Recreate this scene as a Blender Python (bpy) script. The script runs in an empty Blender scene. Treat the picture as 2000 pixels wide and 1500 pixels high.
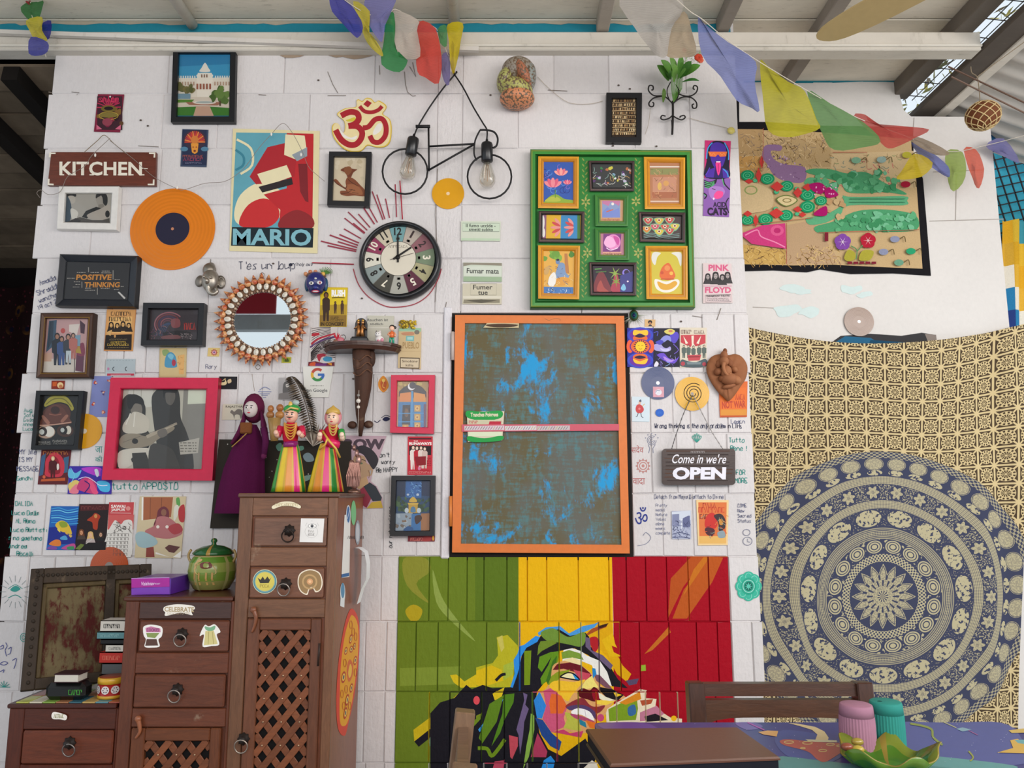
import bpy, math, random
from mathutils import Vector as V, Matrix
from mathutils.geometry import tessellate_polygon
random.seed(7)
SC = bpy.context.scene
COL = SC.collection
# ---------------------------------------------------------------- camera, daylight, exposure
F, PITCH, CAM = 1500.0, math.radians(8.3), V((0.0,-2.6,1.25))
cd = bpy.data.cameras.new('camera'); co = bpy.data.objects.new('camera', cd); COL.objects.link(co)
cd.sensor_width = 36.0; cd.lens = F / 2000.0 * 36.0; cd.clip_start = 0.02
co.location = CAM; co.rotation_euler = (math.pi / 2 + PITCH, 0,0)
SC.camera = co
wd = bpy.data.worlds.new('daylight'); SC.world = wd; wd.use_nodes = True
bg = wd.node_tree.nodes['Background']; bg.inputs[0].default_value = (0.82,0.91,1.0,1); bg.inputs[1].default_value = 1.0
def area(name, loc, target, sx, sy, power, col):
 l = bpy.data.lights.new(name, 'AREA'); l.shape = 'RECTANGLE'; l.size = sx; l.size_y = sy; l.energy = power; l.color = col
 o = bpy.data.objects.new(name, l); COL.objects.link(o); o.location = loc
 o.rotation_euler = (V(target) - V(loc)).to_track_quat('-Z', 'Y').to_euler(); return o
area('daylight_opening_side', (2.9,-2.5,2.3), (0.9,0.2,2.15), 2.2,1.3,70, (1.0,0.96,0.92))
area('daylight_opening_front', (0.4,-3.7,2.25), (0.0,0.0,2.2), 3.6,1.1,60, (1.0,0.92,0.86))
SC.view_settings.view_transform = 'Standard'; SC.view_settings.look = 'None'
SC.view_settings.exposure = 0.0; SC.view_settings.gamma = 1.0; SC.view_settings.use_curve_mapping = False
# ---------------------------------------------------------------- helpers
def ray(px, py):
 u, v = (px - 1000) / F, (750 - py) / F; c, s = math.cos(PITCH), math.sin(PITCH)
 return V((u, c - v * s, s + v * c))
def PY(y): return (V((0, y, 0)), V((0,-1,0)))
def PZ(z): return (V((0,0, z)), V((0,0,1)))
def PX(x): return (V((x, 0,0)), V((1,0,0)))
def hit(px, py, pl):
 d = ray(px, py); return CAM + d * ((pl[0] - CAM).dot(pl[1]) / d.dot(pl[1]))
def W(px, py, y=0.0): return hit(px, py, PY(y))
_lin = {}
def C(h):
 if not isinstance(h, str): return h
 if h not in _lin:
  s = h.lstrip('#')
  if len(s) == 3: s = ''.join(c * 2 for c in s)
  r = [int(s[i:i + 2], 16) / 255 for i in (0,2,4)]
  _lin[h] = tuple((c / 12.92 if c <= .04045 else ((c + .055) / 1.055) ** 2.4) for c in r)
 return _lin[h]
def jit(h, a=.1):
 k = 1 + random.uniform(-a, a); return tuple(min(1, c * k) for c in C(h))
def pairs(a): return [(a[i], a[i + 1]) for i in range(0, len(a), 2)]
def cat(pts, closed=True, n=4):
 m = len(pts); out = []
 for i in range(m if closed else m - 1):
  if closed: a, b, c, d = (pts[(i + k - 1) % m] for k in range(4))
  else: a, b, c, d = (pts[min(max(i + k - 1,0), m - 1)] for k in range(4))
  for j in range(n):
   t = j / n
   out.append(tuple(.5 * (2 * b[q] + (c[q] - a[q]) * t + (2 * a[q] - 5 * b[q] + 4 * c[q] - d[q]) * t * t + (3 * b[q] - a[q] - 3 * c[q] + d[q]) * t ** 3) for q in range(len(b))))
 if not closed: out.append(tuple(pts[-1]))
 return out
class MB:
 def __init__(s): s.v = []; s.f = []; s.c = []; s.sm = []; s.mi = []
 def add(s, vs, fs, col='fff', sm=False, mi=0):
  b = len(s.v); s.v += [tuple(v) for v in vs]; c = C(col) if not isinstance(col, list) else None
  for k, f in enumerate(fs):
   s.f.append(tuple(b + i for i in f)); s.c.append(c or C(col[k])); s.sm.append(sm); s.mi.append(mi)
  return s
 def box(s, x0, x1, y0, y1, z0, z1, col='fff', bv=0.0, mi=0, M=None):
  if bv <= 0:
   vs = [V((x, y, z)) for z in (z0, z1) for y in (y0, y1) for x in (x0, x1)]
   fs = [(0,2,3,1), (4,5,7,6), (0,1,5,4), (2,6,7,3), (0,4,6,2), (1,3,7,5)]
  else:
   bv = min(bv, .49 * min(abs(x1 - x0), abs(y1 - y0), abs(z1 - z0))); vs = []
   for (z, sz) in ((z0,1), (z1,-1)):
    for (y, sy) in ((y0,1), (y1,-1)):
     for (x, sx) in ((x0,1), (x1,-1)):
      vs += [V((x, y + sy * bv, z + sz * bv)), V((x + sx * bv, y, z + sz * bv)), V((x + sx * bv, y + sy * bv, z))]
   A = lambda i: 3 * i; B = lambda i: 3 * i + 1; D = lambda i: 3 * i + 2
   fs = [(D(0), D(2), D(3), D(1)), (D(4), D(5), D(7), D(6)), (B(0), B(1), B(5), B(4)), (B(2), B(6), B(7), B(3)), (A(0), A(4), A(6), A(2)), (A(1), A(3), A(7), A(5))]
   for (i, j) in ((0,1), (2,3), (4,5), (6,7)): fs.append((B(i), D(i), D(j), B(j)))
   for (i, j) in ((0,2), (1,3), (4,6), (5,7)): fs.append((A(i), D(i), D(j), A(j)))
   for (i, j) in ((0,4), (1,5), (2,6), (3,7)): fs.append((A(i), B(i), B(j), A(j)))
   for i in range(8): fs.append((A(i), B(i), D(i)))
  if M is not None: vs = [M @ v for v in vs]
  return s.add(vs, fs, col, False, mi)
 def obox(s, c, ax, ay, az, col='fff', bv=0.0, mi=0):
  a, b, d = V(ax), V(ay), V(az); M = Matrix((( *a.normalized(), 0), (*b.normalized(), 0), (*d.normalized(), 0), (0,0,0,1))).transposed(); M.translation = V(c)
  return s.box(-a.length, a.length, -b.length, b.length, -d.length, d.length, col, bv, mi, M)
 def tube(s, pts, r, n=8, col='fff', cap=True, mi=0, closed=False, flat=None):
  pts = [V(p) for p in pts]; m = len(pts); rs = r if isinstance(r, (list, tuple)) else [r] * m
  up = V((0,0,1)); vs = []; fs = []; last = None
  for i, p in enumerate(pts):
   t = (pts[(i + 1) % m] - pts[i - 1]) if closed else (pts[min(i + 1, m - 1)] - pts[max(i - 1,0)])
   t = t.normalized() if t.length > 1e-9 else V((0,0,1))
   if last is None: a = t.cross(up if abs(t.z) < .95 else V((1,0,0))).normalized()
   else: a = (last - t * last.dot(t)); a = a.normalized() if a.length > 1e-6 else t.orthogonal().normalized()
   last = a; b = t.cross(a)
   k = flat or (1,1)
   for j in range(n):
    th = 2 * math.pi * (j + .5) / n; vs.append(p + (a * math.cos(th) * k[0] + b * math.sin(th) * k[1]) * rs[i])
  for i in range(m if closed else m - 1):
   for j in range(n):
    q = ((i + 1) % m) * n; fs.append((i * n + j, i * n + (j + 1) % n, q + (j + 1) % n, q + j))
  s.add(vs, fs, col, n > 5, mi)
  if cap and not closed:
   b = len(s.v) - len(vs)
   s.f += [tuple(b + j for j in reversed(range(n))), tuple(b + (m - 1) * n + j for j in range(n))]; c = C(col) if not isinstance(col, list) else C(col[0]); s.c += [c, c]; s.sm += [False] * 2; s.mi += [mi] * 2
  return s
 def lathe(s, prof, c=(0,0,0), n=24, col='fff', M=None, sq=1.0, mi=0, sm=True, wob=None):
  """prof [(r,z)...]; col: hex, or f(i,j)->hex; axis z"""
  vs = []; fs = []; cols = []
  for i, (r, z) in enumerate(prof):
   for j in range(n):
    th = 2 * math.pi * j / n; rr = r * (wob(th, i) if wob else 1)
    vs.append(V((rr * math.cos(th), rr * math.sin(th) * sq, z)))
  for i in range(len(prof) - 1):
   for j in range(n):
    fs.append((i * n + j, i * n + (j + 1) % n, (i + 1) * n + (j + 1) % n, (i + 1) * n + j)); cols.append(col(i, j) if callable(col) else col)
  if prof[0][0] > 1e-5: fs.append(tuple(reversed(range(n)))); cols.append(cols[0])
  if prof[-1][0] > 1e-5: fs.append(tuple((len(prof) - 1) * n + j for j in range(n))); cols.append(cols[-1])
  c = V(c); vs = [(M @ v if M else v) + c for v in vs]
  return s.add(vs, fs, cols, sm, mi)
 def ell(s, c, rx, ry, rz, col='fff', n=14, m=9, M=None, mi=0):
  prof = [(max(math.sin(math.pi * i / m), 1e-6), -math.cos(math.pi * i / m)) for i in range(m + 1)]
  S = Matrix.Diagonal((rx, ry, rz, 1)); return s.lathe(prof, c, n, col, (M @ S) if M else S, 1, mi)
 def prism(s, pts, depth, col='fff', side=None, mi=0):
  """pts: 3-D planar polygon (facing the viewer at -y); extruded by vector depth"""
  pts = [V(p) for p in pts]; n = len(pts); d = V(depth); tr = tess(pts)
  s.add(pts, tr, col, False, mi); s.add([p + d for p in pts], [t[::-1] for t in tr], side or col, False, mi)
  s.add(pts + [p + d for p in pts], [(i, i + n, (i + 1) % n + n, (i + 1) % n) for i in range(n)], side or col, False, mi)
  return s
 def build(s, name, mats, parent=None, label=None, cat=None, group=None, kind=None, org=None):
  me = bpy.data.meshes.new(name); o = V(org) if org is not None else (parent.matrix_world.translation.copy() if parent else None)
  if parent is not None: o = WORLD_LOC.get(parent.name, V((0,0,0)))
  elif org is None:
   xs = list(zip(*s.v)); o = V(((min(xs[0]) + max(xs[0])) / 2, (min(xs[1]) + max(xs[1])) / 2, min(xs[2])))
  me.from_pydata([(v[0] - o.x, v[1] - o.y, v[2] - o.z) for v in s.v], [], s.f)
  for m in (mats if isinstance(mats, (list, tuple)) else [mats]): me.materials.append(m)
  at = me.attributes.new('Col', 'FLOAT_COLOR', 'FACE')
  if len(me.polygons) == len(s.c):
   at.data.foreach_set('color', [q for c in s.c for q in (c[0], c[1], c[2], 1.0)])
   me.polygons.foreach_set('use_smooth', s.sm)
   if any(s.mi): me.polygons.foreach_set('material_index', s.mi)
  else: print('FACE MISMATCH', name, len(me.polygons), len(s.c))
  me.update()
  ob = bpy.data.objects.new(name, me); COL.objects.link(ob)
  if parent is not None: ob.parent = parent; WORLD_LOC[ob.name] = o
  else: ob.location = o; WORLD_LOC[ob.name] = o
  tag(ob, label, cat, group, kind); return ob
WORLD_LOC = {}
def tag(o, label=None, cat=None, group=None, kind=None):
 for k, v in (('label', label), ('category', cat), ('group', group), ('kind', kind)):
  if v: o[k] = v
 return o
def thing(name, loc, label, cat, group=None):
 o = bpy.data.objects.new(name, None); COL.objects.link(o); o.location = loc; o.empty_display_size = .05; WORLD_LOC[o.name] = V(loc)
 return tag(o, label, cat, group)
def tess(pts):
 n = len(pts)
 if n == 3: return [(0,1,2)]
 return [tuple(t) for t in tessellate_polygon([[V(p) for p in pts]])]
# ---------------------------------------------------------------- lettering
_tx = {}
def text_tris(t, bold=False):
 k = (t, bold)
 if k not in _tx:
  cu = bpy.data.curves.new('t', 'FONT'); cu.body = t; cu.resolution_u = 3; cu.fill_mode = 'FRONT'
  if bold: cu.offset = bold
  o = bpy.data.objects.new('t', cu); me = o.to_mesh()
  vs = [(v.co.x, -v.co.y) for v in me.vertices]; fs = [tuple(p.vertices) for p in me.polygons]
  o.to_mesh_clear(); bpy.data.objects.remove(o); bpy.data.curves.remove(cu)
  if vs:
   x0 = min(v[0] for v in vs); x1 = max(v[0] for v in vs); y0 = min(v[1] for v in vs); y1 = max(v[1] for v in vs)
   vs = [((x - x0) / max(x1 - x0,1e-6), (y - y0) / max(y1 - y0,1e-6)) for x, y in vs]
  _tx[k] = (vs, fs)
 return _tx[k]
# pen strokes on a grid: x 0-4, y 0 (top) - 6 (base line) - 8 (tail)
PEN = {k: v for k, v in (x.split('=') for x in ("A=062046/1333 B=0600304143033243454536606 C=4120100506264645 D=000626454120000 E=4000064603/0333 F=40000603/0333 G=412010050626464424 H=0006/4046/0343 I=2026/1030/1636 J=3035261605 K=0006/4003/1246 L=000646 M=0600234046 N=06004640 O=201005162645301020 P=0600304142330323 Q=20100516264530201020/3447 R=06003041423303/2346 S=4120100112334445362605 T=0040/2026 U=0005162635454000 V=002640 W=0016233640 X=0046/4006 Y=0023/402326 Z=00400646 "
"a=42230303051626354242/4246 b=0006/03223242453626061605 c=42221305162646 d=4046/42221305162645 e=04443222130516263645 f=4130212226/1232 g=42221304153545/424736271607 h=0006/03223343/4346 i=2226/2020 j=3337281706/3030 k=0006/4204/1346 l=202616262 m=0206/03132326/23334346 n=0206/03223343/4346 o=22130516364543322222 p=0208/03223243453616 q=4248/42221305163645 r=0206/04122232 s=42221324353616062 t=2025364/0242 u=0205163545/4246 v=022642 w=0216243642 x=0246/4206 y=022542/4208 z=02420646 "
"0=201005162645301020 1=112026 2=01203041420646 3=01204142233345362605 4=30043444/3036 5=40000233444526061 6=4020010506264544232304 7=004016 8=2010123244453616051423414030202 9=4442332304011020404246 .=2526 ,=2527 '=2022 -=1333 :=2324/2526 !=2024/2526 ?=0110304132342/2626 &=4606312010011305264543 (=30122436 )=10322416").split())}
class Art:
 """flat print, one layer above the other, on a plane in the scene; coordinates are those of a drawing grid laid on that plane"""
 def __init__(s, mb=None, x0=0, y0=0, k=1, pl=None, off=.0006, st=.00004, sub=None):
  s.m = mb if mb is not None else MB(); s.x0 = x0; s.y0 = y0; s.k = k; s.pl = pl or PY(0); s.n = 0; s.off = off; s.st = st; s.rec = sub; s.mi = 0
 def at(s, x0, y0, k): s.x0, s.y0, s.k = x0, y0, k; return s
 def w(s, x, y): return hit(s.x0 + x / s.k, s.y0 + y / s.k, s.pl) + s.pl[1] * (s.off + s.n * s.st)
 def _f(s, col, pts, tris=None):
  if s.rec is not None: s.rec.append((C(col), [(s.x0 + x / s.k, s.y0 + y / s.k) for x, y in pts])); return s
  s.m.add([s.w(*p) for p in pts], tris or tess([(x, y, 0) for x, y in pts]), col, False, s.mi); return s
 def nx(s): s.n += 1
 def P(s, col, *a): s.nx(); return s._f(col, pairs(a))
 def S(s, col, *a): s.nx(); return s._f(col, cat(pairs(a)))
 def R(s, col, x0, y0, x1, y1): return s.P(col, x0, y0, x1, y0, x1, y1, x0, y1)
 def E(s, col, cx, cy, rx, ry=None, rot=0, n=20):
  ry = rx if ry is None else ry; c, d = math.cos(rot), math.sin(rot); s.nx()
  return s._f(col, [(cx + rx * math.cos(t) * c - ry * math.sin(t) * d, cy + rx * math.cos(t) * d + ry * math.sin(t) * c) for t in [2 * math.pi * i / n for i in range(n)]])
 def L(s, col, wd, *a, sm=False, closed=False):
  s.nx(); p = pairs(a)
  if sm: p = cat(p, closed, 4)
  m = len(p); q = []
  for i in range(m):
   a, b = (p[i - 1], p[(i + 1) % m]) if closed else (p[max(i - 1,0)], p[min(i + 1, m - 1)])
   dx, dy = b[0] - a[0], b[1] - a[1]; l = math.hypot(dx, dy) or 1; q.append((-dy / l * wd / 2, dx / l * wd / 2))
  L_ = [(p[i][0] + q[i][0], p[i][1] + q[i][1]) for i in range(m)]; R_ = [(p[i][0] - q[i][0], p[i][1] - q[i][1]) for i in range(m)]
  if s.rec is not None:
   for i in range(m - 1): s._f(col, [L_[i], L_[i + 1], R_[i + 1], R_[i]])
   return s
  e = m if closed else m - 1
  s.m.add([s.w(*t) for t in L_ + R_], [(i, (i + 1) % m, m + (i + 1) % m, m + i) for i in range(e)], col, False, s.mi); return s
 def O(s, col, wd, cx, cy, rx, ry=None, n=24, a0=0, a1=2 * math.pi):
  ry = rx if ry is None else ry; full = abs(a1 - a0 - 2 * math.pi) < 1e-6; k = n if full else n + 1
  pts = [q for i in range(k) for q in (cx + rx * math.cos(a0 + (a1 - a0) * i / n), cy + ry * math.sin(a0 + (a1 - a0) * i / n))]
  return s.L(col, wd, *pts, closed=full)
 def G(s, col, x, y, w, h, n=6, wd=None, arc=0):
  """lettering too worn or too small to read: letter-like strokes"""
  s.nx(); c = w / n; wd = wd or h * .16; r = random.Random(int(x * 7 + y))
  for i in range(n):
   X = x + i * c; k = arc * ((i + .5) * 2 / n - 1) ** 2; Y = y + k; a = r.random(); e = c * .72; s.n -= 1
   if a < .4: s.L(col, wd, X, Y, X, Y + h); s.n -= 1; s.L(col, wd, X, Y + wd / 2, X + e, Y + wd / 2, X + e, Y + h * r.choice((.5,1)))
   elif a < .7: s.L(col, wd, X + e, Y + wd / 2, X, Y + wd / 2, X, Y + h - wd / 2, X + e, Y + h - wd / 2)
   else: s.L(col, wd, X, Y + h, X + e / 2, Y, X + e, Y + h)
  s.nx(); return s
 def star(s, col, cx, cy, r1, r2, n, rot=0, sq=1):
  s.nx(); return s._f(col, [(cx + (r1 if i % 2 == 0 else r2) * math.cos(rot + math.pi * i / n), cy + sq * (r1 if i % 2 == 0 else r2) * math.sin(rot + math.pi * i / n)) for i in range(2 * n)])
 def T(s, col, t, x, y, w, h, rot=0, bold=.02, sk=0, arc=0):
  s.nx(); vs, fs = text_tris(t, bold); c, d = math.cos(rot), math.sin(rot); out = []
  for (a, b) in vs:
   X = a * w + sk * (1 - b) * h; Y = b * h + arc * (2 * a - 1) ** 2; out.append((x + X * c - Y * d, y + X * d + Y * c))
  s.m.add([s.w(*p) for p in out], fs, col, False, s.mi); return s
 def H(s, col, t, x, y, h, wd=None, rot=0, adv=.62, sk=0):
  """handwriting: x,y top of the capitals, h capital height"""
  u = h / 6; wd = wd or h * .11; c, d = math.cos(rot), math.sin(rot); X = 0
  for ch in t:
   if ch == ' ': X += h * adv * .7; continue
   for st in PEN.get(ch, '').split('/'):
    p = []
    for i in range(0, len(st) - 1,2):
     a = X + int(st[i]) * u * adv * 1.25 + random.uniform(-.12,.12) * u + sk * (6 - int(st[i + 1])) * u; b = int(st[i + 1]) * u + random.uniform(-.15,.15) * u; p += [x + a * c - b * d, y + a * d + b * c]
    if len(p) == 2: p += [p[0] + wd, p[1]]
    if len(p) >= 4: s.L(col, wd, *p, sm=len(p) > 6); s.n -= 1
   X += h * adv * (.5 if ch in "il.,'!:" else 1.12)
  s.nx(); return s
# ---------------------------------------------------------------- node materials
class X:
 """arithmetic on node sockets"""
 def __init__(s, nt, so): s.nt = nt; s.so = so
 def _m(s, op, b=None, c=None, swap=False):
  n = s.nt.nodes.new('ShaderNodeMath'); n.operation = op; ar = [s, b, c]
  if swap: ar[0], ar[1] = ar[1], ar[0]
  for i, a in enumerate(ar):
   if a is None: continue
   if isinstance(a, X): s.nt.links.new(a.so, n.inputs[i])
   else: n.inputs[i].default_value = a
  return X(s.nt, n.outputs[0])
 def __add__(s, b): return s._m('ADD', b)
 __radd__ = __add__
 def __mul__(s, b): return s._m('MULTIPLY', b)
 __rmul__ = __mul__
 def __sub__(s, b): return s._m('SUBTRACT', b)
 def __rsub__(s, b): return s._m('SUBTRACT', b, swap=True)
 def __truediv__(s, b): return s._m('DIVIDE', b)
 def __lt__(s, b): return s._m('LESS_THAN', b)
 def __gt__(s, b): return s._m('GREATER_THAN', b)
 def __pow__(s, b): return s._m('POWER', b)
 def abs(s): return s._m('ABSOLUTE')
 def sin(s): return s._m('SINE')
 def cos(s): return s._m('COSINE')
 def fract(s): return s._m('FRACT')
 def sqrt(s): return s._m('SQRT')
 def max(s, b): return s._m('MAXIMUM', b)
 def min(s, b): return s._m('MINIMUM', b)
 def atan2(s, b): return s._m('ARCTAN2', b)
 def ss(s, a, b):
  n = s.nt.nodes.new('ShaderNodeMapRange'); n.interpolation_type = 'SMOOTHSTEP'; s.nt.links.new(s.so, n.inputs[0]); n.inputs[1].default_value = a; n.inputs[2].default_value = b
  return X(s.nt, n.outputs[0])
 def inv(s): return 1.0 - s
class Mat:
 def __init__(s, name, rough=.6, spec=.35, metal=0):
  s.m = bpy.data.materials.new(name); s.m.use_nodes = True; s.nt = s.m.node_tree; s.b = s.nt.nodes['Principled BSDF']
  s.b.inputs['Roughness'].default_value = rough; s.b.inputs['Specular IOR Level'].default_value = spec; s.b.inputs['Metallic'].default_value = metal
 def col(s):
  n = s.nt.nodes.new('ShaderNodeAttribute'); n.attribute_name = 'Col'; return n.outputs[0]
 def coord(s, kind='Object', sc=(1,1,1), rot=(0,0,0)):
  t = s.nt.nodes.new('ShaderNodeTexCoord'); m = s.nt.nodes.new('ShaderNodeMapping'); m.inputs['Scale'].default_value = sc; m.inputs['Rotation'].default_value = rot
  s.nt.links.new(t.outputs[kind], m.inputs[0]); return m.outputs[0]
 def pos(s, sc=(1,1,1)):
  g = s.nt.nodes.new('ShaderNodeNewGeometry'); m = s.nt.nodes.new('ShaderNodeMapping'); m.inputs['Scale'].default_value = sc; s.nt.links.new(g.outputs['Position'], m.inputs[0]); return m.outputs[0]
 def noise(s, v, scale, det=4, rough=.55, dist=0):
  n = s.nt.nodes.new('ShaderNodeTexNoise'); s.nt.links.new(v, n.inputs['Vector']); n.inputs['Scale'].default_value = scale; n.inputs['Detail'].default_value = det; n.inputs['Roughness'].default_value = rough; n.inputs['Distortion'].default_value = dist
  return X(s.nt, n.outputs[0])
 def voro(s, v, scale, feat='F1'):
  n = s.nt.nodes.new('ShaderNodeTexVoronoi'); n.feature = feat; s.nt.links.new(v, n.inputs['Vector']); n.inputs['Scale'].default_value = scale; return X(s.nt, n.outputs['Distance'])
 def wave(s, v, scale, dist=2, det=2, dr='X'):
  n = s.nt.nodes.new('ShaderNodeTexWave'); n.bands_direction = dr; s.nt.links.new(v, n.inputs['Vector']); n.inputs['Scale'].default_value = scale; n.inputs['Distortion'].default_value = dist; n.inputs['Detail'].default_value = det; return X(s.nt, n.outputs['Fac'])
 def mix(s, f, a, b, mode='MIX'):
  n = s.nt.nodes.new('ShaderNodeMix'); n.data_type = 'RGBA'; n.blend_type = mode
  for k, v in ((0, f), (6, a), (7, b)):
   if isinstance(v, X): s.nt.links.new(v.so, n.inputs[k])
   elif hasattr(v, 'is_linked'): s.nt.links.new(v, n.inputs[k])
   elif isinstance(v, (int, float)): n.inputs[k].default_value = v
   else: n.inputs[k].default_value = (*C(v)[:3], 1)
  return n.outputs[2]
 def base(s, c):
  if hasattr(c, 'is_linked'): s.nt.links.new(c, s.b.inputs['Base Color'])
  else: s.b.inputs['Base Color'].default_value = (*C(c), 1)
  return s
 def bump(s, h, st=.3, d=.002):
  n = s.nt.nodes.new('ShaderNodeBump'); n.inputs['Strength'].default_value = st; n.inputs['Distance'].default_value = d; s.nt.links.new(h.so, n.inputs['Height']); s.nt.links.new(n.outputs[0], s.b.inputs['Normal']); return s
 def rough(s, x): s.nt.links.new(x.so, s.b.inputs['Roughness']); return s
 def scale(s, c, x, lo, hi):
  """multiply colour by lo..hi"""
  f = x * (hi - lo) + lo; n = s.nt.nodes.new('ShaderNodeVectorMath'); n.operation = 'SCALE'; s.nt.links.new(c, n.inputs[0]); s.nt.links.new(f.so, n.inputs['Scale']); return n.outputs[0]
def simple(name, rough=.6, spec=.35, metal=0, nz=60, lo=.9, hi=1.08, bs=0.0, coat=0):
 m = Mat(name, rough, spec, metal); p = m.pos(); x = m.noise(p, nz); m.base(m.scale(m.col(), x, lo, hi))
 if bs: m.bump(x, bs, .001)
 if coat: m.b.inputs['Coat Weight'].default_value = coat; m.b.inputs['Coat Roughness'].default_value = .12
 return m.m
MPRINT = simple('print_paper', .55,.3, nz=35, lo=.94, hi=1.05)
MPHOTO = simple('photo_print', .35,.45, nz=30, lo=.95, hi=1.05)
MMATT = simple('matt_paint', .75,.25)
MGLOSS = simple('gloss_paint', .28,.5, nz=40)
MVINYL = simple('vinyl_plastic', .22,.5, nz=20, lo=.93, hi=1.06)
MMETAL = simple('dull_metal', .38,.5,.9, nz=80, lo=.7, hi=1.15, bs=.2)
MIRON = simple('black_iron', .5,.4,.3)
MCLOTH = simple('woven_cloth', .9,.1, nz=220, lo=.8, hi=1.15, bs=.4)
MCERAM = simple('glazed_ceramic', .18,.5, nz=25, lo=.85, hi=1.12)
MFRAME = simple('painted_frame_wood', .4,.4, nz=50, lo=.86, hi=1.1, bs=.1)
MPEN = simple('marker_ink', .6,.2, nz=90, lo=.75, hi=1.1)
MLEAF = simple('leaf', .5,.3, nz=90, lo=.75, hi=1.2)
def wood(name, sc=(1,1,1), lo=.25, hi=1.45, rough=.38, coat=.25, worn=0):
 m = Mat(name, rough, .4); p = m.coord('Object', sc); q = m.noise(p, 9,5,.6,1.2); r = m.noise(p, 60,3,.6)
 c = m.scale(m.col(), q * .75 + r * .25, lo, hi)
 if worn:
  w = m.noise(m.pos(), 14,6,.65); f = w.ss(.60,.74); c = m.mix(f * worn, c, '#a8937a'); m.rough(f * .25 + rough)
 m.base(c); m.bump(q * .6 + r * .4,.25,.002); m.b.inputs['Coat Weight'].default_value = coat; m.b.inputs['Coat Roughness'].default_value = .25; return m.m
WOODX = wood('rosewood_grain_along', (1.2,9,9), worn=.0)
WOODZ = wood('rosewood_grain_up', (9,9,1.2), worn=.0)
WOODW = wood('rosewood_worn', (1.2,7,9), worn=.55)
WOODO = wood('old_carved_wood', (8,8,1.5), .3,1.6,.7,0,.35)
def glassy():
 m = Mat('picture_glass'); nt = m.nt; tr = nt.nodes.new('ShaderNodeBsdfTransparent'); gl = nt.nodes.new('ShaderNodeBsdfGlossy'); gl.inputs['Roughness'].default_value = .02
 fr = nt.nodes.new('ShaderNodeFresnel'); fr.inputs[0].default_value = 1.32; mx = nt.nodes.new('ShaderNodeMixShader')
 nt.links.new(fr.outputs[0], mx.inputs[0]); nt.links.new(tr.outputs[0], mx.inputs[1]); nt.links.new(gl.outputs[0], mx.inputs[2]); nt.links.new(mx.outputs[0], nt.nodes['Material Output'].inputs[0]); return m.m
MGLASS = glassy()
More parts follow.
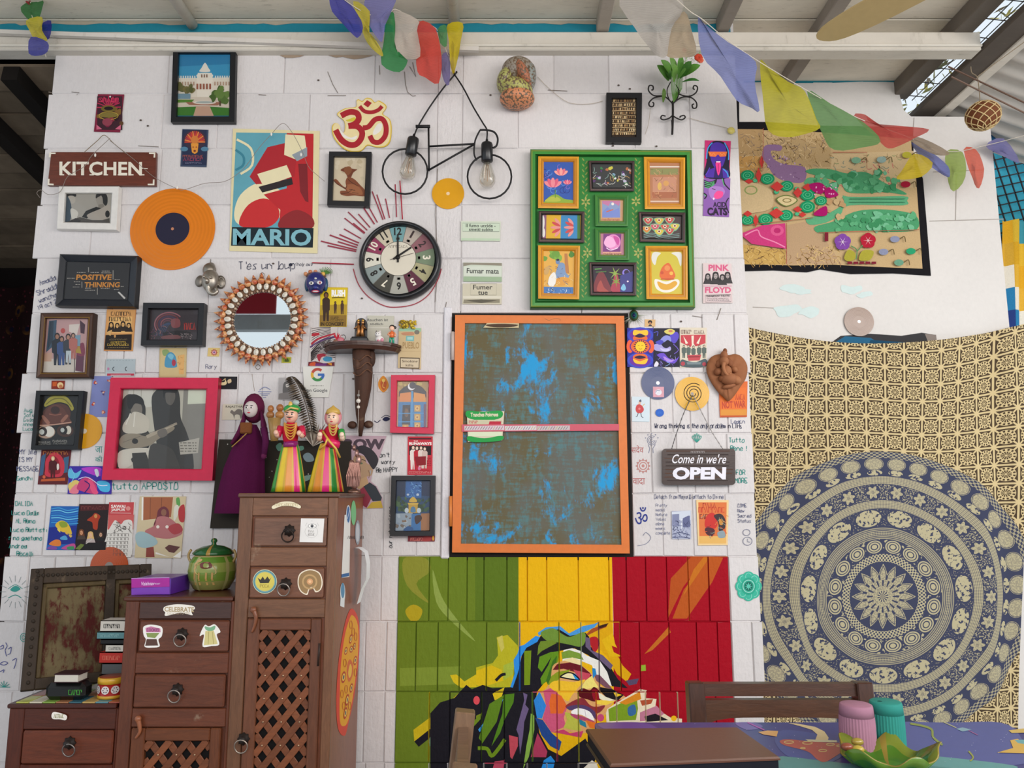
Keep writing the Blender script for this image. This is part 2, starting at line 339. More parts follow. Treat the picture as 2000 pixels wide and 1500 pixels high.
# ---------------------------------------------------------------- the setting
ZC = 2.975
def brickmat(name, bs, rough=.62):
 m = Mat(name, rough, .12); p = m.pos(); a = m.noise(p, 5,5,.6); b = m.noise(p, 55,4,.6); st = m.noise(m.pos((1,1,3)), 22,6,.7)
 c = m.scale(m.col(), a * .5 + b * .5,.87,1.09); c = m.mix(st.ss(.68,.80) * .22, c, '#8a7c70'); m.base(c)
 m.bump(b * .6 + a * .6 + m.noise(m.pos((1,1,.25)), 130,2) * .35, bs, .006); return m.m
MBRICK = brickmat('painted_block', .5); MROUGH = brickmat('rough_plaster_paint', 1.0); MPLASTER = brickmat('plaster', .18,.7)
def mural():
 q = []; a = Art(sub=q)
 a.at(760,1060,2.857)
 a.P('#6b8024', 0,66,722,66,722,1300,-20,1300).P('#5c7420', 480,66,722,66,722,440,480,440).P('#e9b40e', 722,66,1243,66,1255,700,1255,1300,722,1300).P('#a3091f', 1243,66,1990,66,1990,1300,1255,1300,1252,440)
 a.S('#8d8f34', 80,90,205,88,228,160,152,230,226,340,100,240).S('#b3a021', 90,380,135,345,185,375,165,430,120,435).S('#8fa24c', 243,150,292,300,372,420,482,552,350,442,262,330).P('#7f9434', 60,700,400,690,380,790,60,800)
 a.P('#b4501e', 1572,200,1690,75,1772,75,1640,250,1556,425).P('#c06a22', 1425,622,1560,470,1572,500,1470,600).P('#b8561f', 1645,262,1792,75,1864,84,1802,222,1662,424,1582,424).P('#c4701f', 1700,150,1760,75,1790,80,1640,300)
 # splashes low at the green side
 a.P('#d8bd1e', 340,740,375,735,420,775,560,690,620,640,600,530,660,515,700,640,690,800,400,810,360,780)
 a.P('#cdb41e', 135,1045,290,930,410,820,490,850,380,930,300,990,140,1110).P('#1d1a24', 140,1110,300,983,312,1022,165,1140).S('#74a078', 220,1100,310,1000,372,1000,372,1200,300,1210,250,1160).P('#1d1a24', 250,1090,290,1075,312,1150,368,1200,300,1216,270,1180)
 a.at(930,1180,4.6875)
 a.P('#b9b324', 190,300,290,285,380,380,400,480,340,560,330,760,0,760,0,580,150,540,200,470).P('#dcbc18', 0,610,140,560,230,600,250,700,60,760,0,740).P('#c9bf5a', 190,310,240,285,258,400,230,440).P('#a7b840', 250,560,350,520,340,640,250,700)
 a.P('#dca60e', 1000,160,1240,150,1262,400,1340,560,1420,640,1380,712,1290,640,1200,480,1020,300)
 a.P('#1c1a22', 330,760,400,560,430,400,560,330,640,230,760,215,860,290,960,270,1000,260,1035,300,1050,390,1130,480,1220,560,1300,690,1390,770,1240,752,1150,600,1030,470,900,405,760,430,700,560,640,700,560,800,540,900,580,1180,660,1330,780,1390,1000,1230,1100,1400,1060,1510,-420,1510,-420,1000,-330,900,-200,860,-90,740,-40,780,60,740,150,770)
 a.P('#2f8fe4', 400,385,440,372,545,290,585,300,560,345,460,400,412,480,402,560,372,660,335,765,312,760,352,640,343,510,380,450).P('#4a98d8', 565,262,640,212,770,203,850,268,980,200,1080,182,1125,163,1085,212,980,262,860,292,760,232,650,236,575,292)
 a.S('#6f9038', 590,262,700,220,790,275,860,300,985,255,1002,330,960,390,850,370,720,345,640,330)
 a.P('#75901a', 440,430,505,425,492,740,440,742).P('#62901e', 580,482,680,440,762,430,742,560,690,680,600,740,588,680,660,560,690,480,640,560,600,622,565,580).P('#3f7020', 640,700,700,520,742,470,720,600,660,745)
 a.P('#6f8a2c', 590,340,700,330,740,355,600,430,560,470,570,380)
 a.P('#a44c22', 1010,275,1060,225,1212,173,1190,212,1110,242,1020,287).P('#3a2018', 1120,200,1212,173,1190,205,1130,225)
 a.S('#b02028', 1040,312,1100,300,1132,362,1090,440,1050,380).P('#6a5a78', 1000,300,1040,312,1052,420,1162,470,1252,560,1232,602,1120,500,1002,390).P('#e2b414', 1150,330,1252,262,1272,362,1330,480,1220,480).P('#a8101e', 1240,380,1290,400,1340,480,1260,440).P('#5a4a68', 1370,700,1490,680,1470,730,1400,745)
 a.P('#8fae30', 1512,560,1552,555,1555,610,1510,615)
 # face
 a.S('#dca468', 700,570,760,530,860,518,960,560,1060,640,1142,745,1242,782,1380,862,1280,882,1222,942,1190,1002,1108,1070,1000,1180,800,1165,685,1172,600,1050,558,860,640,770,680,690)
 a.P('#ebe9e2', 800,420,880,404,960,430,1012,470,1132,520,1200,622,1242,752,1180,722,1090,640,1060,560,960,520,860,510,790,522).P('#7a9a3a', 780,442,850,420,950,450,986,512,880,490,790,502).P('#ecdca4', 790,515,880,488,972,520,962,562,860,532)
 a.P('#6a1824', 700,602,740,550,860,534,960,560,1042,630,1062,662,960,692,900,622,800,592,740,602).P('#c84a5c', 890,600,1052,640,1010,722,940,692).P('#8a9c22', 740,622,862,600,832,640,762,682,722,722,655,742,688,660)
 a.S('#f0e8b4', 768,662,830,630,884,640,944,692,860,684).P('#2a90d8', 876,628,912,640,952,692,908,690).L('#14141c', 12,768,664,830,630,890,638,946,694,860,686,768,668, sm=True)
 a.S('#f2c230', 672,765,720,702,900,712,1000,692,930,772,872,842,840,890,782,850).P('#f0de78', 1000,700,1060,655,1092,720,1122,762,1060,772,950,785)
 a.P('#7a5060', 1078,640,1132,650,1200,720,1252,782,1180,762,1100,702).P('#2a88c8', 1063,585,1092,590,1102,640,1070,682)
 a.S('#5a0c18', 930,800,980,770,1040,790,1080,758,1130,800,1142,872,1080,892,1020,872,950,850).S('#941226', 1060,790,1112,790,1132,862,1080,880).P('#1a1418', 1130,758,1250,780,1352,832,1300,882,1200,862,1140,802).P('#ebe7cc', 1120,808,1190,850,1272,880,1180,892,1128,862).P('#e8c020', 1256,806,1335,832,1280,852).P('#f4d048', 1090,880,1180,880,1270,892,1190,925,1100,915)
 a.P('#d0587c', 615,795,680,768,762,830,832,950,802,1040,822,1120,690,1172,608,1050,640,930).P('#e2692c', 690,818,780,838,832,930,790,1002,680,1002,668,900).P('#2f86d8', 528,882,580,800,642,930,602,1050,556,1042).P('#24488c', 540,1040,610,1060,692,1180,782,1260,760,1342,680,1300,598,1200)
 a.P('#bcbc4a', 810,988,880,1002,942,1080,962,1160,880,1152,800,1130,832,1060).P('#c8406a', 690,1172,800,1148,860,1182,982,1160,960,1222,860,1202,760,1182)
 a.S('#8a3038', 818,932,900,880,980,860,1040,922,1100,940,1182,928,1110,1002,1000,950,900,950,850,962).S('#54406a', 830,942,920,922,1010,932,1090,990,1102,1062,1040,1002,940,962,862,972).S('#f6f4f2', 872,980,940,952,1040,985,1082,1062,1040,1052,960,1012,890,1012).L('#c8b8c8', 5,995,965,1005,1030).S('#b04a70', 860,1002,960,1022,1060,1062,1082,1082,960,1062,900,1042)
 a.P('#e07028', 1000,1060,1112,1090,1112,1140,1040,1132).P('#2a8098', 940,1050,1000,1080,1012,1132,950,1102).E('#c84a74', 1140,1040,32,34)
 # microphone and hand
 a.P('#e9dabc', 1200,960,1290,900,1500,778,1562,790,1552,862,1652,868,1642,930,1702,990,1782,1040,1885,1050,1885,1190,1200,1190,1188,1000).P('#7c9c22', 1210,962,1340,900,1472,858,1482,960,1462,1062,1220,1072).P('#d88820', 1310,902,1500,800,1512,870,1370,922).S('#3a6a9c', 1390,950,1450,920,1462,1002,1400,1022).P('#c07890', 1500,992,1652,930,1722,1002,1640,1062,1500,1072).P('#201820', 1540,1030,1640,1002,1762,1062,1560,1078).P('#b05030', 1500,882,1622,870,1602,912,1520,932).E('#f0b818', 1810,1046,26)
 # locks of hair
 a.P('#6d5c84', 430,810,470,830,450,920,482,960,440,1080,430,1200,402,1380,388,1200,368,1150,420,960,440,880).P('#8ab24c', 500,1002,532,1020,532,1150,482,1400,430,1510,460,1300,490,1150).P('#c44c5a', 300,1200,382,1220,382,1300,330,1420,312,1400).P('#b23c5e', 500,1400,562,1180,652,1350,640,1402).P('#2a90e2', 595,1510,620,1430,682,1388,722,1440,705,1510).P('#e9e1d2', 1060,1428,1102,1460,1122,1510,975,1510).P('#c04a62', 170,1440,260,1430,250,1510,150,1510)
 a.P('#3a9ae2', 205,900,250,868,182,1010,32,1172,18,1150,150,990).P('#52821e', 250,830,350,818,342,900,260,1060,220,1180,140,1302,190,1150,240,1002).P('#7c8c20', 0,1022,52,998,42,1040,0,1082).P('#6c8c2a', 50,1282,132,1120,112,1180).L('#70901e', 34,15,1320,100,1325,140,1390,200,1330,262,1240, sm=True).P('#dcc01e', 150,820,260,760,230,860,170,880).L('#1c1a22', 26,180,700,230,650,270,640, sm=True)
 a.at(760,1060,2.857).E('#e0505a', 488,880,18,24).P('#6f8a20', 455,1010,520,950,510,985,460,1040).P('#5f8420', 560,900,640,850,600,1000,520,1120,500,1090)
 return q
MUR = []
for c, p in mural():
 w = [W(*t) for t in p]; MUR.append((c, [(v.x, v.z) for v in w]))
MX0, MX1, MZ1 = W(774,1300).x, W(1431,1300).x, 1.052
def inpoly(x, z, p):
 r = False; j = len(p) - 1
 for i in range(len(p)):
  if (p[i][1] > z) != (p[j][1] > z) and x < (p[j][0] - p[i][0]) * (z - p[i][1]) / (p[j][1] - p[i][1]) + p[i][0]: r = not r
  j = i
 return r
WHITE = '#d8d3d2'
def wallcol(x, z):
 if not (MX0 < x < MX1 and z < MZ1): return C(WHITE)
 for c, p in reversed(MUR):
  if inpoly(x, z, p): return c
 return C(WHITE)
def clip(p, x0, x1, z0, z1):
 for ax, lim, sg in ((0, x0,1), (0, x1,-1), (1, z0,1), (1, z1,-1)):
  o = []
  for i in range(len(p)):
   a, b = p[i - 1], p[i]; da, db = (a[ax] - lim) * sg, (b[ax] - lim) * sg
   if (da >= 0) != (db >= 0):
    t = da / (da - db); o.append((a[0] + (b[0] - a[0]) * t, a[1] + (b[1] - a[1]) * t))
   if db >= 0: o.append(b)
  p = o
  if len(p) < 3: return []
 return p
WX0, WX1 = -1.678,.817
DM = .0072
m = MB().box(MX0 - .003, MX1 + .003, DM + .0003,.40,0, MZ1, WHITE).box(WX0 + .012, MX0 - .003,.0062,.40,0, MZ1, WHITE).box(MX1 + .003, WX1 - .004,.0062,.40,0, MZ1, WHITE).box(WX0 + .012, WX1 - .004,.0062,.40, MZ1,1.87, WHITE).box(WX0 + .012, WX1 - .004,.0052,.40,1.87, ZC, WHITE)
for i, (c, p) in enumerate(MUR):
 q = clip(p, MX0, MX1,.2, MZ1)
 if q: m.add([(x, DM - i * .000008, z) for x, z in q], tess([(x, z, 0) for x, z in q]), c)
wall = m.build('wall_back', MBRICK, kind='structure', org=(0,0,0))
HX0, HX1 = W(881,850).x, W(1230,850).x
ZS = [.2,.407,.624,.843,1.052,1.258,1.461,1.667,1.877,2.074,2.27,2.482,2.692,2.846]
def brick(x0, x1, z0, z1, mat=None, rough=0):
 y = random.uniform(.0005,.0024); b = .0026 if z0 < 1.87 else .0022; g = .0007;  x0 += g; x1 -= g; z0 += g * 1.6; z1 -= g * 1.6
 m = MB(); j = lambda: random.uniform(-.0012,.0012)
 fr = [(x0 + b + j(), y, z0 + b + j()), (x1 - b + j(), y, z0 + b + j()), (x1 - b + j(), y, z1 - b + j()), (x0 + b + j(), y, z1 - b + j())]
 inm = x1 > MX0 and x0 < MX1 and z1 < MZ1 + .02; d = DM - .0004 if inm else y + (.0045 if z0 < 1.87 else .0035); bk = [(x0, d, z0), (x1, d, z0), (x1, d, z1), (x0, d, z1)]
 cx, cz = (x0 + x1) / 2, (z0 + z1) / 2; k = random.uniform(.95,1.03); wc = tuple(c * k for c in C(WHITE))
 sc = [wallcol(cx, z0 + b), wallcol(x1 - b, cz), wallcol(cx, z1 - b), wallcol(x0 + b, cz)] if inm else [wc] * 4
 m.add(fr + bk, [(0,1,2,3), (4,5,1,0), (5,6,2,1), (6,7,3,2), (7,4,0,3)], [wc] + sc)
 if inm:
  for i, (c, p) in enumerate(MUR):
   q = clip(p, max(x0 + b * .6, MX0), min(x1 - b * .6, MX1), z0 + b * .6, z1 - b * .6)
   if q: m.add([(x, y - .0001 - i * .000008, z) for x, z in q], tess([(x, z, 0) for x, z in q]), c)
 m.build('brick', mat or MBRICK, wall)
MURJ = {0: [], 1: [838,875,912,945,990,1030,1068,1130,1190,1224,1262,1303,1345,1385], 2: [812,855,897,950,1015,1092,1135,1170,1212,1250,1308,1362,1403], 3: [838,878,940,985,1040,1088,1130,1165,1205,1262,1290,1325,1365,1400]}
for k in range(len(ZS) - 1):
 z0, z1 = ZS[k], ZS[k + 1]; low = z0 < 1.87; xl = WX0 + random.uniform(-.008,.012); spans = [(xl, WX1 + random.uniform(-.006,.004))]
 if 1.05 <= z0 < 1.87: spans = [(xl, HX0 - .03), (HX1 + .004, spans[0][1])]
 for (a, b) in spans:
  xs = [a]
  if low and k < 4:
   py = {3: 1150,2: 1280,1: 1420,0: 1495}[k]; J = sorted(W(p, py).x for p in MURJ[{3: 1,2: 2,1: 3,0: 1}[k]])
  while True:
   if low: nx = xs[-1] + random.choice((.06,.068,.075,.085,.1,.11))
   else: nx = xs[-1] + random.choice((.2,.28,.36,.42,.33))
   if low and k < 4 and xs[-1] < MX1 and nx > MX0:
    c = [MX0] + [t for t in J if t > xs[-1] + .03] + [MX1]
    c = [t for t in c if t > xs[-1] + .02]; nx = min(c) if c else nx
   if not low:
    for s in (W(853,350).x, W(902,350).x):
     if xs[-1] < s - .03 < nx + .06 and xs[-1] < s: nx = s; break
   if nx > b - .035: break
   xs.append(nx)
  xs.append(b)
  for i in range(len(xs) - 1):
   mid = (xs[i] + xs[i + 1]) / 2; brick(xs[i], xs[i + 1], z0, z1, MROUGH if (not low and abs(mid - W(878,350).x) < .05) else None)
# plaster reveal beside the hatch, and a dark plate as painted shade in the gap
MB().box(HX0 - .03, HX0 - .002,-.004,.012,1.045,1.9, '#dfdce0', .004).build('plaster_reveal', MROUGH, wall)
MB().box(HX0 - .004, HX1 + .004,.004,.013,1.04,1.885, '#1c1613').build('hatch_gap_shade', MMATT, wall)
# teal strip over the beam, ceiling, beam, rafters
m = MB().box(-1.9,.80,-.004,.012,2.90, ZC, '#1f7f93'); a = Art(m, pl=PY(-.004))
x = -80
while x < 1400:
 w_ = random.uniform(30,90); a.P('#a9a08f', x, 30, x + w_, 30, x + w_, 46, x + w_ * .7,45 + random.uniform(0,4), x + w_ * .3,45 + random.uniform(0,5), x, 46); x += w_
m.build('trim_1', MMATT, kind='structure', org=(0,0,2.9))
ceil = MB().box(-2.6,1.66,-3.2,.45, ZC + .012, ZC + .05, '#b5ada0').build('ceiling', MMATT, kind='structure', org=(0,-2, ZC))
mc = Mat('ceiling_board', .7,.25); p = mc.pos((1,2.2,1)); q = mc.noise(p, 3,5,.6,.6); r = mc.noise(mc.pos((3,14,1)), 6,5,.7)
mc.base(mc.mix(r.ss(.55,.78) * .45, mc.scale(mc.col(), q, .72,1.2), '#6e6454')); mc.bump(r, .2,.004); MCEIL = mc.m
YB = [.45,.2,-.02,-.27,-.52,-.8]
for i in range(5):
 for (xa, xb) in ((-2.6,-.62), (-.618,.80), (.802,1.66)): MB().box(xa, xb, YB[i + 1] + .003, YB[i] - .003, ZC - .004, ZC + .012, jit('#ded5c4', .05), .003).build('ceiling_board', MCEIL, ceil)
bx1 = W(1905,90).x
MB().box(-2.6, bx1,-.035,.03,2.841,2.913, '#cfc8bc', .004).box(-2.6, bx1,-.042,-.034,2.852,2.862, '#d8d2c6', .002).build('beam_front', MCEIL, kind='structure', org=(0,0,2.84))
m = MB(); p0, p1 = W(-40,62,-.05), W(935,97,-.05); m.tube([p0, p1], .011,4, '#d2ccc4'); m.build('trim_2', MCEIL, kind='structure', org=p0)
m = MB(); a = Art(m, pl=PY(-.0005), off=.0008)
for (q0, q1, y0) in ((500,700,103), (640,880,105), (905,1110,96)):
 up = []; dn = []; n = 14
 for i in range(n + 1):
  x = q0 + (q1 - q0) * i / n; yy = y0 + 6 * math.sin(i * .9 + q0); e = math.sin(math.pi * i / n) * 5 + .4
  up.append((x, yy - e * random.uniform(.5,1.2))); dn.append((x, yy + e * random.uniform(.6,1.5)))
 a.nx(); a._f('#a08c78', up + dn[::-1])
m.build('mortar_stain', MMATT, wall)
m = MB(); a = Art(m, pl=PY(.0002), off=.0008)
for c in ((640,140,650,165,660,182), (741,128,742,146), (790,140,792,165,796,180,806,188,812,187), (855,330,850,420,856,520,850,590), (1108,178,1070,176), (640,187,676,187), (505,185,520,186), (800,130,812,150,806,122), (1408,602,1400,625), (1352,617,1372,620), (140,180,155,181,150,186), (95,180,102,181), (270,285,310,287), (870,600,872,590)):
 a.L('#7a7068', random.uniform(.8,1.5), *c)
for (x, y) in ((275,235), (289,246), (622,157), (958,186), (1208,167), (1230,174), (1197,285), (1282,286), (534,515), (707,583), (690,740), (1330,628), (1478,900)): a.E('#5a4e48', x, y, 2.4,1.8, n=8)
m.build('wall_crack', MMATT, wall)
def rafter(px, py, w, h, col, round_=False, y1=-1.6, y0=.44, z=ZC - .006):
 x = hit(px, py, PZ(z - h)).x; m = MB()
 if round_: m.tube([(x, y1, z - w), (x, y0, z - w)], w, 10, col)
 else: m.box(x - w / 2, x + w / 2, y1, y0, z - h, z, col, .003)
 return m.build('trim_3', MCEIL, kind='structure', org=(x, y0, z))
rafter(352,25,.02,.04, '#d3ccc0', True, y0=-.02); rafter(368,40,.013,.03, '#cfc8ba', True, y0=-.02); rafter(884,22,.02,.04, '#d3ccc0', True, y0=-.02)
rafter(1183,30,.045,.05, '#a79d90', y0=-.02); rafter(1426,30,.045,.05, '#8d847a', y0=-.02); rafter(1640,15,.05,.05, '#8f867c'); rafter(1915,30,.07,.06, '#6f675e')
MB().box(1.70,1.80,-2.2,.55,2.845,2.872, '#5c534b', .004).box(1.79,1.835,-2.2,.55,2.838,2.85, '#ddd5c8', .002).build('beam_side', MCEIL, kind='structure', org=(1.75,0,2.84))
# recessed plastered wall
YR = .40
px_ = [(.80,0), (1.985,0), (1.985,2.79), (1.97,2.81), (1.66,2.812), (1.632,2.84), (1.62,2.90), (1.615, ZC), (.80, ZC)]
m = MB().prism([(x, YR, z) for x, z in px_], (0,.2,0), '#dcd8d4'); a = Art(m, pl=PY(YR))
x = 1452
while x < 1775:
 w_ = random.uniform(25,60); x2 = min(x + w_, 1777); a.P('#2f8090', x, 150, x2,150, x2,161 + random.uniform(-2,2), x, 161 + random.uniform(-2,2)); x = x2
for c in ((1822,336,1920,332), (1815,432,1960,428), (1868,340,1866,430), (1785,230,1783,262), (1470,600,1600,606)): a.L('#aaa39c', 1.6, *c)
for (x, y, r) in ((1545,562,22), (1570,570,18), (1660,566,24), (1690,575,16), (1535,605,30), (1580,610,24)):
 a.S('#cfdfdd', *[q for i in range(9) for q in (x + r * random.uniform(.6,1.3) * math.cos(i * .7), y + r * .45 * random.uniform(.5,1.2) * math.sin(i * .7))])
a.P('#3b3a3c', 1625,668,1642,656,1700,652,1760,656,1800,650,1826,654,1832,690,1620,690).P('#2a6486', 1632,668,1650,657,1700,660,1720,672,1700,690,1625,690).P('#1d4a66', 1700,664,1760,668,1805,672,1810,690,1690,690).P('#8a7f78', 1806,652,1828,654,1830,672,1812,668)
m.build('wall_recess', MPLASTER, kind='structure', org=(1.4, YR, 0))
MB().box(-3.4,4.2,-5.6,2.2,-.06,0, '#aaa8a4').build('floor', MMATT, kind='structure', org=(0,0,0))
# dark room beyond the end of the wall, its dimness put into the colours
MDARK = simple('dimmed_boards', .8,.15, nz=12, lo=.5, hi=1.3, bs=.3)
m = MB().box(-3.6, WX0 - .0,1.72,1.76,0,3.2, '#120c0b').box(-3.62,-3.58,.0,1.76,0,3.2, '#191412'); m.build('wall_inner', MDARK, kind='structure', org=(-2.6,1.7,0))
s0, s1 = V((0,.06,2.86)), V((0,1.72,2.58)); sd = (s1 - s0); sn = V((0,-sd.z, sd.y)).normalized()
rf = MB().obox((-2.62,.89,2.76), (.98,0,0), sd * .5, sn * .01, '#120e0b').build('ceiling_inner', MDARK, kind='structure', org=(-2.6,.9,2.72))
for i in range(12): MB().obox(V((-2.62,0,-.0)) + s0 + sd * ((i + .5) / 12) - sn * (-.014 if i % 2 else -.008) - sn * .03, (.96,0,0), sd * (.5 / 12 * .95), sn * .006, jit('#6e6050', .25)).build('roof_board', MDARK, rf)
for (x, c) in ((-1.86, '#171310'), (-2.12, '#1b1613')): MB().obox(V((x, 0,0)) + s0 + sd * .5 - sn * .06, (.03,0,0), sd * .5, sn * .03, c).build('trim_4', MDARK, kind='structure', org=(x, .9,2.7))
mt = Mat('dark_block_print', .9,.1); p = mt.pos(); v1 = mt.voro(p, 9); v2 = mt.voro(p, 32); nn = mt.noise(p, 4)
c = mt.mix(v1.ss(.32,.28) * nn.ss(.45,.6), '#1a0b0c', '#5a3a16'); c = mt.mix(v2.ss(.22,.18) * .7, c, '#4a1a22'); c = mt.mix(v1.ss(.16,.12), c, '#0c0a1c'); mt.base(c)
m = MB(); n = 40; vs = []
for i in range(n + 1):
 for z in (0.02,2.42): vs.append((-3.4 + 1.75 * i / n, 1.62 + .03 * math.sin(i * 1.1), z))
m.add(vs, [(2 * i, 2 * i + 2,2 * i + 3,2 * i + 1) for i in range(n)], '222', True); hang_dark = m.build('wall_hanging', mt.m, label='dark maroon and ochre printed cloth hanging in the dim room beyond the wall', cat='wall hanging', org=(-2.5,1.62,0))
# lean-to roof of corrugated sheet, wire window, leaves outside
def corr(nm, pa, pb, y0, y1, per, amp, col, mat):
 m = MB(); n = int(abs(y1 - y0) / per * 8); vs = []
 for i in range(n + 1):
  y = y0 + (y1 - y0) * i / n; d = amp * math.sin(2 * math.pi * i / 8)
  for (x, z) in (pa, pb): vs.append((x, y, z + d))
 m.add(vs, [(2 * i, 2 * i + 1,2 * i + 3,2 * i + 2) for i in range(n)], col, True); return m.build(nm, mat, kind='structure', org=(pa[0], y0, pa[1]))
MCORR = simple('corrugated_sheet', .5,.4,.2, nz=9, lo=.75, hi=1.1)
corr('roof_sheet', (1.80,2.885), (3.3,2.30), .62,-1.6,.085,.011, '#cfcac2', MCORR)
m = MB().tube([hit(1852,130, PY(-.1)), hit(2010,205, PY(-.1))], .003,5, '#6b5448').tube([hit(1858,150, PY(-.1)), hit(2010,225, PY(-.1))], .003,5, '#7b6458'); m.build('trim_5', MIRON, kind='structure', org=(2,0,2.8))
MB().prism([hit(x, y, PY(.52)) for x, y in ((1800,200), (1860,205), (1935,262), (1970,290), (1800,300))], (0,.03,0), '#1c4c74').build('trim_6', MMATT, kind='structure', org=(2,.52,2.6))
m = MB().prism([hit(x, y, PY(.75)) for x, y in ((1915,268), (2050,262), (2060,620), (1960,640), (1900,400))], (0,.02,0), '#39a0b8'); win = m.build('window_1', MMATT, kind='structure', org=(2.2,.75,2))
m = MB(); dx, dy = V((1,0,.22)).normalized(), V((-.22,0,1)).normalized(); o = hit(1965,380, PY(.7))
for i in range(-8,9):
 m.tube([o + dx * (i * .042) - dy * .35, o + dx * (i * .042) + dy * .35], .0035,4, '#2c2a2c').tube([o + dy * (i * .042) - dx * .35, o + dy * (i * .042) + dx * .35], .0035,4, '#2c2a2c')
m.build('wire_mesh', MIRON, win)
m = MB(); n = 10; cs = ['#d9a62c', '#2f7fb0', '#2c4f9a', '#d8b23a', '#e9e2d2', '#b9562c', '#3f8fa0', '#d7a83c', '#2b3f7c', '#d9d2c0']; vs = []; fs = []; cl = []
for j in range(21):
 for i in range(n + 1): q = hit(1958 + 9 * i + j * .6,430 + j * 44, PY(.62)); vs.append((q.x, q.y + .02 * math.sin(i * 1.7 + j * .2), q.z))
for j in range(20):
 for i in range(n): fs.append((j * (n + 1) + i, j * (n + 1) + i + 1, (j + 1) * (n + 1) + i + 1, (j + 1) * (n + 1) + i)); cl.append(jit(cs[(j * 7 + (i // 2) * 3) % 10], .1))
m.add(vs, fs, cl, True).build('patterned_curtain', MCLOTH, label='narrow blue and yellow patchwork curtain beside the wire window', cat='curtain')
m = MB()
for i in range(700):
 q = V((random.uniform(1.62,2.5), random.uniform(.5,2.0), random.uniform(3.0,3.9))); d = V((random.uniform(-1,1), random.uniform(-1,1), random.uniform(-1,1))).normalized(); e = d.orthogonal().normalized(); r = random.uniform(.02,.05)
 m.add([q - d * r, q + e * r * .4, q + d * r, q - e * r * .4], [(0,1,2,3)], random.choice(('#6b6a2e', '#8a8238', '#4c4a24', '#a89a3c', '#57482c')))
m.build('foliage', MLEAF, kind='stuff', label='sunlit leaves outside above the side beam', cat='foliage')
m = MB()
for i in range(14): m.tube([(1.6,-.9 + i * .11,2.99), (1.9,-.85 + i * .11,2.99)], .002,4, '#2c2622')
for i in range(5): m.tube([(1.66 + i * .04,-1,2.992), (1.66 + i * .04,.6,2.992)], .002,4, '#2c2622')
m.build('trim_7', MIRON, kind='structure', org=(1.75,0,2.99))
# what the round mirror and the glass look back at: the open front of the cafe
MB().box(-2.6,1.7,-3.32,-3.22,2.52,2.64, '#8f9498', .005).build('beam_rear', MCEIL, kind='structure', org=(0,-3.25,2.5))
for x in (-2.55,1.6): MB().box(x - .05, x + .05,-3.32,-3.22,0,2.98, '#c9c6bd', .005).build('pillar_rear', MCEIL, kind='structure', org=(x, -3.25,0))
MB().box(-2.15,-1.82,-3.21,-3.20,2.64,2.97, '#8a2630').build('red_banner', MCLOTH, label='red cloth banner seen only as a reflection in the shell mirror', cat='banner')
# ---------------------------------------------------------------- stepped cabinet
YF = -.40
def XZ(px, py, y=YF): v = W(px, py, y); return v.x, v.z
TX0, TX1, MXL, LX = -.772,-.494,-1.073,-1.37
ZT, ZM, ZL = 1.258,.973,.689
cab = thing('step_cabinet', (-.9,-.2,0), 'dark rosewood stepped cabinet with ring pull drawers and lattice doors', 'cabinet')
m = MB()
for (x0, x1, z, c) in ((TX0, TX1, ZT, '#8a4d30'), (MXL, TX0, ZM, '#6a3822'), (LX, MXL, ZL, '#532214')): m.box(x0, x1, YF + .010,-.022,.05, z - .012, c)
m.build('body', WOODZ, cab)
for (x0, x1, z, c) in ((TX0 - .004, TX1 + .006, ZT, '#6e4a38'), (MXL - .006, TX0 - .004, ZM, '#5b3020'), (LX - .006, MXL - .006, ZL, '#4a1d12')): MB().box(x0, x1, YF - .004,-.02, z - .012, z, c, .003).build('top', WOODX, cab)
for x in (LX + .02, MXL - .03, TX1 - .03):
 for y in (-.37,-.06): MB().box(x - .02, x + .02, y - .02, y + .02,0,.06, '#4a2416', .003).build('foot', WOODZ, cab)
def bar(x0, x1, z0, z1, col, nm, d=.0, mt=None): return MB().box(x0, x1, YF - d, YF + .012, z0, z1, jit(col, .12), .002).build(nm, mt or (WOODX if x1 - x0 > z1 - z0 else WOODZ), cab)
def rect(q): 
 a = [XZ(*q[i:i + 2]) for i in range(0, len(q), 2)]; return (a[0][0] + a[-1][0]) / 2 if len(a) > 3 else a[0][0], (a[1][0] + a[2][0]) / 2, (a[2][1] + a[3][1]) / 2, (a[0][1] + a[1][1]) / 2
rA = rect((497,1007,641,1008,638,1069,491,1069)); rB = rect((488,1106,636,1106,632,1170,484,1170)); rDT = rect((482,1206,630,1207,618,1500,470,1500))
rC = rect((272,1210,450,1209,447,1275,268,1275)); rD = rect((262,1317,442,1314,440,1383,258,1385)); rDM = rect((257,1421,433,1420,430,1500,250,1500)); rE = rect((44,1425,225,1425,219,1494,38,1494))
def front(x0, x1, zt, rs, col, mt=None, zb=.06):
 """stiles and rails round the openings of one bay"""
 L = min(r[0] for r in rs); R = max(r[1] for r in rs)
 bar(x0, L, zb, zt, col, 'stile', .0, WOODZ); bar(R, x1, zb, zt, col, 'stile', .0, WOODZ)
 z = zt
 for r in rs: bar(L, R, r[3], z, col, 'rail', -.001, mt); z = r[2]
 if z > zb: bar(L, R, zb, z, col, 'rail', -.001)
def drawer(r, col, mt=None):
 g = .0025; return MB().box(r[0] + g, r[1] - g, YF - .003, YF + .02, r[2] + g, r[3] - g, col, .004).build('drawer', mt or WOODX, cab)
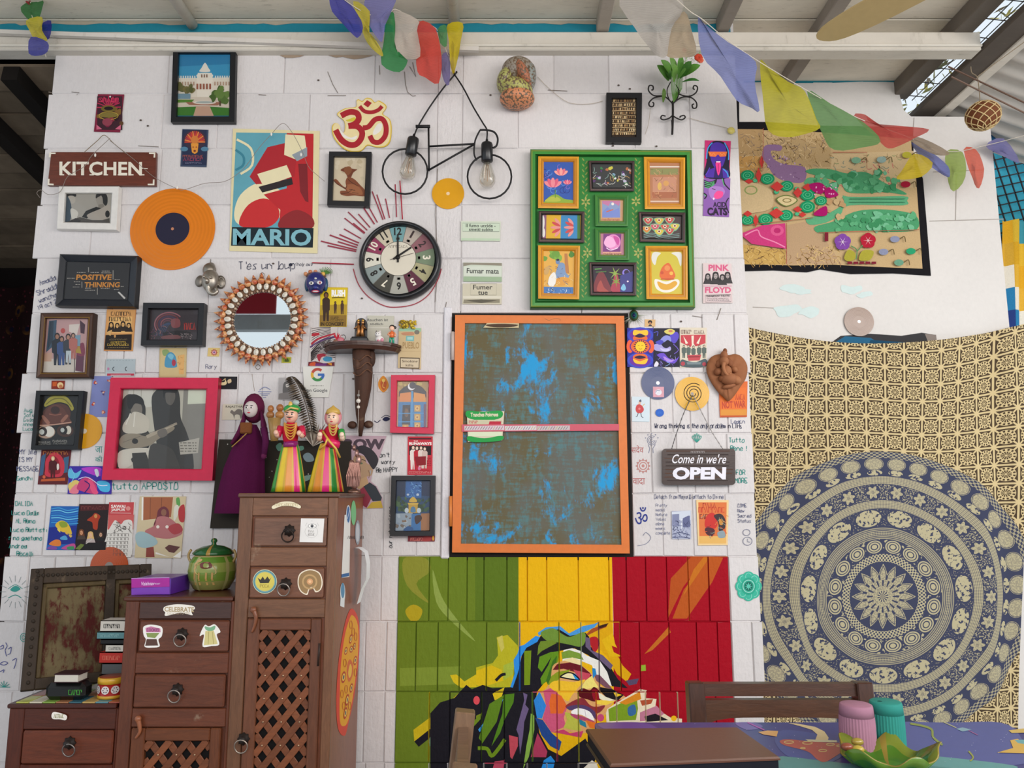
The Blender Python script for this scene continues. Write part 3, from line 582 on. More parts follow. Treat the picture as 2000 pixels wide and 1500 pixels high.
def ring(par, px, py, tilt=0, col='#a59a92', r=.0165):
 x, z = XZ(px, py); m = MB(); R = Matrix.Rotation(math.pi / 2,4, 'X')
 m.lathe([(.016,0), (.0155,.004), (.011,.008), (.009,.014), (.0075,.019), (0.0001,.021)], (x, YF - .003, z), 16, '#2c2522', R, 1,0, True, lambda t, i: 1 + (.12 * math.cos(8 * t) if i < 2 else 0))
 m.build('knob', MIRON, par)
 m = MB(); c = V((x + tilt * .008, YF - .019, z - r + .002)); m.tube([c + V((r * math.sin(t), -.003 * math.cos(t), r * math.cos(t))) for t in [2 * math.pi * i / 24 for i in range(24)]], .0019,8, col, closed=True); m.build('ring_pull', MMETAL, par)
rDM = (rDM[0], rDM[1], .10, rDM[3]); rDT = (rDT[0], rDT[1], .10, rDT[3])
front(TX0, TX1, ZT - .012, [rA, rB, rDT], '#7b5238', WOODW); front(MXL, TX0, ZM - .012, [rC, rD, rDM], '#6b3822', WOODW); front(LX, MXL, ZL - .012, [rE], '#55220f')
x0, z1 = XZ(275,1176); x1, z0 = XZ(451,1208); MB().box(x0, x1, YF - .0025, YF, z0, z1, '#4a2f28', .002).build('rail', WOODX, cab)
dA = drawer(rA, '#7a5440', WOODW); dB = drawer(rB, '#7c4e36'); dC = drawer(rC, '#6a3a26', WOODW); dD = drawer(rD, '#683620'); dE = drawer(rE, '#6a3018')
ring(dA, 566,1036,0, '#3a302c'); ring(dB, 559,1140,-.2); ring(dC, 357,1238,.1); ring(dD, 348,1346,-.3); ring(dE, 138,1450,.8, '#8d8480')
def door(r, op, col):
 g = .002; ox0, oz1 = XZ(op[0], op[1]); ox1, _ = XZ(op[2], op[1]); oz0 = .16
 d = thing('door', (0, YF, .1), None, None); d.parent = cab; d.location = V((0, YF, .1)) - WORLD_LOC[cab.name]
 for (a, b, c, e, nm) in ((r[0] + g, ox0, r[2], r[3] - g, 'stile'), (ox1, r[1] - g, r[2], r[3] - g, 'stile'), (ox0, ox1, oz1, r[3] - g, 'rail'), (ox0, ox1, r[2], oz0, 'rail')):
  MB().box(a, b, YF - .004, YF + .014, c, e, jit(col, .1), .003).build(nm, WOODZ if nm == 'stile' else WOODX, d)
 MB().box(ox0, ox1, YF + .0098, YF + .0102, oz0, oz1, '#0b0808').build('backing', MMATT, d)
 w, h = .0248,.0302; l = math.hypot(w, h); pit = 2 * w * h / l; st = MB()
 for s, y in ((1, YF + .0015), (-1, YF + .0055)):
  u = V((w, 0, h * s)) / l; n = V((-h * s, 0, w)) / l; cx, cz = (ox0 + ox1) / 2, (oz0 + oz1) / 2
  for k in range(-14,15):
   p = V((cx, y, cz)) + n * (k * pit); ts = []
   lo, hi = -9,9
   for (q, dq, a, b) in ((p.x, u.x, ox0, ox1), (p.z, u.z, oz0, oz1)):
    t0, t1 = sorted(((a - q) / dq, (b - q) / dq)); lo = max(lo, t0); hi = min(hi, t1)
   if hi - lo < .012: continue
   MB().obox(p + u * (lo + hi) / 2, u * (hi - lo) / 2, n * .0092, V((0,.0022,0)), jit('#7d4526', .25), .0008).build('slat', WOODX, d)
 for i in range(-12,13):
  for j in range(-12,13):
   x = (ox0 + ox1) / 2 + (i + j) * w; z = (oz0 + oz1) / 2 + (i - j) * h
   if (i + j) % 2 == 0 and ox0 + .01 < x < ox1 - .01 and oz0 + .01 < z < oz1 - .01: st.ell((x, YF - .0016, z), .0028,.0022,.0028, '#c8a888', 8,4)
 st.build('stud', MMETAL, d, kind='stuff'); return d
dT = door(rDT, (507,1231,607), '#6f412a'); dM = door(rDM, (283,1447,410), '#6f3c20'); ring(dT, 477,1442,-.2, '#b5a79a', .0175)
MB().tube([XZ(624,1250)[0:1] and V((XZ(625,1256)[0], YF - .005, XZ(625,1256)[1])), V((XZ(622,1300)[0], YF - .005, XZ(622,1300)[1]))], .003,6, '#3a2a22').build('hinge', MIRON, dT)
def hasp(par, pts, col):
 p = [V((*XZ(x, y)[:1], YF - .01, XZ(x, y)[1])) for x, y in pts]; MB().tube(cat([tuple(q) for q in p], False), [.007 * (1 - .55 * i / (4 * (len(p) - 1))) for i in range(4 * (len(p) - 1) + 1)], 8, col).ell(p[0], .009,.008,.009, col).build('latch', WOODZ, par)
hasp(dT, ((497,1190), (502,1203), (500,1218), (494,1234)), '#8a5236'); hasp(dM, ((273,1402), (276,1416), (276,1428), (268,1440)), '#9a5c3c')
def stick(par, fn, nm='sticker', pl=None, mat=None, off=.0006): a = Art(pl=pl or PY(YF - .0032), off=off); fn(a); return a.m.build(nm, mat or MPRINT, par)
def f(a):
 a.at(0,1050,4.1667).S('#efe9de', 1330,590,1345,560,1440,542,1560,552,1588,575,1560,605,1565,632,1470,612,1350,637,1345,608)
 a.T('#b09a74', 'CELEBRATE', 1340,562,240,40,.02,.03); a.G('#c0a888', 1365,608,180,16,14)
stick(dC, f, pl=PY(YF - .0026))
stick(dC, lambda a: a.at(0,1050,4.1667).S('#f2eee8', 1165,760,1172,722,1230,708,1318,728,1318,800,1290,830,1300,885,1240,895,1178,888,1188,830,1172,800).P('#c87aa0', 1185,735,1230,722,1305,740,1308,770,1190,770).P('#8a9a5a', 1190,775,1300,775,1262,818,1200,810).P('#5a4038', 1195,825,1275,825,1288,878,1182,880).T('#7a3a6a', 'COOKIES', 1195,738,100,26))
stick(dC, lambda a: a.at(0,1050,4.1667).S('#f2eee6', 1625,800,1665,712,1700,722,1750,706,1795,765,1765,790,1785,870,1720,882,1650,886,1660,790).P('#d5c98a', 1672,760,1740,756,1772,865,1660,876).S('#7fb08a', 1668,722,1710,730,1752,716,1745,750,1705,760,1675,748).L('#a89a5a', 4,1700,765,1695,870).L('#a89a5a', 4,1730,765,1738,865))
stick(dE, lambda a: a.at(0,1050,4.1667).S('#efe9de', 420,1445,440,1418,500,1430,545,1450,535,1485,490,1478,432,1475).G('#8a8a5a', 440,1435,85,34,5))
stick(dA, lambda a: a.at(430,930,6).S('#eadfc0', 612,350,720,302,840,300,940,345,930,378,840,352,720,352,625,384).G('#b8a67c', 640,318,270,34,10), pl=PY(YF - .0004))
stick(dA, lambda a: a.at(430,930,6).P('#e9e6e2', 948,494,1222,497,1202,776,930,772).S('#f7f5f0', 1030,585,1080,555,1130,585,1080,612).O('#55575e', 4,1080,584,48,26).E('#3d4048', 1078,584,18).O('#b8b4b2', 3,1070,650,75,70).L('#b8b4b2', 3,1075,515,1078,530).G('#9a9694', 1035,630,70,30,3).G('#9a9694', 1030,668,80,30,6).L('#b8b4b2', 3,1000,580,1020,545, sm=False).L('#b8b4b2', 3,1155,585,1140,545))
stick(dB, lambda a: a.at(430,930,6).E('#86aaa4', 525,1235,140).E('#d9c860', 525,1235,112).O('#4f8a9a', 10,525,1235,128).P('#3c3a36', 440,1190,475,1215,500,1175,525,1215,555,1175,580,1212,600,1185,570,1252,470,1255).G('#8a7a3a', 470,1270,110,34,4).O('#f0e8c0', 4,525,1235,140))
stick(dB, lambda a: a.at(430,930,6).S('#efe0c8', 908,1250,935,1140,1050,1090,1165,1130,1202,1240,1180,1330,1120,1362,1090,1318,1045,1330,1020,1392,940,1350).S('#9a7c54', 920,1250,945,1150,1050,1102,1155,1140,1188,1240,1170,1322,1125,1345,1090,1300,1040,1315,1012,1376,950,1340).O('#c09c6c', 20,1050,1238,80).E('#d8a070', 1052,1235,36).E('#f0c090', 1052,1235,18))
PS = PX(TX1)
def f(a):
 a.at(430,930,6).P('#f0eeea', 1455,455,1525,440,1512,1180,1418,1192).E('#dfe6ee', 1500,450,26,112).E('#3f6fa8', 1500,450,18,95).L('#dfe6ee', 5,1490,500,1512,400).P('#3f6fa8', 1420,1150,1510,1130,1508,1170,1418,1190).G('#4a4a4c', 1490,700,300,34,11)
 a.E('#7fc48a', 1560,430,30,145).E('#9aa0a8', 1608,660,30,145).E('#c8ccd2', 1608,660,20,110).E('#e9edf0', 1432,1370,30,120).E('#5f93b8', 1432,1340,22,90).P('#e9edf0', 1405,1440,1455,1440,1450,1540,1400,1520)
stick(cab, f, pl=PS)
def f(a):
 a.at(430,1150,4.285).S('#d84a3a', 1105,165,1160,280,1160,560,1120,900,1070,1130,1040,1230,985,1170,970,950,985,650,1020,400,1060,230).S('#e8a42c', 1105,220,1152,310,1150,560,1112,880,1070,1100,1030,1150,1000,1100,1000,850,1010,620,1040,400,1075,270)
 a.S('#d86a3a', 1085,590,1112,640,1105,730,1075,780,1058,720,1062,630).S('#f0c050', 1085,630,1100,660,1095,720,1078,745,1070,700)
 for (x, y, rx, ry) in ((1050,520,14,34), (1095,505,14,30), (1128,600,14,40), (1030,740,18,50), (1095,830,13,40), (1090,420,12,40), (1060,930,14,50), (1045,1040,14,50), (1120,480,10,30)):
  a.E('#b8402c', x, y, rx, ry, .15).E('#f6d060', x, y, rx * .65, ry * .65,.15).E('#5a5a68', x, y, rx * .35, ry * .4,.15)
 for (x, y) in ((1040,620), (1130,700), (1110,360), (1050,840), (1080,980), (1030,980), (1090,300), (1015,880), (1130,400)): a.O('#c8502c', 3, x, y, 12,34,10)
stick(cab, f, pl=PS)
m = MB(); L_ = [(700,1069), (708,1070), (719,1078), (723,1100), (722,1130), (712,1150), (704,1178)]; vs = []
for i, (x, y) in enumerate(L_):
 for k, yy in ((0,-.16), (1,-.10)): q = W(x - 6, y, -.13); vs.append((max(q.x, TX1 + .001) + .004, yy, q.z))
m.add(vs, [(2 * i, 2 * i + 1,2 * i + 3,2 * i + 2) for i in range(6)], '#f0f0f2', True).build('sticker', MPRINT, cab)
# tiles on the low step
m = MB(); cs = ('#b8bc58', '#b07a54', '#5f94a0', '#d8d0b8', '#3f6a78', '#a85a4a', '#87a84c', '#c8a868'); k = 0
for i in range(8):
 for j in range(3):
  x0, y0 = LX + .012 + i * .0362, YF + .006 + j * .072
  MB().box(x0, x0 + .0345, y0, y0 + .069, ZL, ZL + .003, jit(cs[(i * 3 + j * 5) % 8], .1), .001).build('tile', MCERAM, cab)
# ---------------------------------------------------------------- table, menu, shakers, dish, chairs
ZTB = .75
tb = thing('dining_table', (.8,-1.2,0), 'dining table with a blue hand-painted space scene on its top', 'table')
q0 = hit(1158,1411, PZ(ZTB)); xl = hit(1160,1412, PZ(ZTB)).x; yb = q0.y; xr = hit(2004,1432, PZ(ZTB)).x; yn = -1.75; r = .09
out = [(xl, yn), (xr, yn)] + [(xr - r + r * math.cos(t), yb - r * .5 + r * .5 * math.sin(t)) for t in [math.pi / 2 * i / 8 for i in range(9)]] + [(xl + .02 - .02 * math.sin(t), yb - .02 + .02 * math.cos(t)) for t in [math.pi / 2 * i / 4 for i in range(5)]]
m = MB(); n = len(out); T3 = tess([(x, y, 0) for x, y in out]); m.add([(x, y, ZTB) for x, y in out] + [(x, y, ZTB - .03) for x, y in out], [t for t in T3] + [tuple(i + n for i in t[::-1]) for t in T3] + [(i + n, (i + 1) % n + n, (i + 1) % n, i) for i in range(n)], '#2f357f')
a = Art(m, pl=PZ(ZTB), off=.0002).at(1400,1300,3.333)
a.S('#5a4a9c', -700,372,-480,372,-380,410,-300,470,-420,520,-760,400).S('#4f5a9e', 980,370,1500,372,1850,372,1980,470,2000,640,1500,640,1200,560,1000,460).S('#3a4a92', 430,420,700,460,840,560,700,640,480,600,380,500)
a.S('#6a5aa8', 120,375,240,372,300,400,200,420).S('#4a8a8c', 380,600,700,622,900,640,1200,630,1700,640,1980,700,1500,760,600,780).S('#5f9ea0', 1000,560,1300,580,1700,620,1960,660,1800,690,1300,640)
a.P('#dcc594', 465,375,520,378,640,400,700,430,728,470,722,492,640,488,655,450,620,420,540,395).P('#d5cda8', 580,482,780,488,782,500,600,498)
a.S('#b8504a', 412,490,480,482,640,498,870,510,840,545,760,600,700,630,650,610,590,560,440,520)
for (x, y, rr) in ((470,500,30), (590,505,32), (740,515,26), (690,555,26), (800,525,20), (560,540,16)): a.O('#d8c07a', 5, x, y, rr, rr * .28)
a.P('#dca562', 270,435,330,425,400,428,390,465,300,450).L('#b048b0', 7,200,372,260,400,310,422).P('#8ab0c0', 1560,415,1600,405,1660,420,1600,432).L('#a05a9a', 5,1640,425,1700,455).L('#b8b890', 6,1460,362,1560,408)
a.L('#8a9a4a', 14,1260,380,1340,395,1400,420,1410,470,1470,520, sm=True).L('#9aa24a', 10,1640,560,1670,600,1650,625, sm=True).P('#d8b862', 1900,425,2000,412,2010,440,1920,442).P('#dcb254', 1825,570,1930,540,1910,490,1960,480,2010,520,2010,575).P('#6ab0b8', 1940,488,2010,486,2010,515,1960,508)
for i in range(60): a.E('#c8c8e0', random.uniform(-300,1900), random.uniform(375,640), random.uniform(1.5,4), 1.4, n=6)
m.build('tabletop', MGLOSS, tb)
for (x, y) in ((xl + .06, yb - .06), (xr - .1, yb - .1), (xl + .06, yn + .06), (xr - .1, yn + .06)): MB().box(x - .025, x + .025, y - .025, y + .025,0, ZTB - .03, '#4a2a1c', .003).build('leg', WOODZ, tb)
for (x0, x1, y0, y1) in ((xl + .06, xr - .1, yb - .07, yb - .05), (xl + .05, xl + .07, yn + .06, yb - .06), (xr - .11, xr - .09, yn + .06, yb - .1)): MB().box(x0, x1, y0, y1, ZTB - .1, ZTB - .03, '#4a2a1c').build('apron', WOODX, tb)
zt = ZTB + .032; P4 = [hit(x, y, PZ(zt)) for x, y in ((1144,1423), (1441,1420), (1524,1478), (1192,1492))]
def rslab(P, z0, z1, col, nm, mat, par, grow=0, bv=.003):
 c = sum(P, V()) / 4; Q = [c + (p - c) * (1 + grow) for p in P]; m = MB(); I = [c + (p - c) * (1 + grow - bv * 6) for p in P]
 vs = [(p.x, p.y, z0) for p in Q] + [(p.x, p.y, z1 - bv) for p in Q] + [(p.x, p.y, z1) for p in I]
 m.add(vs, [(8,9,10,11)[::-1], (0,1,2,3)] + [(i, (i + 1) % 4, (i + 1) % 4 + 4, i + 4)[::-1] for i in range(4)] + [(i + 4, (i + 1) % 4 + 4, (i + 1) % 4 + 8, i + 8)[::-1] for i in range(4)], col); return m.build(nm, mat, par)
MLEATH = simple('leatherette', .38,.4, nz=130, lo=.9, hi=1.08, bs=.15)
mn = thing('menu_binder', sum(P4, V()) / 4 - V((0,0,.032)), 'closed brown leatherette menu binder lying on the painted table', 'menu')
P4 = [V((p.x, p.y, 0)) for p in P4]
rslab(P4, ZTB + .0005, ZTB + .005, '#3a231a', 'cover', MLEATH, mn); rslab(P4, ZTB + .005, zt - .006, '#15171f', 'page_block', MMATT, mn, -.02,.001); rslab(P4, zt - .006, zt, '#63402e', 'cover', MLEATH, mn)
def shaker(px, pyb, rb, rt, hh, col, label):
 p = hit(px, pyb, PZ(ZTB)); c = V((p.x, p.y + rb, ZTB)); t = thing('shaker', c, label, 'shaker', 'salt and pepper shakers')
 N = 72; MB().lathe([(rb * .94,0), (rb, .003), (rb * .99, hh * .6), (rt * 1.04, hh * .78)], c, N, col, None, 1,0, False, lambda th, i: 1 + .014 * (1 if int(th * N / 2 / math.pi + .5) % 2 else -1)).build('body', MMATT, t)
 MB().lathe([(rt * 1.045, hh * .78), (rt, hh - .005), (rt * .96, hh - .001), (rt * .9, hh), (1e-6, hh)], c, 40, col).build('cap', MMATT, t)
 return c, t
c, t = shaker(1693,1487,.0335,.031,.096, '#a5768a', 'dusty pink ribbed shaker on the painted table'); c, t = shaker(1752,1481,.0325,.0305,.097, '#2f8a7e', 'teal ribbed shaker with a hole in its cap on the painted table')
MB().ell((c.x - .012, c.y - .002, c.z + .0972), .005,.004,.0006, '#123a34', 10,4).build('pour_hole', MMATT, t)
p = hit(1728,1497, PZ(ZTB)); dc = V((p.x, p.y - .02, ZTB)); ds = thing('leaf_dish', dc, 'green and yellow leaf-shaped ceramic ash dish beside the shakers', 'dish')
N = 80
def wob(th, i):
 k = (0,0,.5,1,1,.8,.3,0)[i]; return 1 + k * (.10 * math.cos(5 * th + .6) + .05 * math.cos(11 * th))
def zw(m, k0):
 for i in range(k0, len(m.v)):
  x, y, z = m.v[i]; th = math.atan2(y - dc.y, x - dc.x); r = math.hypot(x - dc.x, y - dc.y); m.v[i] = (x, y, max(z + .012 * max(0, (r - .035) / .04) * math.cos(5 * th + .6), dc.z + .001 * (r > .032)))
m = MB().lathe([(.03,0), (.045,.001), (.070,.018), (.086,.034), (.083,.035), (.066,.02), (.04,.007), (1e-6,.005)], dc, N, lambda i, j: ('#3a681c', '#477a1e', '#5f8222', '#8a7c2c', '#6c7826', '#456e1c', '#50781e')[i] if (j % 16) not in (0,1) or i < 4 else '#84702c', None, .8,0, True, wob); zw(m, 0); m.build('bowl', MCERAM, ds)
m = MB()
for k, (dx, dy) in enumerate(((-.07,.012), (-.06,-.01), (-.078,-.004), (-.05,.02))): m.ell(dc + V((dx, dy * .8,.036 + .003 * k)), .012,.009,.007, ('#9a3a3a', '#b8a040', '#8a4a34', '#a08a3a')[k], 10,6)
m.build('flower_relief', MCERAM, ds)
def chairparts(t, o, ang, w, zs, post, rails, col, seatd=.4):
 """o: middle of the backrest on the floor; ang: the way the sitter faces (0 = towards -y)"""
 R = Matrix.Rotation(ang, 4, 'Z'); R.translation = o
 for s in (-1,1):
  pts = [(s * (w / 2 - .02), 0,0), (s * (w / 2 - .02), 0,.45), (s * (w / 2 - .02), .035, post)]
  m = MB()
  for a, b in ((0,1), (1,2)):
   A, B = V(pts[a]), V(pts[b]); d = (B - A); m.obox(R @ ((A + B) / 2), (R.to_3x3() @ V((.02,0,0))), R.to_3x3() @ (d / 2), R.to_3x3() @ (V((1,0,0)).cross(d).normalized() * .0225), jit(col, .08), .003)
  m.build('leg', WOODZ, t); MB().box(s * (w / 2 - .02) - .02, s * (w / 2 - .02) + .02,-seatd - .02,-seatd + .02,0,.43, jit(col, .1), .003,0, R).build('leg', WOODZ, t)
 MB().box(-w / 2, w / 2,-seatd - .03,.015,.43,.455, col, .006,0, R).build('seat', WOODX, t)
 for (z0, z1, curve, c) in rails:
  m = MB(); n = 12; x0 = -w / 2 + .035
  for s, y in ((1,-.004), (-1,.02)):
   pass
  top = [V((x0 + (w - .07) * i / n, 0, z1)) for i in range(n + 1)]; bot = [V((x0 + (w - .07) * i / n, 0, z0 + curve * (1 - abs(2 * i / n - 1) ** 6) if curve else z0)) for i in range(n + 1)]
  def yy(p): return .035 * (p.z - .45) / (post - .45)
  P = [V((p.x, yy(p) - .012, p.z)) for p in bot + top[::-1]]; m.prism([R @ p for p in P], R.to_3x3() @ V((0,.022,0)), c); m.build('back_rail', WOODX, t)
 for z in (.2,): MB().box(-w / 2 + .02, w / 2 - .02,-seatd / 2 - .01,-seatd / 2 + .01, z, z + .03, col, .002,0, R).build('stretcher', WOODX, t)
Yc = -.60; cl, cr = W(1342,1365, Yc), W(1700,1365, Yc); top = W(1520,1331, Yc).z; zz = lambda y: W(1520, y, Yc).z
t = thing('dining_chair', ((cl.x + cr.x) / 2, Yc - .035,0), 'dark wooden chair with a two-rail back at the far side of the painted table', 'chair')
chairparts(t, V(((cl.x + cr.x) / 2, Yc - .035,0)), 0, cr.x - cl.x, 0, top, ((zz(1357), zz(1333), 0, '#4f3020'), (zz(1412), zz(1364), zz(1397) - zz(1412), '#553522')), '#4a2d20', .36)
Yc = -.78; p = W(912,1388, Yc); t = thing('dining_chair', (p.x, Yc, 0), 'wooden chair seen edge on, its bare back post standing before the mural', 'chair')
chairparts(t, V((p.x - .028, Yc - .18,0)), math.radians(-86.6), .40,0, p.z, ((p.z - .1, p.z - .03,0, '#7d5f48'), (p.z - .2, p.z - .13,0, '#7d5f48')), '#84664e', .38)
# ---------------------------------------------------------------- prints and pictures on the wall
CR = dict(a1=(0,0,4), a2=(500,0,4), a3=(1000,0,4), a5=(0,350,5), a6=(380,350,5), a7=(680,350,5), a8=(1030,280,4.4119), b1=(0,580,6.667), b2=(200,560,6.667), b3=(0,780,6.667), b4=(0,950,5), b5=(400,500,6.667), b6=(590,590,6.667), b7=(400,740,6.25), b8=(640,780,5), c1=(860,590,5), c3=(1200,600,6.25), c4=(1200,820,5.77), c5=(1420,170,3.846))
def Q(c, q): x0, y0, k = CR[c]; return [(x0 + q[i] / k, y0 + q[i + 1] / k) for i in range(0,8,2)]
YW = -.0004
def poster(name, label, ct, c, q, bg, fn, y=0, th=.0011, mat=None, group=None, edge=None):
 """a sheet taped flat on the wall; y: how far in front of the wall it lies"""
 Y = YW - y - th; P = [W(px, py, Y) for px, py in Q(c, q)]; m = MB()
 cx = sum((p for p in P), V()) / 4; m.prism([P[0], P[1], P[2], P[3]][::-1], (0, th, 0), bg, edge)
 a = Art(m, *CR[c], pl=PY(Y), off=.00005)
 if fn: fn(a)
 return m.build(name, mat or MPRINT, label=label, cat=ct, group=group, org=(cx.x, Y + th, min(p.z for p in P)))
def framed(label, c, q, bw, col, bg, fn, d=.02, prof=None, glass=True, name='framed_picture', ct='picture', fm=None, y=0, mat_in=None, pd=.35, extra=None):
 """moulded frame (mitred, prof: (share of the width, share of the depth)), print and pane"""
 px = Q(c, q); k = CR[c][2]; w = bw / k; Y0 = YW - y; ctr = (sum(p[0] for p in px) / 4, sum(p[1] for p in px) / 4)
 def ins(t): # corner points moved inwards by t of the width
  o = []
  for i in range(4):
   a, b, e = V((*px[i], 0)), V((*px[i - 1], 0)), V((*px[(i + 1) % 4], 0)); o.append(a + ((b - a).normalized() + (e - a).normalized()) * w * t)
  return o
 prof = prof or [(0,1), (.9,1), (1,.8)]
 loops = [[V((*W(p[0], p[1], Y0 - d)[:1], Y0, W(p[0], p[1], Y0 - d).z)) for p in px]]
 for t, s in prof: loops.append([W(p.x, p.y, Y0 - d * s) for p in ins(t)])
 L = [W(p.x, p.y, Y0 - d * prof[-1][1]) for p in ins(1)]; loops.append([V((p.x, Y0 - d * pd * .9, p.z)) for p in L])
 base = sum(loops[0], V()) / 4; base = V((base.x, Y0, min(p.z for p in loops[0])))
 t = thing(name, base, label, ct)
 m = MB(); vs = [p for l in loops for p in l]; fs = []; cl = []
 cols = col if isinstance(col, list) else [col] * (len(loops) - 1)
 for i in range(len(loops) - 1):
  for j in range(4): fs.append((i * 4 + j, (i + 1) * 4 + j, (i + 1) * 4 + (j + 1) % 4, i * 4 + (j + 1) % 4)); cl.append(cols[min(i, len(cols) - 1)])
 m.add(vs, fs, cl); m.build('frame', fm or MFRAME, t)
 yp = Y0 - d * pd; m = MB(); a = Art(m, *CR[c], pl=PY(yp), off=0)
 P = [W(p.x, p.y, yp) for p in ins(.93)]; P = [V((p.x, yp, p.z)) for p in loops[-1]]; m.add(P, [(0,3,2,1)], bg)
 if fn: fn(a)
 m.build('print', mat_in or MPHOTO, t)
 if glass:
  yg = Y0 - d * (pd + .18); m = MB().add([V((p.x, yg, p.z)) for p in loops[-1]], [(0,3,2,1)], 'fff'); m.build('glass_pane', MGLASS, t)
 if extra: extra(t, a, Y0)
 return t
rn = random.Random(3); U = rn.uniform
def blobs(a, n, x0, y0, x1, y1, r0, r1, cols, sq=1):
 for i in range(n):
  x, y, r = U(x0, x1), U(y0, y1), U(r0, r1); k = 7
  a.S(rn.choice(cols), *[v for j in range(k) for v in (x + r * U(.5,1.2) * math.cos(j * 6.283 / k), y + sq * r * U(.5,1.2) * math.sin(j * 6.283 / k))])
def lines(a, n, x0, y0, x1, y1, ln, wd, cols):
 for i in range(n):
  x, y, t = U(x0, x1), U(y0, y1), U(0,3.14); a.L(rn.choice(cols), wd, x, y, x + ln * math.cos(t) * .5, y + ln * math.sin(t) * .5, x + ln * math.cos(t + U(-.6,.6)), y + ln * math.sin(t + .3), sm=True); a.n -= 1
 a.n += 1
def words_(a, col, x0, y0, x1, rows, h, gap, seed=1):
 """rows of very small print, as short dashes"""
 r = random.Random(seed)
 for i in range(rows):
  x = x0
  while x < x1: l = r.uniform(.6,2.2) * h; a.R(col, x, y0 + i * gap, min(x + l, x1), y0 + i * gap + h * .6); a.n -= 1; x += l + h * .6
 a.n += 1
def man(a, x, y, h, body, skin, hair, lw=.16, hat=None):
 """a small printed standing figure: hair, face, coat, legs"""
 a.P(body, x - lw * h, y + .26 * h, x - .07 * h, y + .19 * h, x + .07 * h, y + .19 * h, x + lw * h, y + .26 * h, x + lw * .95 * h, y + .62 * h, x + .1 * h, y + .64 * h, x + .09 * h, y + h, x + .02 * h, y + h, x, y + .66 * h, x - .03 * h, y + h, x - .1 * h, y + h, x - .11 * h, y + .64 * h, x - lw * .95 * h, y + .6 * h)
 a.E(hair, x, y + .1 * h, .085 * h, .11 * h, n=12).E(skin, x, y + .115 * h, .055 * h, .075 * h, n=10)
 if hat: a.E(hat, x, y + .04 * h, .12 * h, .03 * h, n=10)
def bust(a, x, y, r, hair, skin, coat, hl=1.7):
 a.S(hair, x - r, y + r * .2, x - r * .8, y - r * .9, x, y - r * 1.3, x + r * .8, y - r * .9, x + r, y + r * .2, x + r * 1.1, y + r * hl, x - r * 1.1, y + r * hl)
 a.P(coat, x - r * 1.7, y + r * 2.6, x - r * 1.3, y + r * 1.4, x, y + r * 1.1, x + r * 1.3, y + r * 1.4, x + r * 1.7, y + r * 2.6).E(skin, x, y + r * .1, r * .58, r * .85, n=12).L(hair, r * .16, x - r * .4, y - r * .1, x - r * .1, y - r * .1).L(hair, r * .16, x + r * .1, y - r * .1, x + r * .4, y - r * .1).L(hair, r * .14, x - r * .2, y + r * .5, x + r * .2, y + r * .5)
# palace picture
def f(a):
 a.P('#2f86b4', 1380,400,1800,400,1800,700,1380,700).P('#3f9cc4', 1380,520,1800,500,1800,680,1380,680).P('#e7dfcf', 1380,610,1800,605,1800,780,1380,780).P('#efe8da', 1545,570,1655,570,1660,780,1540,780)
 a.S('#efe8da', 1560,560,1575,530,1602,490,1628,530,1640,560).E('#efe8da', 1548,592,14,12).E('#efe8da', 1652,592,14,12).P('#efe8da', 1540,600,1660,600,1665,640,1535,640)
 for x in range(1392,1800,18):
  if not 1535 < x < 1665: a.R('#efe8da', x, 592, x + 9,615)
 for x in (1572,1592,1612): a.R('#8a6a58', x, 582, x + 10,606)
 for x in (1535,1560,1585,1610,1635): a.R('#a0604a', x, 655, x + 15,698)
 for x in list(range(1400,1530,22)) + list(range(1675,1790,22)): a.R('#b89a84', x, 640, x + 10,668)
 a.P('#d9cdbd', 1380,760,1800,760,1800,850,1380,850).P('#5d8a34', 1380,780,1520,780,1500,800,1380,805).P('#3f7f2c', 1378,840,1535,835,1515,905,1376,905).P('#3f7f2c', 1640,835,1795,845,1790,905,1670,905).P('#a5705a', 1450,800,1750,800,1700,826,1480,822).E('#e6ddd0', 1600,803,90,14).E('#a8b4b0', 1600,801,70,8).P('#c9a58e', 1535,832,1640,832,1672,908,1512,908)
 blobs(a, 9,1395,650,1500,730,22,40, ('#6a6a3c', '#7d7444', '#57602f')); blobs(a, 12,1665,700,1785,790,22,40, ('#5c7a3a', '#6c8a44', '#4c6a2e')); a.R('#5a4630', 1715,790,1728,830); a.P('#7a9aa8', 1392,735,1490,735,1490,775,1390,775)
framed('black framed picture of a white palace under a blue sky', 'a1', (1353,372,1842,372,1832,953,1334,953), 44, '#15161a', '#2f86b4', f)
# two small dark posters
def f(a):
 a.R('#3a1a26', 760,752,955,1015); blobs(a, 16,775,780,950,990,14,34, ('#7a1a3c', '#a02048', '#5a3a20', '#7a5a28', '#2a1018', '#8a2a3c'))
 for i in range(9): a.L('#b02a4c', 8,850,840,850 + 95 * math.cos(3.14 + i * .39), 840 + 90 * math.sin(3.14 + i * .39))
 a.E('#6a5a24', 850,850,60,26).E('#1a0a10', 850,848,36,14).E('#7a6a30', 850,900,80,20).O('#b89a3c', 4,850,905,75,30).E('#8a3a4a', 840,955,40,30).P('#c8607c', 755,975,800,1010,755,1015).P('#c8607c', 945,975,900,1010,945,1015).G('#d03a5c', 775,765,160,34,5)
 a.E('#d8d0cc', 862,757,7)
poster('poster', 'small dark red psychedelic poster with a third eye, above the kitchen sign', 'poster', 'a1', (765,735,970,737,937,1033,733,1028), '#7a1c38', f)
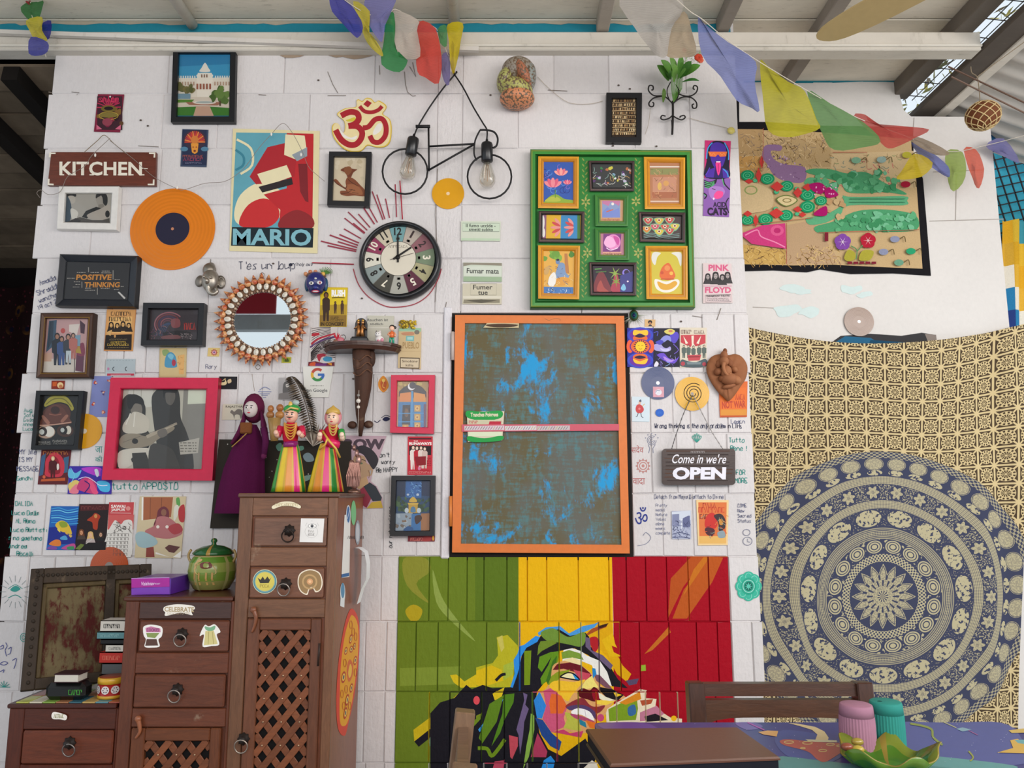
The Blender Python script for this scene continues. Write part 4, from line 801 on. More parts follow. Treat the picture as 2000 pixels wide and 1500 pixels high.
def f(a):
 a.R('#232c48', 1425,1015,1615,1290).E('#3a2c3c', 1522,1090,92,75)
 for i in range(17):
  t = 3.14 * i / 16 + 3.14; a.L(('#c0402c', '#d8783c', '#a8343c')[i % 3], 11,1522 + 26 * math.cos(t), 1110 + 22 * math.sin(t), 1522 + 80 * math.cos(t), 1110 + 86 * math.sin(t))
 a.E('#4f7a94', 1440,1165,30,18).E('#4f7a94', 1600,1165,30,18).E('#c87838', 1522,1095,30,34).P('#d89038', 1492,1120,1552,1120,1545,1190,1522,1205,1500,1190).E('#8a3a28', 1510,1150,7,4).E('#8a3a28', 1535,1150,7,4).E('#6a2a20', 1522,1180,10,8).G('#b0584c', 1430,1212,160,18,11).G('#b0485c', 1435,1234,155,24,6).G('#8a8aa8', 1450,1268,130,12,9)
poster('poster', 'small navy poster with an orange sunburst mask, under the palace picture', 'poster', 'a1', (1425,1008,1628,1014,1613,1305,1409,1300), '#39465f', f)
# big red, cream and blue poster: a plain stand-in design
def f(a):
 a.at(440,240,4).P('#5f9fae', 85,75,480,80,480,820,50,815).P('#b8262c', 480,80,690,85,680,830,480,820)
 a.S('#e3d8b0', 70,700,120,560,260,470,420,520,470,640,400,760,240,800,100,790).S('#c22c2e', 110,760,180,640,300,590,400,640,420,740,330,815,140,815).P('#a8242c', 190,420,330,190,500,150,560,240,540,420,380,470,240,480)
 a.P('#e3d8b0', 470,90,620,100,640,240,560,290,460,250).P('#8f98a0', 520,250,640,190,640,260,560,300).P('#7a1f26', 570,320,640,320,650,620,590,600).P('#e3d8b0', 250,400,480,330,520,420,300,500).P('#2a2426', 260,500,520,430,530,480,290,545).P('#b8262c', 300,560,560,490,640,640,660,820,420,820,430,680)
 a.S('#8a2428', 440,740,560,680,680,740,670,825,430,825).L('#e3d8b0', 18,90,130,200,200,210,330,120,400, sm=True).L('#3a7f92', 18,80,210,140,260,140,330,80,370, sm=True)
 a.P('#0f2028', 52,815,690,822,684,975,45,960).T('#7db2bd', 'MARIO', 60,825,612,130,.012,.03)
poster('poster', 'large poster in red, cream and pale blue with a bold five-letter title', 'poster', 'a6', (375,-495,1222,-470,1200,725,340,700), '#dcd0a4', f)
# hand with a bird
def f(a):
 a.P('#d9cbb0', 610,1220,860,1222,850,1560,600,1555); blobs(a, 12,620,1230,850,1400,10,26, ('#c9b99a', '#cfc2a6', '#e0d4bc'))
 a.S('#7a3f28', 660,1330,690,1310,700,1305,760,1320,790,1325,760,1350,740,1390,715,1385,700,1350).S('#8f5634', 690,1315,730,1300,750,1330,720,1370,695,1350).at(380,350,5).S('#8a4c2e', 1360,15,1385,0,1440,60,1480,80,1475,20,1500,-20,1560,0,1620,60,1665,110,1660,165,1560,160,1490,165,1430,150,1425,115,1480,110,1440,80,1390,50).S('#a86a44', 1480,60,1560,50,1620,90,1640,150,1560,145,1500,120).L('#4a2414', 6,1365,18,1400,50,1470,90,1490,60, sm=True).L('#4a2414', 5,1500,0,1530,30,1600,70, sm=True).L('#4a2414', 5,1430,145,1500,130,1540,100, sm=True).L('#4a2414', 5,1510,100,1570,110, sm=True).L('#4a2414', 4,1540,130,1600,140)
framed('black framed drawing of a brown hand holding a small bird', 'a2', (571,1183,902,1186,884,1613,556,1604), 40, '#19191d', '#d9cbb0', f)
# carved temple picture
def f(a):
 a.R('#3c2c20', 780,765,972,1062); r = random.Random(5)
 for j in range(9):
  y = 770 + j * 33; a.L('#d8b98a', 6 if j in (3,6) else 4,782, y, 830, y + r.uniform(-6,6), 880, y + r.uniform(-6,6), 930, y + r.uniform(-6,6), 970, y)
  for i in range(13):
   x = 788 + i * 14 + r.uniform(-3,3); a.P(r.choice(('#c8a878', '#a88458', '#e0c698', '#8a6a44')), x, y + 8, x + r.uniform(6,11), y + 6, x + r.uniform(4,10), y + 24, x - 1, y + 26)
framed('small black framed photograph of carved temple figures', 'a3', (738,723,1016,724,1012,1113,735,1110), 45, '#17171b', '#3c2c20', f)
# white framed black-and-white photograph
def f(a):
 a.P('#b3aea4', 610,125,1080,125,1075,440,600,435).P('#99958c', 610,125,700,125,690,430,600,430).S('#2c2c2c', 640,145,690,128,738,140,740,170,680,165,660,200).S('#c4bdb0', 668,165,720,165,738,200,722,235,690,235,670,200).S('#3f5260', 610,150,660,170,690,230,700,330,670,430,600,430)
 a.S('#dfdbd0', 690,290,740,300,765,340,730,400,700,380).S('#2a2a2a', 935,170,950,135,1000,128,1045,160,1050,230,1030,260,1000,220,990,160,945,190).S('#a8a196', 940,190,990,165,1005,210,1000,255,965,260,945,230).P('#8d877c', 960,250,1010,240,1030,290,960,300).P('#222', 800,370,840,310,940,270,1010,290,880,350,850,385).S('#b9b0a4', 850,350,980,290,1070,250,1075,360,1000,400,900,390).P('#55504a', 700,400,780,370,900,400,1000,400,1070,380,1072,430,690,430).P('#3a3632', 640,425,740,380,790,400,780,430).E('#222', 1050,340,22,34)
framed('white framed black-and-white photograph of two people, under the kitchen sign', 'a5', (575,70,1163,70,1140,496,553,486), 68, '#dedad4', '#b3aea4', f, d=.022, prof=[(0,.92), (.06,1), (.9,.95), (1,.7)])
# positive thinking
def f(a):
 a.P('#231f1f', 640,800,1250,800,1235,1180,620,1170).T('#e0932c', 'POSITIVE', 742,930,345,55,0,.03,.12).T('#e0932c', 'THINKING', 822,1005,345,52,0,.03,.12)
 for (x, y, w_) in ((752,908,85), (885,908,85), (990,912,95), (995,895,75), (655,965,80), (1120,978,50), (722,1000,65), (738,1025,45), (712,1050,65), (832,1062,60), (830,1082,100), (985,1065,85), (1115,1075,45), (1180,1045,30)): words_(a, '#c9c2b6', x, y, x + w_, 1,9,9, x)
 for (x, y, h) in ((862,860,50), (1102,890,90), (798,1002,60), (948,1062,66)): a.R('#a8a298', x, y, x + 7, y + h)
 a.P('#d9d5cf', 1150,1105,1165,1098,1228,1160,1215,1172)
framed('wide black bevelled frame with yellow chalk words on a black print'.replace('bevelled', 'sloped'), 'a5', (585,730,1348,748,1313,1250,540,1240), 72, ['#15161a', '#1a1c22', '#22252c', '#101114'], '#231f1f', f, d=.03, prof=[(0,.75), (.1,1), (1,.45)])
# brown framed group photograph
def f(a):
 a.P('#c9a2a0', 560,270,1130,270,1120,1000,530,1000).P('#3c5a70', 640,310,740,300,720,620,600,720).P('#2a3c4c', 650,320,700,310,690,560,620,690).P('#e3d9cf', 900,360,1040,350,1000,500,900,450).P('#d8d0c4', 560,800,1100,820,1090,1000,535,1000).P('#cfa890', 570,740,680,720,670,840,560,840).E('#c0504a', 820,440,30,34).P('#6a3a50', 1000,700,1100,690,1085,980,980,960).S('#8a3a54', 1010,640,1090,600,1100,760,1000,750).P('#b89a40', 960,650,1040,640,1060,740,950,720).L('#3a2a28', 10,975,760,968,980).P('#7fa5b8', 980,500,1050,495,1045,640,975,640).P('#4a2a3a', 1040,300,1110,360,1100,480,1050,470)
 for (x, y, h, b, s, hr) in ((745,470,420, '#1d2430', '#b07f66', '#1a1412'), (805,510,380, '#3f5a90', '#b98a70', '#241a16'), (890,480,400, '#3a3f48', '#c09078', '#1c1613'), (955,470,330, '#c0766a', '#c49a84', '#3a2a22')): man(a, x, y, h, b, s, hr, .17)
 a.P('#c8d4d8', 862,700,930,700,925,860,905,860,895,740,880,860,860,850); a.P('#e9c860', 555,280,585,270,560,760,540,990,530,990)
framed('ornate dark brown frame with a gold inner edge round a group photograph', 'b1', (530,208,1222,208,1172,1055,468,1055), 74, ['#2e1a10', '#3a2214', '#4a2c18', '#8a6a34', '#5a3a1c'], '#c9a2a0', f, d=.026, prof=[(0,.8), (.2,1), (.7,.85), (.85,.95), (1,.6)])
# tan band poster
def f(a):
 a.P('#d39a5c', 60,300,430,300,395,830,30,825).P('#e0b06c', 95,400,390,390,370,600,70,600).G('#3a2a1c', 115,325,265,55,8).G('#3a2a1c', 90,390,290,60,8)
 for (x, y, r) in ((115,500,33), (195,510,30), (270,492,33), (345,508,30)): bust(a, x, y, r, '#231a14', '#d8a868', '#2c221a')
 a.P('#241b15', 45,630,385,620,378,825,28,820).P('#d0a468', 60,590,130,560,110,640,60,620).E('#b88a54', 165,640,14,26).G('#8a7a58', 90,680,240,18,11).G('#c0a040', 110,710,205,28,10).G('#d0ac4c', 70,742,280,30,13); words_(a, '#8a7448', 80,790,350,1,14,14)
poster('poster', 'tan concert poster with four long-haired musicians', 'poster', 'b2', (58,293,440,297,395,840,18,835), '#c8844c', f)
# dark framed photograph under the ornaments
def f(a):
 a.P('#3a3034', 610,280,1230,280,1220,675,590,680)
 for i in range(5): a.O(('#6a3a48', '#8a4a54', '#4a2a50', '#7a3038', '#a06068')[i], 16,850 + 5 * i, 490,60 + 32 * i, 50 + 26 * i, 20,2.6,5.6)
 for i in range(5): a.L('#3a4a6a', 9,690 + i * 25,640,760 + i * 22,520,860 + i * 10,470, sm=True)
 a.G('#b03a34', 1070,470,150,90,4).S('#8a4a4c', 900,430,1000,420,1010,520,910,530).P('#1c1618', 770,600,980,570,1150,590,1150,640,800,650); lines(a, 34,1010,600,1160,670,22,5, ('#b8a8a8', '#8a7a7c')); lines(a, 30,620,500,900,670,50,6, ('#8a5a60', '#5a3a5a', '#a87a74', '#2a1c2a')); a.S('#7a4a4a', 800,640,980,630,1010,675,780,678)
framed('black framed dark photograph with three glass ornaments standing on its top edge', 'b2', (530,208,1326,212,1300,765,498,765), 76, '#1b1c20', '#3a3034', f, d=.03)
# big pink frame
def f(a):
 a.P('#c8c4b4', 245,1300,1370,1305,1340,2450,60,2450).P('#d9d8cc', 350,1320,660,1320,660,1560,300,1600)  # pale patch with slats below: window reflection painted into the print
 for x in (410,510,1140,1240): a.L('#b8b4a4', 10, x, 1320, x - 10,1560)
 a.P('#8f8c84', 1060,1310,1370,1310,1345,2440,1000,2440).P('#d8dcc8', 1120,1320,1360,1320,1350,1520,1110,1530)
 # player with a guitar, and a man behind, in greys
 a.S('#3c3b39', 640,1500,690,1360,800,1300,960,1320,1010,1450,1020,1700,1100,1900,1180,2200,1150,2450,800,2450,700,2000).S('#6a655e', 830,1340,920,1330,950,1440,900,1540,830,1500).S('#222120', 800,1300,940,1300,970,1380,830,1380,800,1450)
 a.S('#34332f', 250,1500,340,1400,470,1440,560,1560,560,1800,640,2000,500,2200,90,2450,130,2000,200,1700).S('#847d72', 380,1520,470,1500,520,1580,500,1680,420,1700,370,1620).S('#1e1d1b', 330,1430,420,1400,520,1450,540,1540,430,1520,370,1600,330,1560)
 a.at(0,780,6.667).S('#cfc8b8', 1600,340,1700,200,1760,160,1880,200,1950,300,1900,430,1640,440).L('#e8e4d8', 14,1700,180,1640,330).L('#e8e4d8', 14,1760,170,1740,360).S('#9a8f7c', 1560,520,1640,450,1800,450,1900,480,2050,420,2240,350,2260,400,2060,520,1950,600,1740,640,1580,620).E('#2c2a26', 1760,545,40,36).P('#b9ad98', 1900,470,2300,300,2310,325,1920,510).L('#6a6256', 5,1600,560,2300,315)
 a.S('#d8d2c4', 1540,700,1700,640,1960,640,1960,720,1720,760,1720,850,1560,910).P('#3a3834', 1720,700,1900,690,1980,920,1740,920).S('#4a4743', 1960,600,2200,620,2300,760,2340,1000,1980,1000).S('#777067', 2050,420,2150,380,2180,460,2090,500).P('#bdb8ac', 2330,560,2600,500,2580,700,2350,720); words_(a, '#7a766c', 2350,560,2560,4,24,36)
framed('large pink framed black-and-white photograph of a guitar player, matchboxes on its top edge', 'b2', (108,1182,1512,1186,1430,2525,-10,2515), 150, ['#9a1230', '#c81d44', '#d3244c', '#a8153a'], '#c8c4b4', f, d=.03, pd=.25)
# upside-down face
def f(a):
 a.P('#141312', 490,1225,1050,1225,1020,1950,470,1950).S('#b0a63c', 575,1400,640,1310,760,1285,880,1310,960,1440,930,1480,880,1400,760,1370,640,1410,590,1430).L('#7a7428', 14,600,1400,700,1330,830,1330,930,1430, sm=True).S('#5a3024', 560,1500,640,1420,760,1385,880,1420,920,1520,880,1600,740,1560,600,1600).at(0,780,6.667)
 a.S('#6a3a2c', 540,260,620,120,720,70,820,110,900,240,910,320,520,330).E('#3a1c16', 720,140,60,50).L('#a86a54', 10,640,190,720,205,800,190, sm=True).S('#a8705a', 545,230,610,320,650,300,570,210).S('#a8705a', 890,220,820,300,790,280,860,200).L('#d8a890', 14,505,340,700,330,930,297, sm=True)
 a.E('#b99a84', 600,425,120,85).E('#ebe6da', 640,420,70,70).E('#2a1a14', 560,420,55,60).E('#d8dcd4', 545,425,34,36).E('#4a2c20', 850,410,110,80).E('#e3dccc', 890,400,40,56).E('#1a1210', 830,405,50,54).E('#ccd2cc', 815,400,26,30)
 a.G('#c9c4ba', 490,545,175,22,7).G('#c9c4ba', 690,530,190,24,10).G('#a8a49a', 490,575,175,20,9).G('#a8a49a', 700,562,180,22,9)
framed('black framed upside-down close-up of a face with a yellow headscarf', 'b1', (470,1220,1087,1222,1013,1988,400,1988), 62, '#121316', '#141312', f, d=.026)
# red poster under it, marbled print, wrapping paper
def f(a):
 a.P('#5a1c22', 545,660,925,660,875,1105,500,1105).P('#3c5a7c', 540,740,600,700,560,980,510,1000).P('#3a6080', 830,760,900,740,880,950,820,960).S('#c03244', 590,900,600,780,690,690,790,730,840,850,800,1000,600,1000).S('#8a1c2a', 640,960,640,820,690,740,760,790,780,960).G('#c8783c', 565,675,330,45,7)
 man(a, 690,740,290, '#4a1418', '#e0cfa8', '#c8a878', .18); a.S('#d8d0c4', 740,850,765,840,770,900,745,920); a.E('#c85a38', 575,1010,20,22).P('#b8562c', 540,1040,850,1020,850,1060,530,1070)
poster('poster', 'red rock poster hanging below the upside-down face', 'poster', 'b3', (540,655,928,655,876,1108,490,1108), '#6a1e22', f)
def f(a):
 a.P('#3a2a9c', 900,870,1460,870,1448,1230,880,1230); a.S('#5fb4d8', 900,900,980,960,1060,920,1020,1010,960,1030,890,1010).S('#b03ac0', 1060,900,1200,880,1320,900,1300,1000,1150,960).S('#d8c06a', 890,1110,980,1050,1040,1090,1000,1200,920,1220).S('#e07a8c', 900,1210,1000,1100,1020,1220).S('#c03a70', 1000,1150,1060,1040,1180,1020,1260,1130,1240,1230,1050,1190).S('#e0507c', 1140,1060,1200,1060,1250,1160,1280,1220,1210,1225).S('#4ab0dc', 1260,1080,1350,1060,1430,1100,1420,1200,1310,1190).S('#cfd8e0', 1230,920,1270,910,1290,980,1260,1010).L('#e8dff0', 8,1020,1040,1120,1010,1220,1060,1300,1120,1400,1120, sm=True).L('#7ac8e8', 8,920,890,970,990,930,1080, sm=True).L('#2a1a6c', 14,1100,1220,1170,1120,1100,1060, sm=True).S('#6a2ab0', 1310,930,1400,900,1440,1000,1330,1040)
poster('postcard', 'marbled purple and blue card partly under the pink frame', 'postcard', 'b3', (915,872,1462,872,1450,1232,878,1230), '#3a2a9c', f)
def f(a):
 for (x, y) in ((1250,1120), (1345,1245), (1225,1390), (1345,1500), (1425,1095)):
  blobs(a, 5, x - 22, y - 18, x + 22, y + 22,12,22, ('#c0503c', '#d8a084', '#5a4a7c', '#b83a30')); a.E('#e0b8a0', x, y, 12)
poster('wrapping_paper', 'lilac paper strip printed with red clowns beside the pink frame', 'paper', 'b1', (1212,1030,1452,1030,1400,1562,1155,1562), '#7c84b8', f, th=.0006)
# cassette card, blue god card, small stickers and cards
def f(a):
 a.P('#a9b4b8', 55,945,430,945,425,1120,60,1115).P('#b8324a', 62,1130,415,1130,412,1158,60,1160).L('#e0d8d8', 6,110,1150,370,1150).O('#3a3c42', 9,155,1070,20,24,14,1.5,4.8).O('#3a3c42', 9,318,1070,20,24,14,1.5,4.8).E('#b87a9c', 78,1070,15,20)
 for x in range(70,420,40): a.E('#7a8488', x, 957,6,4, n=8)
poster('cassette_card', 'pale grey cassette-shaped card with a red stripe', 'card', 'b2', (50,940,432,940,422,1165,42,1165), '#b4bec0', f)
def f(a):
 a.P('#c9b382', 760,800,1090,800,1080,1160,750,1160).S('#8aa068', 780,830,850,820,880,880,800,900).S('#4f90b0', 810,1000,830,900,890,850,950,900,970,1000,960,1050,830,1050).S('#7ab4c8', 850,900,890,870,930,900,900,950).E('#a83a4c', 930,990,26,44).P('#d8a868', 980,900,1070,880,1060,1140,1000,1140)
 lines(a, 14,990,850,1070,1120,40,4, ('#b87a44', '#c89a5c'))
poster('postcard', 'card with a blue flute-playing figure standing behind the matchboxes', 'postcard', 'b2', (745,795,1098,795,1088,1180,738,1180), '#bfa878', f)
poster('sticker', 'tiny yellow sticker with a sun wheel near the shell mirror', 'sticker', 'b2', (1378,795,1530,797,1518,910,1366,906), '#d8bc78', lambda a: a.star('#a84a3a', 1455,855,48,32,10).E('#d8a0a8', 1455,855,26).E('#7a4a8a', 1455,855,12), th=.0004)
poster('postcard', 'small black card with two pale runners', 'postcard', 'b2', (1522,1168,1755,1170,1750,1334,1516,1332), '#17151a', lambda a: a.S('#e0d0a0', 1540,1250,1590,1240,1600,1210,1620,1250,1600,1280,1545,1280).S('#d0b890', 1630,1220,1670,1200,1680,1240,1640,1260).P('#c8b080', 1545,1235,1600,1190,1610,1205))
poster('postcard', 'tiny orange card with a pale dome, above the upside-down face', 'postcard', 'b1', (672,1090,845,1090,835,1200,668,1198), '#8a2a18', lambda a: a.P('#c85a24', 685,1110,740,1105,735,1160,685,1165).E('#e8c890', 785,1150,40).E('#c0784c', 790,1165,24))
poster('sticker', 'tiny green and yellow stamp under the shell mirror', 'sticker', 'b5', (1002,1316,1128,1316,1122,1392,998,1392), '#b8b040', lambda a: a.R('#8a9a2a', 1015,1328,1112,1380).S('#4a5a20', 1040,1375,1050,1340,1080,1335,1095,1375), th=.0004)
# lower cards
def f(a):
 a.P('#1f5fae', 500,195,770,195,725,615,455,618)
 for i in range(7): a.L(('#3f9ad0', '#6cc0e0', '#2a78c0')[i % 3], 9,500,220 + i * 22,580,210 + i * 24,660,235 + i * 22,765,215 + i * 24, sm=True)
 a.P('#1c2a86', 480,400,750,380,735,560,465,570).S('#d8b43a', 540,380,590,335,650,350,690,410,700,470,640,450,600,440).S('#8a9a30', 580,350,640,345,660,390,600,400).S('#e0c850', 560,420,580,400,590,450).S('#d8a840', 640,430,665,470,640,460).S('#d0b060', 670,470,705,480,690,500).S('#d87a34', 480,560,540,520,590,530,590,580,520,580).S('#b84a8a', 600,610,660,570,730,560,725,615).S('#3a8a5a', 660,590,720,585,720,615,660,615).S('#7a4a9a', 460,610,500,580,560,600,540,618).S('#4f9ac8', 590,500,640,480,660,520,600,520)
poster('postcard', 'bright blue card with a yellow sea turtle', 'postcard', 'b4', (500,192,772,194,726,622,452,620), '#1f5fae', f)
def f(a):
 a.P('#241618', 775,172,1065,172,1030,620,730,620).P('#4a1a1c', 780,180,1060,175,1055,230,785,240).G('#7a3a38', 795,195,240,30,7).S('#a8381e', 850,330,900,290,930,260,980,290,960,340,950,420,910,410,900,350).E('#c8884c', 935,290,16,20)
 for (x, y, r, h, s, c) in ((795,450,26, '#6a3a20', '#d0946c', '#4a3c34'), (885,475,28, '#d8b070', '#e0b090', '#b8a8a4'), (985,470,24, '#3a2a22', '#c89a7c', '#1c1a1c')): bust(a, x, y, r, h, s, c, 1.5)
 a.P('#6a7a34', 735,610,790,560,830,570,780,620).P('#1a1416', 830,560,1040,540,1032,620,790,620).L('#c8c0b8', 8,840,560,900,520, sm=False)
poster('poster', 'dark band poster between the turtle card and the red city leaflet', 'poster', 'b4', (775,172,1068,172,1030,622,730,622), '#241618', f)
def f(a):
 a.P('#c0464a', 1065,155,1310,155,1300,330,1055,340).T('#f0e8e0', 'SAWAI', 1085,178,140,34,.01,.03).T('#f0e8e0', 'JAIPUR', 1085,215,140,32,.01,.03).E('#d88a84', 1252,215,22).L('#e8d8d0', 4,1078,258,1280,262).P('#c85a58', 1060,280,1310,275,1300,420,1050,420).S('#ddd8d0', 1050,460,1100,360,1130,330,1180,370,1220,330,1290,340,1290,480,1270,690,1030,620)
 for i in range(6):
  for j in range(6):
   x, y = 1050 + i * 36 - j * 3,460 + j * 38
   if y < 680: a.L('#55504c', 4, x, y + 26, x, y, x + 26, y, x + 26, y + 26)
 lines(a, 26,1110,350,1280,460,34,4, ('#4a4644', '#7a746e'))
poster('leaflet', 'red and white city leaflet with a line drawing of houses', 'leaflet', 'b4', (1066,155,1318,155,1278,690,1028,682), '#e3ddd4', f)
def f(a):
 a.P('#cdbb96', 1365,100,1815,100,1765,700,1315,695).P('#a05a34', 1400,105,1690,105,1670,300,1395,330).L('#7a4024', 6,1470,110,1465,320).L('#7a4024', 6,1580,110,1570,310).P('#e8e4da', 1385,105,1402,105,1398,330,1382,330).S('#5a9a4a', 1720,120,1750,110,1760,180,1730,190).S('#d8d4c4', 1700,210,1735,180,1750,240,1700,340).S('#b02a2c', 1745,220,1800,180,1800,340,1750,330)
 a.S('#6a2430', 1530,300,1545,230,1600,195,1645,230,1650,300,1630,380,1530,440,1500,380).E('#8a5a44', 1600,255,26,34).S('#b06a6a', 1420,430,1510,380,1540,300,1640,300,1740,380,1780,460,1660,510,1530,500,1440,470).S('#a8383c', 1640,400,1740,360,1785,430,1700,470).E('#e8ddd0', 1542,395,16).E('#e8ddd0', 1632,395,16).S('#9ab4b8', 1325,470,1390,440,1500,490,1540,550,1480,590,1400,600,1340,570).P('#8a3a2c', 1430,600,1500,590,1510,690,1425,690).P('#5a2a24', 1610,600,1650,570,1760,590,1700,650,1650,640).P('#eae4dc', 1520,640,1660,690,1520,660).P('#f0ece4', 1690,690,1770,630,1765,698)
poster('photo_print', 'photograph of a woman in a red dress sitting on sandy ground', 'photo', 'b4', (1365,98,1818,98,1766,702,1312,696), '#cdbb96', f, mat=MPHOTO)
# yellow rush poster and striped poster, search sign
def f(a):
 a.P('#d9bc20', 1508,415,1858,415,1845,640,1505,660).P('#b0902a', 1505,640,1850,630,1840,800,1500,800).P('#8a6a28', 1500,770,1845,770,1840,915,1498,915).T('#f6f4ee', 'RUSH', 1650,440,180,90,0,.07).L('#2a2018', 10,1655,545,1740,540,1820,545)
 man(a, 1580,470,380, '#3a2418', '#7a5030', '#2a1810', .13); man(a, 1700,590,160, '#4a3020', '#6a4a2c', '#2a1810', .12); man(a, 1790,580,180, '#4a3020', '#6a4a2c', '#2a1810', .12); a.G('#4a3a1a', 1645,790,100,30,6).G('#4a3a1a', 1640,825,170,28,6).T('#3a2a18', 'IN CONCERT', 1510,862,300,48,0,.03)
poster('poster', 'yellow concert poster with three dark standing figures', 'poster', 'b5', (1506,405,1862,410,1846,922,1494,920), '#c8a82c', f)
def f(a):
 a.P('#cfc6c2', 1388,930,1730,930,1690,1432,1345,1432)
 for i in range(15): a.L('#3c3234', 8,1390,950 + i * 30,1480,935 + i * 22,1640,930 + i * 14, sm=True); a.n -= 1
 for i in range(12): a.L('#3c3234', 7,1380,1260 + i * 10,1500,1130 + i * 16,1700,1060 + i * 24, sm=True); a.n -= 1
 a.n += 2; a.L('#b02a3c', 22,1385,1150,1460,1090,1560,1050,1700,1010, sm=True).L('#5a3a6c', 20,1370,1190,1460,1130,1580,1080,1690,1050, sm=True).S('#b02434', 1400,1010,1480,1000,1490,1030,1400,1045).S('#a8283a', 1460,1290,1530,1270,1590,1290,1520,1320,1490,1380).S('#3f90b8', 1540,1330,1600,1310,1660,1330,1640,1370,1560,1370).P('#6a1c2c', 1350,1380,1440,1370,1560,1400,1690,1380,1690,1432,1345,1432).S('#c8502c', 1370,1400,1430,1380,1450,1425,1370,1428).S('#d88a2c', 1600,1400,1650,1395,1650,1425).P('#6a2a6c', 1440,1400,1590,1395,1580,1430,1440,1432)
poster('poster', 'black and white striped poster with red waves, half behind the wooden wall bracket', 'poster', 'b5', (1386,926,1730,926,1690,1438,1340,1436), '#cfc6c2', f)
def f(a):
 pts = lambda r, a0, a1, n=14: [q for i in range(n + 1) for q in (203 + r * math.cos(a0 + (a1 - a0) * i / n), 945 + r * .98 * math.sin(a0 + (a1 - a0) * i / n))]
 for c, a0, a1 in (('#b84a3c', 3.5,5.45), ('#d8a838', 2.55,3.5), ('#3f8a4c', .75,2.55), ('#3a68b0', 0,.75)): a.L(c, 36, *pts(72, a0, a1))
 a.R('#3a68b0', 205,930,290,962); words_(a, '#9a9890', 110,1085,280,1,16,20); a.T('#55565a', 'on Google', 60,1125,270,56,.01,.01)
poster('sign_card', 'white plastic card with a round letter logo in four colours', 'sign', 'b6', (10,838,410,842,345,1240,30,1242), '#dcdad2', f, th=.0025)
# pale tobacco packs and health warnings
def pack(label, c, q, bg, fn): poster('tobacco_pack', label, 'tobacco pack', c, q, bg, fn, th=.004, group='flattened tobacco packs')
def f(a): a.P('#c6d3bd', 1115,420,1485,425,1480,515,1115,512).L('#3a3c3a', 3,1118,428,1478,430,1476,513,1118,510, closed=True).T('#3f423e', 'Il fumo uccide -', 1150,435,290,34,.01,.02).T('#3f423e', 'smetti subito', 1180,474,235,32,.01,.02).P('#b9cdb0', 1108,575,1480,580,1480,600,1105,598)
pack('pale green pack with a two-line printed warning, topmost of three', 'a7', (1102,408,1490,412,1484,604,1100,600), '#cdd2c0', f)
def f(a): a.P('#8f8878', 1125,815,1500,820,1500,845,1200,835,1125,850).P('#cfd5c6', 1130,850,1500,852,1498,945,1130,945).T('#4a4c48', 'Fumar mata', 1158,868,315,50,.02,.02).P('#9ab090', 1128,950,1500,955,1500,1000,1125,998)
pack('green banded pack with a short two-word warning, middle of three', 'a7', (1124,812,1502,818,1500,1002,1124,998), '#c4ccba', f)
def f(a): a.L('#6a665c', 3,1195,1022,1450,1022,1448,1132,1195,1132, closed=True).T('#4a4842', 'Fumer', 1220,1030,190,48,0,.02).T('#4a4842', 'tue', 1268,1090,95,40,0,.02).P('#8d8672', 1130,1175,1480,1172,1480,1208,1125,1212).P('#5c574a', 1150,1185,1300,1172,1460,1185,1300,1210).R('#d8d2c0', 1120,1140,1495,1165)
pack('beige pack with a boxed warning, lowest of three', 'a7', (1118,1018,1500,1018,1498,1222,1116,1218), '#c9c2ac', f)
def f(a): a.T('#5a5a56', 'Rauchen ist', 850,215,270,36,-.01,.015).T('#5a5a56', 't\u00f6dlich', 885,270,170,30,.01,.015).R('#dedad0', 850,330,1180,335)
pack('beige pack with a two-line warning behind the little shelf figures', 'b6', (850,175,1195,180,1190,520,840,510), '#c4c0b0', f)
def f(a):
 a.P('#9ac0a0', 1262,335,1550,338,1548,385,1260,380).E('#7a746a', 1495,392,34,30).P('#7ab4b0', 1355,440,1460,440,1455,510,1350,505).P('#a8d0cc', 1370,455,1440,455,1440,490,1370,490).T('#a88a5c', 'PUEBLO', 1310,520,215,85,.01,.02).L('#b89a70', 4,1265,640,1545,640).P('#4a3a2c', 1275,720,1532,725,1528,868,1275,858).P('#d4c2a4', 1285,732,1522,737,1518,856,1285,848).T('#6a5a48', 'Smoking', 1300,752,205,42,.02,.02).T('#7a6a58', 'kills', 1350,805,100,34,.02,.015).S('#c08a6a', 1300,400,1440,390,1450,430,1320,430)
pack('tall tan pouch with a green top and boxed warning, dried yellow flowers above it', 'b6', (1260,332,1552,338,1545,872,1248,858), '#cdb489', f)
